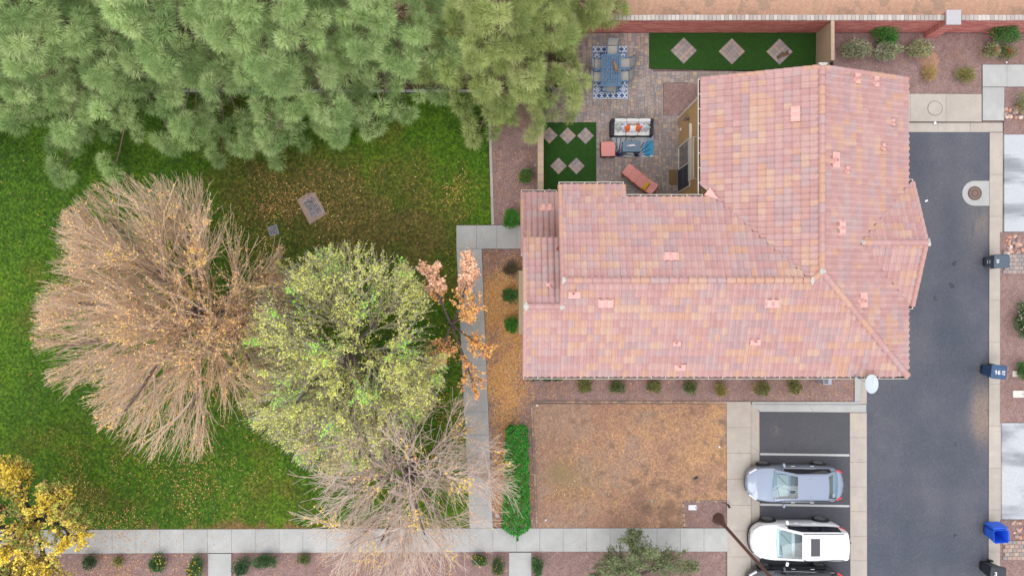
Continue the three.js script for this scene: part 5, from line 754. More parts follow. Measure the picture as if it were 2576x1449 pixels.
// broadleaf tree: limbs from a fork, every shoot aimed at the edge of an oval crown
function broadleaf(px, py, o) {
  const r = rng(o.seed), [x, z] = D(px, py), t = thing(o.name || 'tree', o.label, 'tree', x, z), wd = new GB(true), lf = new GB(true), E = o.env; // env: cx, cy, cz, rx, ry, rz about the base
  const edge = (p, d) => { let a = 0, b = 0, c = -1; const ce = [E[0], E[1], E[2]], ra = [E[3], E[4], E[5]]; for (let i = 0; i < 3; i++) { const q = (p[i] - ce[i]) / ra[i], v = d[i] / ra[i]; a += v * v; b += 2 * q * v; c += q * q; } const s = b * b - 4 * a * c, q = s < 0 ? 0.3 : (-b + Math.sqrt(s)) / (2 * a), az = Math.atan2(p[2] + d[2] * q - ce[2], p[0] + d[0] * q - ce[0]), el = d[1]; return Math.max(0.15, q * (0.9 + (o.lobe || 0.1) * (Math.sin(az * 5 + o.seed) + 0.7 * Math.sin(az * 9 + el * 6 + o.seed * 2)))); };
  const F = [o.focus[0], o.focus[1], o.focus[2]]; let twigs = 0;
  const leaves = (path, n) => { for (let i = 0; i < n; i++) { const k = Math.floor((0.15 + 0.85 * r()) * (path.length - 1)), p = path[k], cl = o.leaf.pick(r, [p[0] + x, p[1], p[2] + z]); if (!cl) continue; leaf(lf, [p[0] + (r() - 0.5) * 0.12, p[1] + (r() - 0.5) * 0.1, p[2] + (r() - 0.5) * 0.12], o.leaf.len * (0.6 + 0.7 * r()), o.leaf.wid * (0.6 + 0.7 * r()), r, jitC(cl, r, 0.18)); } };
  function grow(p, d, L, rad, lvl) {
    const n = lvl === 0 ? 8 : lvl === 1 ? 6 : 4, path = [p], dirs = [d]; let q = p;
    for (let i = 0; i < n; i++) { const w = o.wander * (lvl === 0 ? 0.8 : 1); d = norm([d[0] + (r() - 0.5) * w, d[1] + (r() - 0.5) * w + o.up * (lvl < 2 ? 1 : 0.6), d[2] + (r() - 0.5) * w]); q = [q[0] + d[0] * L / n, q[1] + d[1] * L / n, q[2] + d[2] * L / n]; path.push(q); dirs.push(d); }
    const tip = lvl >= o.levels - 1 ? 0.35 : 0.4; wd.tube(path, path.map((_, i) => Math.max(o.thin, rad * (1 - (1 - tip) * i / n))), lvl === 0 ? 7 : lvl === 1 ? 5 : 3, jitC(mix3(o.barkDark, o.barkPale, clamp(lvl / 1.4)), r, 0.12));
    if (lvl >= o.levels - 1) { twigs++; leaves(path, o.leaf.n); return; }
    if (lvl >= o.levels - 2) leaves(path, o.leaf.n * 0.5);
    const k = Math.max(2, Math.round(o.kids[lvl] * (0.7 + 0.6 * r())));
    for (let i = 0; i < k; i++) {
      const tt = o.from[lvl] + (1 - o.from[lvl]) * (i + r()) / k, at = Math.min(n, Math.floor(tt * n)), s = path[at], dd = dirs[at]; let cd = rot(dd, perp(dd, r), o.spread[lvl] * (0.5 + 0.8 * r()));
      const out = norm([s[0] - F[0], s[1] - F[1], s[2] - F[2]]); cd = norm([cd[0] + out[0] * o.radial, cd[1] + out[1] * o.radial, cd[2] + out[2] * o.radial]); const room = edge(s, cd); if (room < 0.2 && r() < 0.5) continue;
      grow(s, cd, Math.min(room * (0.72 + 0.3 * r()), o.len[lvl] * (0.6 + 0.6 * r())), rad * o.taper[lvl], lvl + 1);
    }
  }
  const fork = o.fork, tr = []; for (let i = 0; i <= 5; i++) tr.push([fork[0] * i / 5 + (i % 5 ? (r() - 0.5) * 0.08 : 0), fork[1] * i / 5, fork[2] * i / 5]); wd.tube(tr, tr.map((_, i) => o.trunk * (1.25 - 0.45 * Math.min(1, i / 2) * 0.8)), 10, o.barkDark);
  o.limbs.forEach(([az, el, k]) => { const d = [Math.cos(az) * Math.cos(el), Math.sin(el), Math.sin(az) * Math.cos(el)], s = [fork[0], fork[1] * (0.8 + 0.2 * r()), fork[2]]; grow(s, d, edge(s, d) * k, o.trunk * 0.55, 0); });
  obj('trunk', wd.geo(), bark, t); const cr = obj('crown', lf.geo(), o.leaf.mat || leafMat, t); return t;
}
const ring = (n, e0, e1, seed, k0 = 0.8, k1 = 0.95) => { const r = rng(seed), a = []; for (let i = 0; i < n; i++) a.push([i * 6.283 / n + (r() - 0.5) * 0.5, lerp(e0, e1, r()), lerp(k0, k1, r())]); return a; };
const ashCols = [lin(228, 178, 112, 1.35), lin(218, 162, 104, 1.35), lin(238, 196, 124, 1.35), lin(212, 156, 110, 1.35)], yel = [lin(236, 198, 70, 1.35), lin(220, 188, 80, 1.35)];
// the large nearly bare tree
broadleaf(552, 792, { seed: 31, label: 'large nearly bare tree with dense pale twigs and rusty leaves', fork: [-0.25, 2.0, -0.05], focus: [0.3, 0.8, 0], trunk: 0.24, lobe: 0.15, env: [-0.2, 4.7, -0.25, 5.6, 4.3, 6.8], limbs: ring(9, 0.15, 0.5, 3, 0.75, 0.9).concat(ring(6, 0.7, 1.0, 4, 0.75, 0.9), [[0.4, 1.35, 0.85]]), levels: 4, kids: [9, 7, 6], from: [0.15, 0.15, 0.12], spread: [0.85, 0.55, 0.4], len: [4.2, 3.0, 2.0], taper: [0.42, 0.42, 0.5], wander: 0.22, up: 0.04, radial: 0.42, thin: 0.007, barkDark: lin(150, 130, 120), barkPale: lin(236, 208, 182, 1.4),
  leaf: { n: 3.6, len: 0.08, wid: 0.022, pick: (r, p) => { const q = Math.hypot(p[0] + 15.0, p[2] - 1.3) / 5.5; if (r() < 0.55 * q) return null; const v = Math.sin(p[0] * 2.1) * Math.sin(p[2] * 1.8 + 1); return r() < (v > 0.3 ? 0.45 : 0.1) ? yel[Math.floor(r() * 2)] : ashCols[Math.floor(r() * 4)]; } } });
// the yellow-green tree
const lime = [lin(186, 196, 86, 1.4), lin(200, 206, 100, 1.4), lin(168, 184, 76, 1.4), lin(212, 202, 108, 1.4)], acid = [lin(162, 224, 72, 1.4), lin(146, 208, 66, 1.4)];
broadleaf(905, 868, { seed: 32, label: 'yellow-green leafy tree beside the large bare tree', fork: [-0.15, 1.8, 0.1], focus: [0.2, 0.6, -0.1], trunk: 0.2, lobe: 0.15, env: [0.05, 4.2, 0.15, 5.0, 3.7, 5.5], limbs: ring(9, 0.15, 0.5, 5, 0.75, 0.9).concat(ring(5, 0.7, 1.0, 6, 0.75, 0.9), [[1, 1.35, 0.85]]), levels: 4, kids: [9, 7, 6], from: [0.18, 0.15, 0.15], spread: [0.85, 0.6, 0.5], len: [3.6, 2.4, 1.5], taper: [0.42, 0.42, 0.5], wander: 0.2, up: 0.05, radial: 0.5, thin: 0.008, barkDark: lin(140, 128, 116), barkPale: lin(222, 210, 190, 1.25),
  leaf: { n: 5.2, len: 0.08, wid: 0.03, pick: (r, p) => { const v = Math.sin(p[0] * 1.9 + 1) * Math.sin(p[2] * 1.7 + 0.5) + 0.6 * Math.sin(p[0] * 4.1 + p[2] * 3.3 + p[1] * 2); return v > 0.8 ? acid[Math.floor(r() * 2)] : lime[Math.floor(r() * 4)]; } } });
// bare tree over the long pavement
broadleaf(1042, 1156, { seed: 33, label: 'bare branching tree with a few yellow leaves over the pavement', fork: [0.05, 2.1, 0.25], focus: [0.1, 1.2, 0], trunk: 0.16, lobe: 0.14, env: [0.1, 4.3, 0.7, 5.5, 3.8, 6.0], limbs: ring(9, 0.05, 0.45, 8, 0.65, 0.9).concat(ring(6, 0.6, 1.1, 18, 0.6, 0.9)), levels: 4, kids: [8, 6, 5], from: [0.2, 0.2, 0.2], spread: [0.9, 0.75, 0.6], len: [2.6, 1.7, 1.1], taper: [0.42, 0.45, 0.55], wander: 0.34, up: 0.04, radial: 0.3, thin: 0.008, barkDark: lin(140, 124, 118), barkPale: lin(236, 214, 200, 1.35),
  leaf: { n: 1.2, len: 0.10, wid: 0.036, pick: (r, p) => { const v = Math.sin(p[0] * 1.6 + 2) * Math.sin(p[2] * 2.1 + p[1]); return v > 0.55 && r() < 0.9 ? yel[Math.floor(r() * 2)] : r() < 0.1 ? ashCols[1] : null; } } });
// small rust-leaved tree at the path
broadleaf(1139, 812, { seed: 34, label: 'small spindly tree with rust-coloured leaf clusters beside the path', fork: [0.05, 1.5, 0], focus: [0, 0.8, 0], trunk: 0.12, env: [0.25, 3.4, -0.3, 2.3, 2.2, 4.6], limbs: [[-1.15, 0.6, 0.95], [-2.1, 0.65, 0.85], [1.25, 0.45, 0.85], [0.6, 0.55, 0.75], [-0.7, 0.8, 0.8], [2.0, 0.6, 0.6]], levels: 3, kids: [10, 7], from: [0.35, 0.2], spread: [0.6, 0.6], len: [1.2, 0.7], taper: [0.4, 0.5], wander: 0.3, up: 0.03, radial: 0.3, thin: 0.007, barkDark: lin(128, 112, 106), barkPale: lin(186, 164, 148),
  leaf: { n: 20, len: 0.12, wid: 0.044, pick: (r, p) => p[2] < 0.1 && r() < 0.95 ? [lin(236, 186, 152, 1.35), lin(226, 170, 134, 1.35), lin(244, 198, 166, 1.35)][Math.floor(r() * 3)] : p[2] > 0.1 && r() < 0.3 ? [lin(236, 168, 110, 1.3), lin(236, 180, 96, 1.3)][Math.floor(r() * 2)] : null } });
// yellow tree at the corner
broadleaf(150, 1274, { seed: 35, label: 'yellow and green autumn tree at the lawn corner', fork: [-0.1, 1.9, 0.1], focus: [0, 0.8, 0], trunk: 0.2, lobe: 0.14, env: [-0.2, 4.3, 0.5, 4.3, 3.3, 4.2], limbs: ring(9, 0.15, 0.6, 9).concat(ring(4, 0.8, 1.1, 10)), levels: 4, kids: [7, 6, 5], from: [0.25, 0.2, 0.2], spread: [0.6, 0.55, 0.5], len: [2.4, 1.7, 1.1], taper: [0.42, 0.42, 0.5], wander: 0.22, up: 0.05, radial: 0.4, thin: 0.008, barkDark: lin(96, 86, 84), barkPale: lin(170, 150, 130),
  leaf: { n: 12, len: 0.12, wid: 0.042, pick: (r, p) => { const v = Math.sin(p[0] * 2.3) * Math.sin(p[2] * 2.1 + p[1] * 1.3) + (r() - 0.5); return v > 0.35 ? [lin(238, 200, 60, 1.4), lin(246, 214, 80, 1.4)][Math.floor(r() * 2)] : v > -0.25 ? [lin(212, 190, 76, 1.35), lin(224, 198, 90, 1.35)][Math.floor(r() * 2)] : [lin(164, 182, 80, 1.35), lin(144, 168, 74, 1.35), lin(206, 160, 100, 1.3)][Math.floor(r() * 3)]; } } });
// olive tree below the dormant lawn
broadleaf(1590, 1430, { seed: 36, label: 'grey-green desert tree below the dormant lawn', fork: [0.05, 0.9, 0.05], focus: [0, 0.4, 0], trunk: 0.13, lobe: 0.2, env: [0.1, 2.9, -0.1, 2.8, 2.3, 2.9], limbs: ring(11, 0.2, 1.1, 12), levels: 4, kids: [7, 6, 4], from: [0.2, 0.2, 0.2], spread: [0.6, 0.5, 0.5], len: [1.8, 1.1, 0.8], taper: [0.45, 0.45, 0.5], wander: 0.24, up: 0.05, radial: 0.4, thin: 0.006, barkDark: lin(110, 98, 86), barkPale: lin(150, 146, 110),
  leaf: { n: 12, len: 0.085, wid: 0.022, pick: (r) => [lin(104, 120, 78, 1.2), lin(126, 140, 94, 1.2), lin(86, 102, 68, 1.2), lin(144, 152, 106, 1.2)][Math.floor(r() * 4)] } });

// ---------------------------------------------------------------- vehicles
const font = await new FontLoader().loadAsync('fonts/droid/droid_sans_bold.typeface.json');
const textGeo = (str, size) => { const g = new THREE.ShapeGeometry(font.generateShapes(str, size), 3); g.computeBoundingBox(); const b = g.boundingBox; g.translate(-(b.min.x + b.max.x) / 2, -(b.min.y + b.max.y) / 2, 0); return g.rotateX(-Math.PI / 2); }; // lies flat, top towards -z
M.tyre = std({ color: C(40, 40, 42), roughness: 0.9 }); M.alloy = std({ color: C(176, 178, 182), metalness: 0.6, roughness: 0.35 }); M.chrome = std({ color: C(220, 222, 226), metalness: 0.9, roughness: 0.2 }); M.black = std({ color: C(30, 30, 34), roughness: 0.5 });
M.carGlass = phys({ color: new THREE.Color(0.78, 0.9, 0.92), transmission: 1, thickness: 0, roughness: 0.02, ior: 1.5 }); M.tint = phys({ color: C(36, 36, 46), roughness: 0.05, clearcoat: 1 }); M.red = std({ color: C(226, 44, 56), roughness: 0.25 }); M.lens = phys({ color: C(214, 218, 226), roughness: 0.1, clearcoat: 1 });
function smoothGeo(faces) { // faces of [p0,p1,p2,p3] quads -> indexed, smooth normals
  const idx = new Map(), pos = [], ind = [], key = p => p.map(v => Math.round(v * 2000)).join(','), id = p => { const k = key(p); if (!idx.has(k)) { idx.set(k, pos.length / 3); pos.push(...p); } return idx.get(k); };
  for (const f of faces) { const q = f.map(id); for (let i = 1; i + 1 < q.length; i++) if (q[0] !== q[i] && q[i] !== q[i + 1] && q[0] !== q[i + 1]) ind.push(q[0], q[i], q[i + 1]); }
  const g = new THREE.BufferGeometry(); g.setAttribute('position', new THREE.Float32BufferAttribute(pos, 3)); g.setIndex(ind); g.computeVertexNormals(); const uv = new Float32Array(pos.length / 3 * 2); for (let i = 0; i < pos.length / 3; i++) { uv[i * 2] = pos[i * 3]; uv[i * 2 + 1] = pos[i * 3 + 2]; } g.setAttribute('uv', new THREE.BufferAttribute(uv, 2)); return g;
}
const curve = (tab, x) => { for (let i = 0; i + 1 < tab.length; i++) if (x <= tab[i + 1][0]) { const t = clamp((x - tab[i][0]) / (tab[i + 1][0] - tab[i][0])), s = t * t * (3 - 2 * t); return lerp(tab[i][1], tab[i + 1][1], lerp(t, s, 0.5)); } return tab[tab.length - 1][1]; };
function car(o, x, z, turn) { // nose towards +x before turning
  const g = thing('parked_car', o.label, 'car', x, z, turn, 'cars in the parking bays', yRoad), L = o.L, W = o.W, hl = L / 2;
  const halfW = X => { const k = X / hl, n = k > 0 ? 6 : 7, m = k > 0 ? 2.5 : 2.8; return W / 2 * Math.pow(Math.max(0, 1 - Math.pow(Math.abs(k), n)), 1 / m); };
  const st = []; for (let i = 0; i <= 44; i++) { const t = i / 44; st.push(hl * Math.sin((t - 0.5) * Math.PI) * 0.9995 * (1) ); }
  const deck = X => curve(o.deck, X), sec = X => { const w = Math.max(0.04, halfW(X)), b = deck(X), k = Math.abs(X / hl), lo = 0.2 + 0.12 * Math.pow(k, 8); return [[w * 0.9, lo], [w * 0.985, lo + 0.14], [w, lo + (b - lo) * 0.55], [w * 0.992, lo + (b - lo) * 0.78], [w * 0.955, b - 0.05], [w * 0.88, b - 0.012], [w * 0.6, b + 0.014], [w * 0.3, b + 0.024], [0, b + 0.028]]; };
  const full = X => { const s = sec(X), r = s.map(([zz, y]) => [X, y, zz]); for (let i = s.length - 2; i >= 0; i--) r.push([X, s[i][1], -s[i][0]]); return r; };
  const rows = st.map(full), faces = []; for (let i = 0; i + 1 < rows.length; i++) for (let j = 0; j + 1 < rows[i].length; j++) faces.push([rows[i][j], rows[i + 1][j], rows[i + 1][j + 1], rows[i][j + 1]]);
  faces.push(rows[0].slice()); faces.push(rows[rows.length - 1].slice().reverse());
  const body = obj('body', smoothGeo(faces), o.paint, g);
  // cabin
  const [xf0, xf1, xr1, xr0] = o.cab, roofY = o.H, wb = X => Math.min(halfW(X) * 0.93, o.wb), wt = o.wt, xs = []; const seg = (a, b, n) => { for (let i = 0; i < n; i++) xs.push(lerp(a, b, i / n)); }; seg(xr0, xr1, 7); seg(xr1, xf1, 9); seg(xf1, xf0, 7); xs.push(xf0);
  const topY = X => X < xr1 ? lerp(deck(X) + 0.03, roofY - 0.02, Math.pow(clamp((X - xr0) / (xr1 - xr0)), 0.85)) : X > xf1 ? lerp(deck(X) + 0.03, roofY - 0.02, Math.pow(clamp((xf0 - X) / (xf0 - xf1)), 0.88)) : roofY - 0.02 * Math.pow(Math.abs((X - (xr1 + xf1) / 2) / ((xf1 - xr1) / 2)), 3);
  const csec = X => { const b = deck(X) - 0.02, t = topY(X), k = clamp((t - b) / (roofY - b)), w0 = wb(X), w1 = lerp(w0 * 0.97, wt, k); const q = [[w0, b], [lerp(w0, w1, 0.1), lerp(b, t, 0.12)], [lerp(w0, w1, 0.82), lerp(b, t, 0.84)], [lerp(w0, w1, 0.96) - 0.02, lerp(b, t, 0.95)], [w1 - 0.09, t], [w1 * 0.5, t + 0.022 * k], [0, t + 0.03 * k]]; const bow = zz => X + (X > 0 ? 0.17 * X / xf0 : -0.12 * X / xr0) * (1 - Math.pow(zz / o.wb, 2)); const r = q.map(([zz, y]) => [bow(zz), y, zz]); for (let i = q.length - 2; i >= 0; i--) r.push([bow(q[i][0]), q[i][1], -q[i][0]]); return r; };
  const cr = xs.map(csec), part = { roof: [], windshield: [], rear: [], sideL: [], sideR: [] };
  for (let i = 0; i + 1 < cr.length; i++) for (let j = 0; j + 1 < cr[i].length; j++) {
    const f = [cr[i][j], cr[i + 1][j], cr[i + 1][j + 1], cr[i][j + 1]], xm = (xs[i] + xs[i + 1]) / 2, top = j >= 4 && j <= 7, side = j === 1 || j === 10; let k = 'roof';
    if (top && xm > xf1) k = 'windshield'; else if (top && xm < xr1 && xm > xr0 + (o.suv ? 0 : 0.02)) k = 'rear'; else if (side && xm > xr1 - (o.suv ? -0.15 : 0.25) && xm < xf1 + 0.55) k = j === 1 ? 'sideL' : 'sideR';
    part[k].push(f);
  }
  const rf = obj('roof', smoothGeo(part.roof), o.paint, g); const ws = obj('windshield', smoothGeo(part.windshield), M.carGlass, g), rw = obj('rear_window', smoothGeo(part.rear), o.suv ? M.tint : M.carGlass, g);
  obj('side_window', smoothGeo(part.sideL), M.tint, g); obj('side_window', smoothGeo(part.sideR), M.tint, g);
  // inside: dash, seats, shelf
  const dk = deck(0.3); const inn = std({ color: C(176, 184, 186), roughness: 0.9 }), seat = std({ color: C(128, 134, 138), roughness: 0.9 });
  obj('dashboard', box(0.6, 0.03, wt * 1.75, (xf0 + xf1) / 2 + 0.14, dk + 0.055, 0, 0, 0.01), inn, g); obj('cabin_floor', box(xf1 - xr1 + 0.3, 0.02, wt * 1.9, (xf1 + xr1) / 2, dk + 0.05, 0), seat, g); if (!o.suv) obj('parcel_shelf', box(0.5, 0.03, wt * 1.8, xr0 + 0.42, dk + 0.09, 0), std({ color: C(110, 112, 112) }), g);
  for (const sd of [-1, 1]) obj('seat', join([box(0.14, 0.3, 0.46, xf1 - 0.55, dk + 0.18, sd * 0.36, 0, 0.04), box(0.09, 0.16, 0.24, xf1 - 0.6, dk + 0.4, sd * 0.36, 0, 0.03)]), seat, g);
  obj('wiper', join([bar([xf0 - 0.1, deck(xf0) + 0.085, 0.5], [xf0 - 0.5, lerp(deck(xf0), roofY, 0.52) + 0.055, 0.06], 0.011), bar([xf0 - 0.08, deck(xf0) + 0.075, -0.1], [xf0 - 0.16, lerp(deck(xf0), roofY, 0.14) + 0.06, -0.55], 0.011)]), M.black, g);
  obj('mirror_housing', box(0.05, 0.03, 0.22, xf1 + 0.06, roofY - 0.1, 0, 0, 0.01), M.black, ws);
  // wheels
  for (const [wx0, nm] of [[o.ax[0], 0], [o.ax[1], 1]]) for (const sd of [-1, 1]) {
    const R = o.R, wz0 = sd * (W / 2 - 0.045), wh = obj('wheel', mv(new THREE.CylinderGeometry(R * 0.3, R * 0.3, 0.16, 12), 0, 0, 0, Math.PI / 2), M.black, g); wh.position.set(wx0, R, wz0);
    obj('tyre', new THREE.TorusGeometry(R - 0.075, 0.09, 10, 28).scale(1, 1, 1.25), M.tyre, wh); const sp = []; for (let k = 0; k < 10; k++) { const a = k * 0.6283; sp.push(mv(box(R * 0.62, 0.035, 0.02), Math.cos(a) * R * 0.36, Math.sin(a) * R * 0.36, sd * 0.098, 0, 0, 0).clone()); sp[k] = box(R * 0.62, 0.034, 0.02, R * 0.36, 0, 0).rotateZ(a).translate(0, 0, sd * 0.098); } sp.push(new THREE.TorusGeometry(R * 0.7, 0.018, 6, 28).translate(0, 0, sd * 0.095), mv(new THREE.CylinderGeometry(0.05, 0.05, 0.03, 12), 0, 0, sd * 0.1, Math.PI / 2)); obj('rim', join(sp), M.alloy, wh);
    obj('wheel_arch', new THREE.TorusGeometry(R + 0.035, 0.035, 8, 24, Math.PI).translate(wx0, R, sd * (W / 2 - 0.005)), M.black, g);
  }
  // lights, handles, mirrors, trims
  for (const sd of [-1, 1]) {
    const fx = hl * 0.87, tx = -hl * 0.9; const hd = obj('headlight', new RoundedBoxGeometry(0.46, 0.13, 0.1, 2, 0.04), M.lens, g); hd.position.set(fx, deck(fx) - 0.04, sd * (halfW(fx) - 0.07)); hd.rotation.y = sd * 0.62; hd.rotation.z = -0.2;
    const tl = obj('taillight', new RoundedBoxGeometry(0.3, 0.14, 0.08, 2, 0.03), M.red, g); tl.position.set(tx, deck(tx) - (o.suv ? -0.02 : 0.06), sd * (halfW(tx) - 0.03)); tl.rotation.y = -sd * 0.5;
    const mr = obj('mirror', new RoundedBoxGeometry(0.13, 0.13, 0.22, 3, 0.045), o.paint, g); mr.position.set(xf0 - 0.42, deck(0.6) + 0.06, sd * (W / 2 + 0.1)); mr.rotation.y = sd * 0.3;
    for (const hx of o.handles) obj('door_handle', box(0.2, 0.03, 0.035, hx, deck(hx) - 0.12, sd * (W / 2 + 0.008), 0, 0.01), o.handleMat, g);
    obj('window_trim', new THREE.TubeGeometry(new THREE.CatmullRomCurve3([V3(xr1 - 0.5, deck(xr1) + 0.02, sd * (wb(xr1 - 0.5) + 0.006)), V3(0, deck(0) + 0.02, sd * (wb(0) + 0.006)), V3(xf0 - 0.35, deck(xf0) + 0.02, sd * (wb(xf0 - 0.35) + 0.006))]), 20, 0.011, 5), o.trim, g);
  }
  const fr = hl - 0.06; obj('grille', (() => { const f = []; for (let i = 0; i < 10; i++) { const q = t => { const zz = lerp(-0.42, 0.42, t), X = hl * Math.pow(1 - Math.pow(Math.abs(zz) / (W / 2), 2.5), 1 / 6) + 0.012; return [X, zz]; }, A = q(i / 10), B = q((i + 1) / 10), d = deck(hl * 0.97); f.push([[A[0], d - 0.24, A[1]], [A[0] - 0.05, d - 0.02, A[1]], [B[0] - 0.05, d - 0.02, B[1]], [B[0], d - 0.24, B[1]]]); } return smoothGeo(f); })(), M.black, g);
  obj('grille_trim', new THREE.TubeGeometry(new THREE.CatmullRomCurve3([-1, -0.5, 0, 0.5, 1].map(t => { const zz = t * 0.46, X = hl * Math.pow(1 - Math.pow(Math.abs(zz) / (W / 2), 2.5), 1 / 6) - 0.03; return V3(X, deck(hl * 0.97) + 0.0 - (1 - t * t) * 0.06, zz); })), 20, 0.018, 6), M.chrome, g);
  obj('hood_seam', new THREE.TubeGeometry(new THREE.CatmullRomCurve3([-1, -0.6, 0, 0.6, 1].map(t => V3(xf0 + 0.1 - Math.abs(t) * 0.08, deck(xf0 + 0.1) + 0.02 - 0.02 * t * t, t * W * 0.4))), 16, 0.012, 4), M.black, g);
  if (o.suv) { obj('sunroof', new RoundedBoxGeometry(0.45, 0.02, 0.86, 2, 0.009).translate(xf1 - 0.62, roofY + 0.026, 0), M.tint, g); for (const sd of [-1, 1]) obj('roof_rail', new THREE.TubeGeometry(new THREE.CatmullRomCurve3([V3(xf1 - 0.05, roofY - 0.03, sd * (wt - 0.05)), V3(0, roofY + 0.03, sd * (wt - 0.03)), V3(xr1 + 0.15, roofY - 0.02, sd * (wt - 0.05))]), 20, 0.018, 6), M.black, g); obj('front_bumper', new THREE.TubeGeometry(new THREE.CatmullRomCurve3([-1, -0.7, -0.3, 0.3, 0.7, 1].map(t => { const zz = t * W * 0.47, X = hl * Math.pow(Math.max(0.02, 1 - Math.pow(Math.abs(zz) / (W / 2), 2.5)), 1 / 6); return V3(X - 0.02, 0.36, zz); })), 24, 0.07, 6), M.black, g); }
  if (o.sticker) { const s = obj('sticker', textGeo(o.sticker, 0.1), M.white, rw); s.position.set(xr0 + 0.2, topY(xr0 + 0.2) + 0.022, -0.46); s.rotation.set(0, Math.PI / 2 + Math.PI, 0); s.rotation.y = -Math.PI / 2; }
  return g;
}
{
  const silver = phys({ color: C(140, 152, 174), metalness: 0.3, roughness: 0.35, clearcoat: 1, clearcoatRoughness: 0.05 }), white = phys({ color: C(250, 250, 254), roughness: 0.35, clearcoat: 1, clearcoatRoughness: 0.04 }), ink = phys({ color: C(28, 32, 44), roughness: 0.3, clearcoat: 1, metalness: 0.2 });
  const sedan = { L: 4.82, W: 1.82, H: 1.42, deck: [[-2.45, 0.86], [-2.2, 0.98], [-1.6, 1.0], [0, 0.95], [1.1, 0.96], [1.9, 0.84], [2.3, 0.7], [2.45, 0.6]], cab: [1.04, 0.08, -1.38, -1.98], wb: 0.84, wt: 0.62, ax: [1.42, -1.38], R: 0.33, handles: [0.1, -0.85], trim: M.chrome };
  const cx = px => wx(px, 0.7), cz = py => wz(py, 0.8);
  car({ ...sedan, paint: silver, handleMat: M.chrome, sticker: 'UA', label: 'silver-blue sedan between two white bay lines' }, cx(1999), cz(1219), Math.PI);
  car({ L: 4.72, W: 1.87, H: 1.66, deck: [[-2.36, 0.95], [-2.2, 1.02], [-1.6, 1.08], [0, 1.04], [1.1, 1.06], [1.8, 0.98], [2.2, 0.86], [2.36, 0.7]], cab: [1.08, 0.12, -2.08, -2.28], wb: 0.87, wt: 0.68, ax: [1.4, -1.3], R: 0.37, handles: [0.15, -0.75], trim: M.black, suv: true, paint: white, handleMat: white, label: 'white sport utility car with a dark sunroof' }, cx(2007), cz(1362), Math.PI);
  car({ ...sedan, paint: ink, handleMat: M.chrome, label: 'black sedan beyond the white car' }, cx(2000), cz(1478), Math.PI);
}
// ---------------------------------------------------------------- wheeled bins across the road
function bin(px, py, turn, o) { // front towards -x; px,py at the lid
  const g = thing('wheelie_bin', o.label, 'trash bin', wx(px, 1.05), wz(py, 1.05), turn, 'bins set out at the far kerb', -0.004), H = 1.02, m = std({ color: C(...o.c), roughness: 0.5, bumpMap: sized(T.noise, 0.2), bumpScale: 0.002 });
  const ring4 = (w, d, y, off) => { const r = [], n = 6, rad = 0.09; for (const [sx, sz, a0] of [[1, 1, 0], [-1, 1, 1], [-1, -1, 2], [1, -1, 3]]) for (let i = 0; i <= n; i++) { const a = (a0 + i / n) * Math.PI / 2; r.push([off + sx * (w / 2 - rad) + Math.cos(a) * rad, y, sz * (d / 2 - rad) + Math.sin(a) * rad]); } return r; };
  const levels = [ring4(0.52, 0.5, 0.06, 0.04), ring4(0.56, 0.52, 0.3, 0.03), ring4(0.68, 0.62, 0.86, 0), ring4(0.72, 0.64, 0.9, 0), ring4(0.74, 0.66, H, 0)], f = []; for (let i = 0; i + 1 < levels.length; i++) for (let j = 0; j < levels[i].length; j++) { const k = (j + 1) % levels[i].length; f.push([levels[i][j], levels[i + 1][j], levels[i + 1][k], levels[i][k]]); }
  if (o.open) { const inn = [ring4(0.68, 0.6, H, 0), ring4(0.62, 0.56, 0.6, 0.01), ring4(0.48, 0.46, 0.1, 0.04)]; for (let j = 0; j < inn[0].length; j++) { const k = (j + 1) % inn[0].length; f.push([levels[4][j], inn[0][j], inn[0][k], levels[4][k]]); for (let i = 0; i < 2; i++) f.push([inn[i][j], inn[i + 1][j], inn[i + 1][k], inn[i][k]]); } f.push(inn[2].slice().reverse()); }
  f.push(levels[0].slice()); obj('body', smoothGeo(f), m, g);
  const lid = obj('lid', (() => { const a = [ring4(0.78, 0.7, 0, 0), ring4(0.78, 0.7, 0.05, 0), ring4(0.6, 0.54, 0.085, 0)], q = []; for (let i = 0; i < 2; i++) for (let j = 0; j < a[0].length; j++) { const k = (j + 1) % a[0].length; q.push([a[i][j], a[i + 1][j], a[i + 1][k], a[i][k]]); } q.push(a[2].slice().reverse()); q.push(a[0].slice()); return smoothGeo(q); })(), o.lidMat || m, g);
  if (o.open) { lid.position.set(0.05, 0.62, -0.39); lid.rotation.x = -1.42; } else lid.position.set(0.01, H + 0.005, 0);
  obj('handle', join([bar([0.42, H - 0.02, -0.26], [0.42, H - 0.02, 0.26], 0.018), bar([0.34, H - 0.05, -0.26], [0.42, H - 0.02, -0.26], 0.018), bar([0.34, H - 0.05, 0.26], [0.42, H - 0.02, 0.26], 0.018)]), m, g); for (const s of [-1, 1]) obj('wheel', mv(new THREE.CylinderGeometry(0.13, 0.13, 0.06, 20), 0.26, 0.13, s * 0.31, Math.PI / 2), M.tyre, g);
  for (const [str, size, X, Z, a] of o.text || []) { const t = obj('lettering', textGeo(str, size), M.white, lid); t.position.set(X, 0.09, Z); t.rotation.y = a; }
  if (o.marks) for (const [X, h2] of [[0, 0.55], [0, 0.74]]) obj('sticker', box(0.004, 0.04, 0.18, -0.36 + (0.86 - h2) * 0.09, h2, 0.02), M.white, g);
  return g;
}
bin(2521, 657, 0, { c: [78, 92, 108], label: 'dark grey-blue trash bin on the paver strip', marks: true, text: [['24', 0.13, -0.22, 0.0, -Math.PI / 2]] });
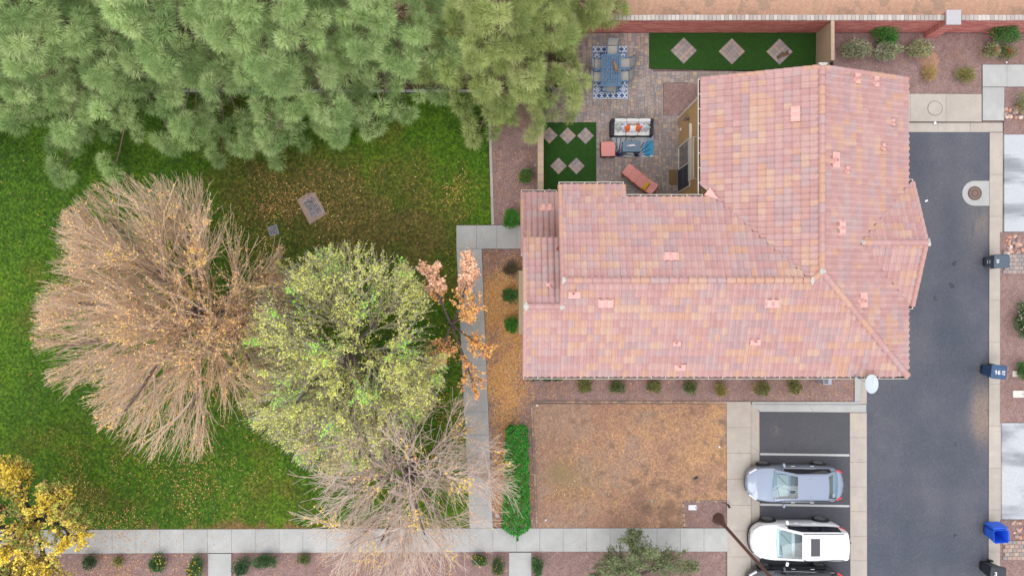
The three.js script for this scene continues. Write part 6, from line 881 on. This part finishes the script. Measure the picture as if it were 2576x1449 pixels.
bin(2514, 936, -0.1, { c: [52, 84, 124], label: 'navy trash bin with white numbers beside the leaf fan', text: [['16', 0.2, -0.1, 0.02, 0], ['57', 0.15, 0.2, 0.02, -Math.PI / 2]] });
bin(2522, 1351, 0.06, { c: [36, 104, 236], label: 'bright blue recycling bin standing open', open: true });
bin(2512, 1444, -0.08, { c: [44, 50, 58], label: 'black trash bin below the blue one', text: [['3', 0.2, -0.15, 0, 0]] });
// ---------------------------------------------------------------- lamp post
{
  const [x, z] = D(1808, 1305), l = thing('lamp_post', 'dark brown lamp post with a flared bell base', 'lamp post', x, z), m = std({ color: C(112, 82, 78), roughness: 0.45, metalness: 0.2 });
  obj('base', new THREE.LatheGeometry([[0.3, 0], [0.3, 0.05], [0.27, 0.1], [0.27, 0.22], [0.2, 0.34], [0.19, 0.48], [0.15, 0.56], [0.15, 0.74], [0.11, 0.82], [0.12, 0.86], [0.1, 0.9], [0.105, 0.94], [0.085, 0.98]].map(q => new THREE.Vector2(...q)), 28), m, l); obj('pole', cyl(0.06, 0.085, 8.0, 0, 4.9, 0, 18), m, l); obj('collar', join([cyl(0.1, 0.1, 0.08, 0, 1.0, 0), cyl(0.09, 0.09, 0.1, 0, 7.0, 0)]), m, l);
  obj('arm', new THREE.TubeGeometry(new THREE.CatmullRomCurve3([V3(0, 7.0, 0), V3(0.25, 7.6, 0.15), V3(0.7, 8.1, 0.4), V3(1.2, 8.2, 0.7)]), 20, 0.04, 8), m, l); obj('lantern', join([cyl(0.1, 0.26, 0.3, 1.25, 8.1, 0.73, 20), cyl(0.26, 0.2, 0.08, 1.25, 7.92, 0.73, 20)]), m, l);
}
// ---------------------------------------------------------------- drain grates, lids, boxes, dish
function grate(px, py, turn, w, l, label, collar) {
  const [x, z] = D(px, py), g = thing('drain_grate', label, 'drain', x, z, turn, undefined, 0.03), steel = std({ color: C(176, 172, 196), metalness: 0.35, roughness: 0.5 });
  if (collar) { const s = new THREE.Shape(); s.moveTo(-w / 2 - 0.24, -l / 2 - 0.22); s.lineTo(w / 2 + 0.1, -l / 2 - 0.2); s.lineTo(w / 2 + 0.14, l / 2 + 0.06); s.lineTo(0.12, l / 2 + 0.24); s.lineTo(-w / 2 - 0.2, l / 2 + 0.2); s.closePath(); const h = new THREE.Path([[-w / 2, -l / 2], [-w / 2, l / 2], [w / 2, l / 2], [w / 2, -l / 2]].map(q => new THREE.Vector2(...q))); s.holes.push(h); const e = new THREE.ExtrudeGeometry(s, { depth: 0.06, bevelEnabled: true, bevelSize: 0.01, bevelThickness: 0.01, bevelSegments: 1 }); e.rotateX(-Math.PI / 2); e.translate(0, -0.05, 0); obj('collar', e, std({ color: C(206, 176, 158), map: sized(T.stucco, 1.2), bumpMap: sized(T.noise, 0.4), bumpScale: 0.01 }), g); }
  obj('pit', box(w, 0.02, l, 0, -0.035, 0), M.dark, g); obj('frame', join([box(0.03, 0.03, l, -w / 2 + 0.015, 0.0, 0), box(0.03, 0.03, l, w / 2 - 0.015, 0, 0), box(w, 0.03, 0.03, 0, 0.001, -l / 2 + 0.015), box(w, 0.03, 0.03, 0, 0.001, l / 2 - 0.015)]), steel, g);
  const n = Math.round(l / 0.075); for (let i = 1; i < n; i++) obj('bar', box(w - 0.05, 0.025, 0.02, 0, 0, -l / 2 + i * l / n), steel, g); const k = Math.round(w / 0.09); for (let i = 1; i < k; i++) obj('cross_bar', box(0.014, 0.02, l - 0.05, -w / 2 + i * w / k, 0.006, 0), steel, g);
}
grate(786, 520, 0.52, 0.66, 0.98, 'steel drain grate in a broken concrete collar on the lawn', true); grate(687, 580, 0.3, 0.5, 0.5, 'small drain grate half hidden by rusty leaves', false);
{
  const lidMat = std({ color: C(128, 106, 98), roughness: 0.6, metalness: 0.2 }); const [mx, mz] = D(2455, 486), apron = [[mx + 1.0, mz - 0.62]]; const pp = []; for (let i = 0; i <= 24; i++) { const a = Math.PI / 2 + i / 24 * Math.PI; pp.push([mx + Math.cos(a) * 0.64, mz - Math.sin(a) * 0.64]); } pp.push([wx(2492), mz + 0.64], [wx(2492), mz - 0.64]);
  struct(obj('manhole_apron', slabGeo(pp, -0.026, 0.05, 0.006), concreteTint[1]), 'rounded concrete apron let into the asphalt');
  const m = thing('manhole_cover', 'brown cast-iron manhole cover in a rounded concrete apron', 'manhole cover', mx, mz, 0, undefined, -0.026); obj('disc', cyl(0.36, 0.36, 0.02, 0, 0.006, 0, 40), lidMat, m); for (const q of [0.32, 0.24, 0.16, 0.08]) obj('rib', mv(new THREE.TorusGeometry(q, 0.018, 5, 36), 0, 0.02, 0, Math.PI / 2), std({ color: C(q === 0.32 || q === 0.16 ? 96 : 150, q === 0.32 || q === 0.16 ? 78 : 128, q === 0.32 || q === 0.16 ? 72 : 118), roughness: 0.6 }), m);
  const [lx, lz] = D(2352, 273), ll = thing('round_lid', 'round concrete lid flush in the beige landing', 'lid', lx, lz, 0, undefined, yWalk); obj('disc', cyl(0.36, 0.36, 0.012, 0, 0.004, 0, 40), beigeTint[1], ll); obj('rim', mv(new THREE.TorusGeometry(0.37, 0.008, 5, 44), 0, 0.006, 0, Math.PI / 2), M.dark, ll);
  const [cx2, cz2] = D(1251, 1297), c2 = thing('round_lid', 'small round utility lid in the gravel beside the hedge', 'lid', cx2, cz2, 0, undefined, 0.01); obj('disc', cyl(0.11, 0.12, 0.03, 0, 0.012, 0, 24), std({ color: C(196, 180, 176) }), c2); obj('knob', cyl(0.02, 0.02, 0.012, 0, 0.032, 0, 10), M.dark, c2);
  const ub = (px, py, w, d, c, label, y = 0.01) => { const [x, z] = D(px, py), g = thing('utility_box', label, 'utility box', x, z, 0, undefined, y); obj('lid', new RoundedBoxGeometry(w, 0.08, d, 2, 0.025).translate(0, 0.03, 0), std({ color: C(...c), roughness: 0.6 }), g); obj('latch', box(0.05, 0.012, 0.04, w * 0.36, 0.072, 0), M.dark, g); obj('rim', box(w + 0.05, 0.03, d + 0.05, 0, 0.005, 0, 0, 0.01), std({ color: C(150, 140, 136) }), g); };
  ub(1742, 1276, 0.42, 0.27, [232, 228, 238], 'white utility box lid beside the lamp bed', 0.014); ub(2555, 940, 0.3, 0.3, [226, 214, 200], 'pale square lid beside the navy bin'); ub(2562, 991, 0.55, 0.36, [226, 218, 208], 'larger pale lid beyond the navy bin'); ub(1012, 124, 0.6, 0.4, [190, 178, 172], 'pale utility box in the pine needles'); ub(1054, 131, 0.5, 0.34, [176, 160, 156], 'pinkish utility box beside the pale one in the pine needles'); ub(1084, 130, 0.3, 0.3, [160, 146, 140], 'small utility lid at the pine foot');
  { const [x, z] = D(2094, 958, 1.3), g = thing('utility_cabinet', 'grey metal utility cabinet in the gravel below the eave', 'utility cabinet', x, 4.68, 0, undefined, 0); obj('cabinet', box(0.42, 0.85, 0.36, 0, 0.43, 0, 0, 0.015), std({ color: C(176, 180, 190), metalness: 0.3, roughness: 0.5 }), g); obj('top_vent', box(0.2, 0.012, 0.26, -0.07, 0.858, 0), std({ color: C(110, 114, 124), metalness: 0.3, roughness: 0.4 }), g); obj('conduit', bar([0.12, 0.1, -0.25], [0.12, 0.75, -0.16], 0.03, 8), std({ color: C(176, 180, 190) }), g); }
  { // satellite dish on a pole clamped to the eave
    const h = 5.55, [x, z] = D(2195, 966, h + 0.2), g = thing('satellite_dish', 'pale satellite dish on an arm at the eave corner', 'satellite dish', x - 0.55, z - 0.2, 0, undefined, 0), gm = std({ color: C(196, 206, 214), roughness: 0.45 }), n = 10, f = []; const P = (i, j) => { const q = i / n, a = j / 36 * 6.2832, rr = q; return [Math.cos(a) * 0.30 * rr, 0.07 * rr * rr, Math.sin(a) * 0.42 * rr]; }; for (let i = 0; i < n; i++) for (let j = 0; j < 36; j++) f.push([P(i, j), P(i + 1, j), P(i + 1, j + 1), P(i, j + 1)].reverse());
    const d = obj('reflector', smoothGeo(f), gm, g); d.position.set(0.55, h + 0.1, 0.2); d.rotation.set(0.12, 0.16, -0.1); const rm = obj('rim', (() => { const c = []; for (let j = 0; j < 36; j++) c.push(V3(...P(n, j))); return new THREE.TubeGeometry(new THREE.CatmullRomCurve3(c, true), 60, 0.009, 5, true); })(), gm, d);
    const lt = obj('lettering', textGeo('HughesNet', 0.075), M.white, d); lt.position.set(0.14, 0.045, 0.0); lt.rotation.set(0, Math.PI / 2, 0); lt.rotation.z = 0.22;
    obj('mast', join([bar([0, h - 0.5, -0.3], [0, h - 0.1, -0.05], 0.025, 8), bar([0, h - 0.1, -0.05], [0.5, h + 0.07, 0.2], 0.022, 8), box(0.1, 0.1, 0.08, 0, h - 0.1, -0.05), bar([0, h - 0.5, -0.3], [0, h - 0.35, -0.55], 0.03, 8)]), std({ color: C(150, 160, 166), metalness: 0.3, roughness: 0.5 }), g);
  }
  { const [x, z] = D(1829, 1268), g = thing('garden_spotlight', 'small dark spotlight on a stake beside the pavement', 'spotlight', x - 0.03, z - 0.02, 0.5, undefined, 0); obj('stake', join([bar([0, 0, 0], [0, 0.28, 0], 0.012, 6), bar([0, 0.02, 0], [-0.3, 0.03, -0.3], 0.012, 5)]), M.dark, g); obj('lamp_head', mv(new THREE.CylinderGeometry(0.06, 0.045, 0.22, 14), 0.02, 0.3, 0.04, 1.1), M.dark, g); }
}
// cobbles in the beds across the road
{
  const r = rng(401), tones = [[196, 168, 158], [170, 150, 146], [214, 176, 150], [150, 132, 130], [224, 204, 192], [206, 150, 128]].map(c => std({ color: C(...c), roughness: 0.8 })), gs = [0, 1, 2, 3].map(i => blob(1, i + 20, 1, 0.55, 0.8, 0.14));
  const cob = (poly, n, label) => { const P = pts(poly), xs = P.map(p => p[0]), zs = P.map(p => p[1]), base = struct(obj('cobble_bed', sheetGeo(P, 0.006), M.gravel), label); for (let i = 0, k = 0; k < n && i < n * 20; i++) { const x = lerp(Math.min(...xs), Math.max(...xs), r()), z = lerp(Math.min(...zs), Math.max(...zs), r()); if (!inPoly(x, z, P)) continue; k++; const m = obj('cobble', gs[Math.floor(r() * 4)], tones[Math.floor(r() * 6)], base), s = 0.1 + r() * 0.16; m.scale.setScalar(s); m.position.set(x, s * 0.16, z); m.rotation.y = r() * 6; } };
  cob([[2524, 588], [2620, 588], [2620, 642], [2524, 640]], 80, 'patch of river cobbles beside the upper driveway'); cob([[2548, 1312], [2640, 1310], [2640, 1352], [2548, 1352]], 50, 'patch of river cobbles beside the blue bin'); cob([[2527, 272], [2620, 268], [2620, 290], [2527, 300]], 40, 'line of stones in the bed above the driveway');
  const strip2 = (a, b, n, label) => { const cell = 0.11, x0 = wx(2524), x1 = wx(2640), z0 = wz(a), z1 = wz(b), base = struct(obj('paver_strip', sheetGeo([[x0, z0], [x1, z0], [x1, z1], [x0, z1]], 0.01), std({ color: C(120, 104, 96) })), label); for (let j = 0; z0 + j * 0.2 < z1 - 0.05; j++) for (let i = 0; x0 + i * 0.24 < x1; i++) { const m = obj('paver', paverGeo(0.235, 0.195), paverMats[n[Math.floor(r() * n.length)]], base); m.position.set(x0 + i * 0.24 + 0.12 + (j % 2) * 0.1, 0.04 + r() * 0.004, z0 + j * 0.2 + 0.1); } };
  strip2(640, 688, [0, 5, 1, 2, 4], 'grey paver strip behind the grey-blue bin'); strip2(1360, 1410, [3, 6, 8, 4], 'warm paver strip below the blue bin');
}

// small loose things
{
  struct(obj('soil_scrape', mv(new THREE.CylinderGeometry(0.44, 0.5, 0.03, 36), ...(q => [q[0], 0.012, q[1]])(D(2341, 151))), std({ map: sized(T.dirt, 3), color: new THREE.Color(0.8, 0.72, 0.68), bumpMap: sized(T.noise, 0.5), bumpScale: 0.01 })), 'smooth round patch of raked soil');
  const [px, pz] = D(1968, 140), dp = thing('dry_frond', 'brown dry frond lying on the paver diamond by the side wall', 'dry frond', px, pz, 0.6, undefined, 0.07), gb = new GB(), r = rng(71); for (let i = 0; i < 90; i++) { const t = r() * 0.7 - 0.35, a = (r() - 0.5) * 1.6, L = 0.06 + r() * 0.12; gb.tube([[t, 0.01, 0.06 * Math.sin(t * 9)], [t + Math.cos(a) * L * 0.5, 0.03, Math.sin(a) * L + 0.06 * Math.sin(t * 9)], [t + Math.cos(a) * L, 0.01, Math.sin(a) * L * 1.6 + 0.06 * Math.sin(t * 9)]], [0.008, 0.01, 0.003], 3); } obj('blades', gb.geo(), std({ color: C(136, 104, 76) }), dp);
  const scrap = (x, y, label, nm, c, w, d, yy) => { const [a, b] = D(x, y), g = thing(nm, label, 'litter', a, b, 0.4, undefined, yy); obj('piece', new RoundedBoxGeometry(w, 0.03, d, 2, 0.012).translate(0, 0.015, 0), std({ color: C(...c), roughness: 0.6 }), g); };
  scrap(1751, 1202, 'black oblong object lying on the dormant lawn', 'dropped_object', [38, 36, 40], 0.2, 0.12, yLawn); scrap(1351, 1020, 'white scrap in the dormant lawn corner by the hedge row', 'paper_scrap', [240, 240, 246], 0.1, 0.08, yLawn); scrap(1810, 1124, 'white scrap on the dormant lawn near the parking pavement', 'paper_scrap', [244, 244, 250], 0.09, 0.09, yLawn); scrap(1373, 1308, 'white scrap on the dormant lawn near the long pavement', 'paper_scrap', [238, 240, 246], 0.1, 0.07, yLawn); scrap(1641, 1260, 'turquoise scrap on the dormant lawn', 'paper_scrap', [120, 206, 206], 0.1, 0.07, yLawn); scrap(2352, 310, 'white cap on the gutter below the round lid', 'plastic_cap', [246, 246, 250], 0.12, 0.12, yWalk); scrap(2333, 505, 'white scrap on the asphalt lane', 'paper_scrap', [226, 230, 240], 0.16, 0.1, yRoad); scrap(2534, 157, 'white cap in the gravel below the red-flowered bush', 'plastic_cap', [246, 246, 250], 0.08, 0.08, 0);
}

// ---------------------------------------------------------------- loose stones and fallen leaves
{
  const r = rng(501), stone = blob(0, 3, 1, 0.6, 0.8, 0.1), mat = std({ roughness: 0.95 }), cs = [[186, 150, 142], [150, 112, 106], [206, 180, 170], [128, 94, 90], [176, 134, 118]].map(c => C(...c)), list = [];
  const fill = (poly, n, y) => { const xs = poly.map(p => p[0]), zs = poly.map(p => p[1]), x0 = Math.max(-27, Math.min(...xs)), x1 = Math.min(27, Math.max(...xs)), z0 = Math.max(-15, Math.min(...zs)), z1 = Math.min(15.5, Math.max(...zs)); for (let i = 0; i < n; i++) { const x = lerp(x0, x1, r()), z = lerp(z0, z1, r()); if (!inPoly(x, z, poly) || inPoly(x, z, dryPoly)) continue; list.push({ p: [x, y + 0.006, z], s: 0.018 + 0.03 * r() * r(), e: [r() * 3, r() * 6, r() * 3], c: cs[Math.floor(r() * 5)] }); } };
  fill(gNE, 14000, 0); fill(gFront, 22000, 0.004); fill(gSouth, 14000, 0); fill(gEast, 5000, 0); fill(gEast2, 2500, 0); fill(gWest, 3500, 0.008); fill(bedHouse, 1600, 0.028); fill(pts([[1720, 1264], [1831, 1262], [1831, 1328], [1722, 1328]]), 1500, 0.012);
  instances('gravel_stones', stone, mat, list, 'loose crushed stones over the gravel beds');
}
{
  const g = new GB(); const P = [[-0.5, 0, 0], [-0.15, 0.07, 0.2], [0.2, 0.05, 0.16], [0.5, 0.1, 0], [0.2, 0.05, -0.16], [-0.15, 0.07, -0.2]], c = [0, 0, 0]; for (let i = 0; i < 6; i++) g.tri(c, P[(i + 1) % 6], P[i]); const lg = g.geo();
  const r = rng(601), mat = std({ roughness: 0.85 }), rust = [[238, 170, 108], [230, 156, 94], [244, 192, 130], [216, 142, 90], [246, 206, 152]].map(q => C(...q)), gold = [[236, 196, 84], [226, 170, 70], [216, 180, 110]].map(q => C(...q)), list = [], noise = field(256, 256, 16, 16, 4, 77);
  const nz = (px, py) => 1.25 * sstep(0.34, 0.74, noise[(((py / 6 | 0) % 256) + 256) % 256 * 256 + (((px / 6 | 0) % 256) + 256) % 256]);
  const drop = (x0, y0, x1, y1, n, dens, cols, y, s0 = 0.055, s1 = 0.06) => { for (let i = 0; i < n; i++) { const px = lerp(x0, x1, r()), py = lerp(y0, y1, r()); if (r() > dens(px, py)) continue; const [x, z] = D(px, py); list.push({ p: [x, (typeof y === 'function' ? y(x, z) : y) + 0.004 + r() * 0.012, z], s: s0 * 0.8 + s1 * 1.5 * r() * r(), e: [(r() - 0.5) * 0.7, r() * 6.28, (r() - 0.5) * 0.7], c: r() < 0.25 ? gold[Math.floor(r() * 3)] : cols[Math.floor(r() * cols.length)] }); } };
  const B = blotch, yl = () => yLawn;
  drop(60, 1040, 760, 1330, 9000, (x, y) => clamp((0.9 * B(x, y, 250, 1260, 170, 90) + 0.35 * B(x, y, 420, 1200, 200, 80) + 0.06) * (0.2 + nz(x, y))), rust, yLawn);
  drop(560, 400, 1236, 760, 11000, (x, y) => clamp((0.75 * B(x, y, 700, 570, 110, 120) + 0.35 * B(x, y, 850, 560, 160, 130) + 0.6 * B(x, y, 1090, 590, 70, 110) + 0.9 * B(x, y, 1150, 450, 26, 60) + 0.05) * (0.2 + nz(x, y))) * (inPoly(...D(x, y), lawnPoly) ? 1 : 0), rust, yLawn);
  drop(1000, 760, 1180, 1330, 4200, (x, y) => clamp((0.55 * B(x, y, 1130, 900, 80, 140) + 0.4 * B(x, y, 1120, 1100, 100, 150) + 0.1) * (0.4 + nz(x, y))) * (inPoly(...D(x, y), lawnPoly) ? 1 : 0), rust, yLawn);
  drop(150, 560, 1000, 1200, 12000, (x, y) => clamp((0.9 * B(x, y, 560, 800, 200, 200) + 0.5 * B(x, y, 800, 900, 200, 200) + 0.03) * (0.2 + nz(x, y))), rust, yLawn);
  drop(0, 400, 160, 1330, 900, () => 0.12, rust, yLawn);
  // thick drift between path and house
  drop(1196, 628, 1345, 1330, 62000, (x, y) => { const c = lerp(1262, 1272, (y - 626) / 400), w = y < 700 ? 26 : y < 1000 ? 44 : 34; return clamp((1.15 * B(x, 0, c, 0, w, 1) * sstep(660, 760, y) * (y > 1060 ? sstep(1400, 1060, y) * 0.8 : 1) + 0.12) * (0.45 + 0.9 * nz(x, y))) * (x > lerp(1214, 1240, (y - 626) / 700) ? 1 : 0) * (inPoly(...D(x, y), dryPoly) ? 0.3 : 1); }, rust, 0.008);
  drop(1320, 945, 2150, 1012, 5000, (x, y) => clamp((0.9 * B(x, y, 1380, 980, 70, 40) + 0.07) * (0.4 + nz(x, y))), rust, 0.008);
  drop(1341, 1016, 1829, 1328, 9000, (x, y) => clamp((0.8 * B(x, y, 1380, 1080, 90, 140) + 0.35 * B(x, y, 1480, 1100, 130, 160) + 0.05) * (0.2 + nz(x, y))) * (inPoly(...D(x, y), dryPoly) ? 1 : 0), rust, yLawn, 0.05, 0.05);
  drop(1150, 570, 1240, 1330, 2600, (x, y) => clamp(0.55 * B(x, y, 1195, 760, 50, 130) + 0.25 * B(x, y, 1200, 1000, 50, 120) + 0.05) * (x > lerp(1150, 1184, (y - 570) / 760) && x < lerp(1206, 1238, (y - 570) / 760) ? 1 : 0), rust, yWalk);
  drop(150, 1332, 700, 1390, 1500, (x, y) => clamp(0.8 * B(x, y, 240, 1345, 130, 30) + 0.06), rust, yWalk);
  drop(150, 1392, 1280, 1449, 3200, (x, y) => clamp((0.9 * B(x, y, 230, 1440, 90, 40) + 0.5 * B(x, y, 950, 1430, 160, 40) + 0.12) * (0.4 + nz(x, y))), rust, 0.004);
  drop(1236, 380, 1345, 566, 900, () => 0.35, rust, 0.012);
  stuff(instances('fallen_leaves', lg, mat, list), 'rust and gold fallen leaves over lawn, gravel and paths');
}
// short grass tufts that break the lawn's surface
{
  const r = rng(701), g = new GB(); for (let i = 0; i < 7; i++) { const a = r() * 6.28, x = (r() - 0.5) * 0.9, z = (r() - 0.5) * 0.9, l = 0.6 + r() * 0.6; g.tri([x - Math.sin(a) * 0.07, 0, z + Math.cos(a) * 0.07], [x + Math.sin(a) * 0.07, 0, z - Math.cos(a) * 0.07], [x + Math.cos(a) * 0.4, l, z + Math.sin(a) * 0.4]); }
  const mat = std({ roughness: 0.9 }), cs = [[84, 126, 8], [100, 142, 16], [74, 114, 4], [114, 148, 34]].map(c => C(...c)), br = [[134, 116, 62], [110, 104, 50], [156, 128, 80]].map(c => C(...c)), list = [];
  for (let i = 0; i < 46000; i++) { const x = lerp(-26.6, -0.9, r()), z = lerp(-9.8, 12.3, r()); if (!inPoly(x, z, lawnPoly)) continue; const px = dx(x), py = dy(z), w = 0.6 * blotch(px, py, 930, 560, 200, 150) + 0.45 * blotch(px, py, 1080, 640, 130, 120) + 0.4 * blotch(px, py, 700, 520, 150, 110) + 0.3 * blotch(px, py, 620, 820, 330, 300); list.push({ p: [x, yLawn, z], s: 0.05 + 0.05 * r(), e: [0, r() * 6.28, 0], c: r() < w ? br[Math.floor(r() * 3)] : cs[Math.floor(r() * 4)] }); }
  instances('grass', g.geo(), mat, list, 'short lawn grass blades');
}

renderer.render(scene, camera);
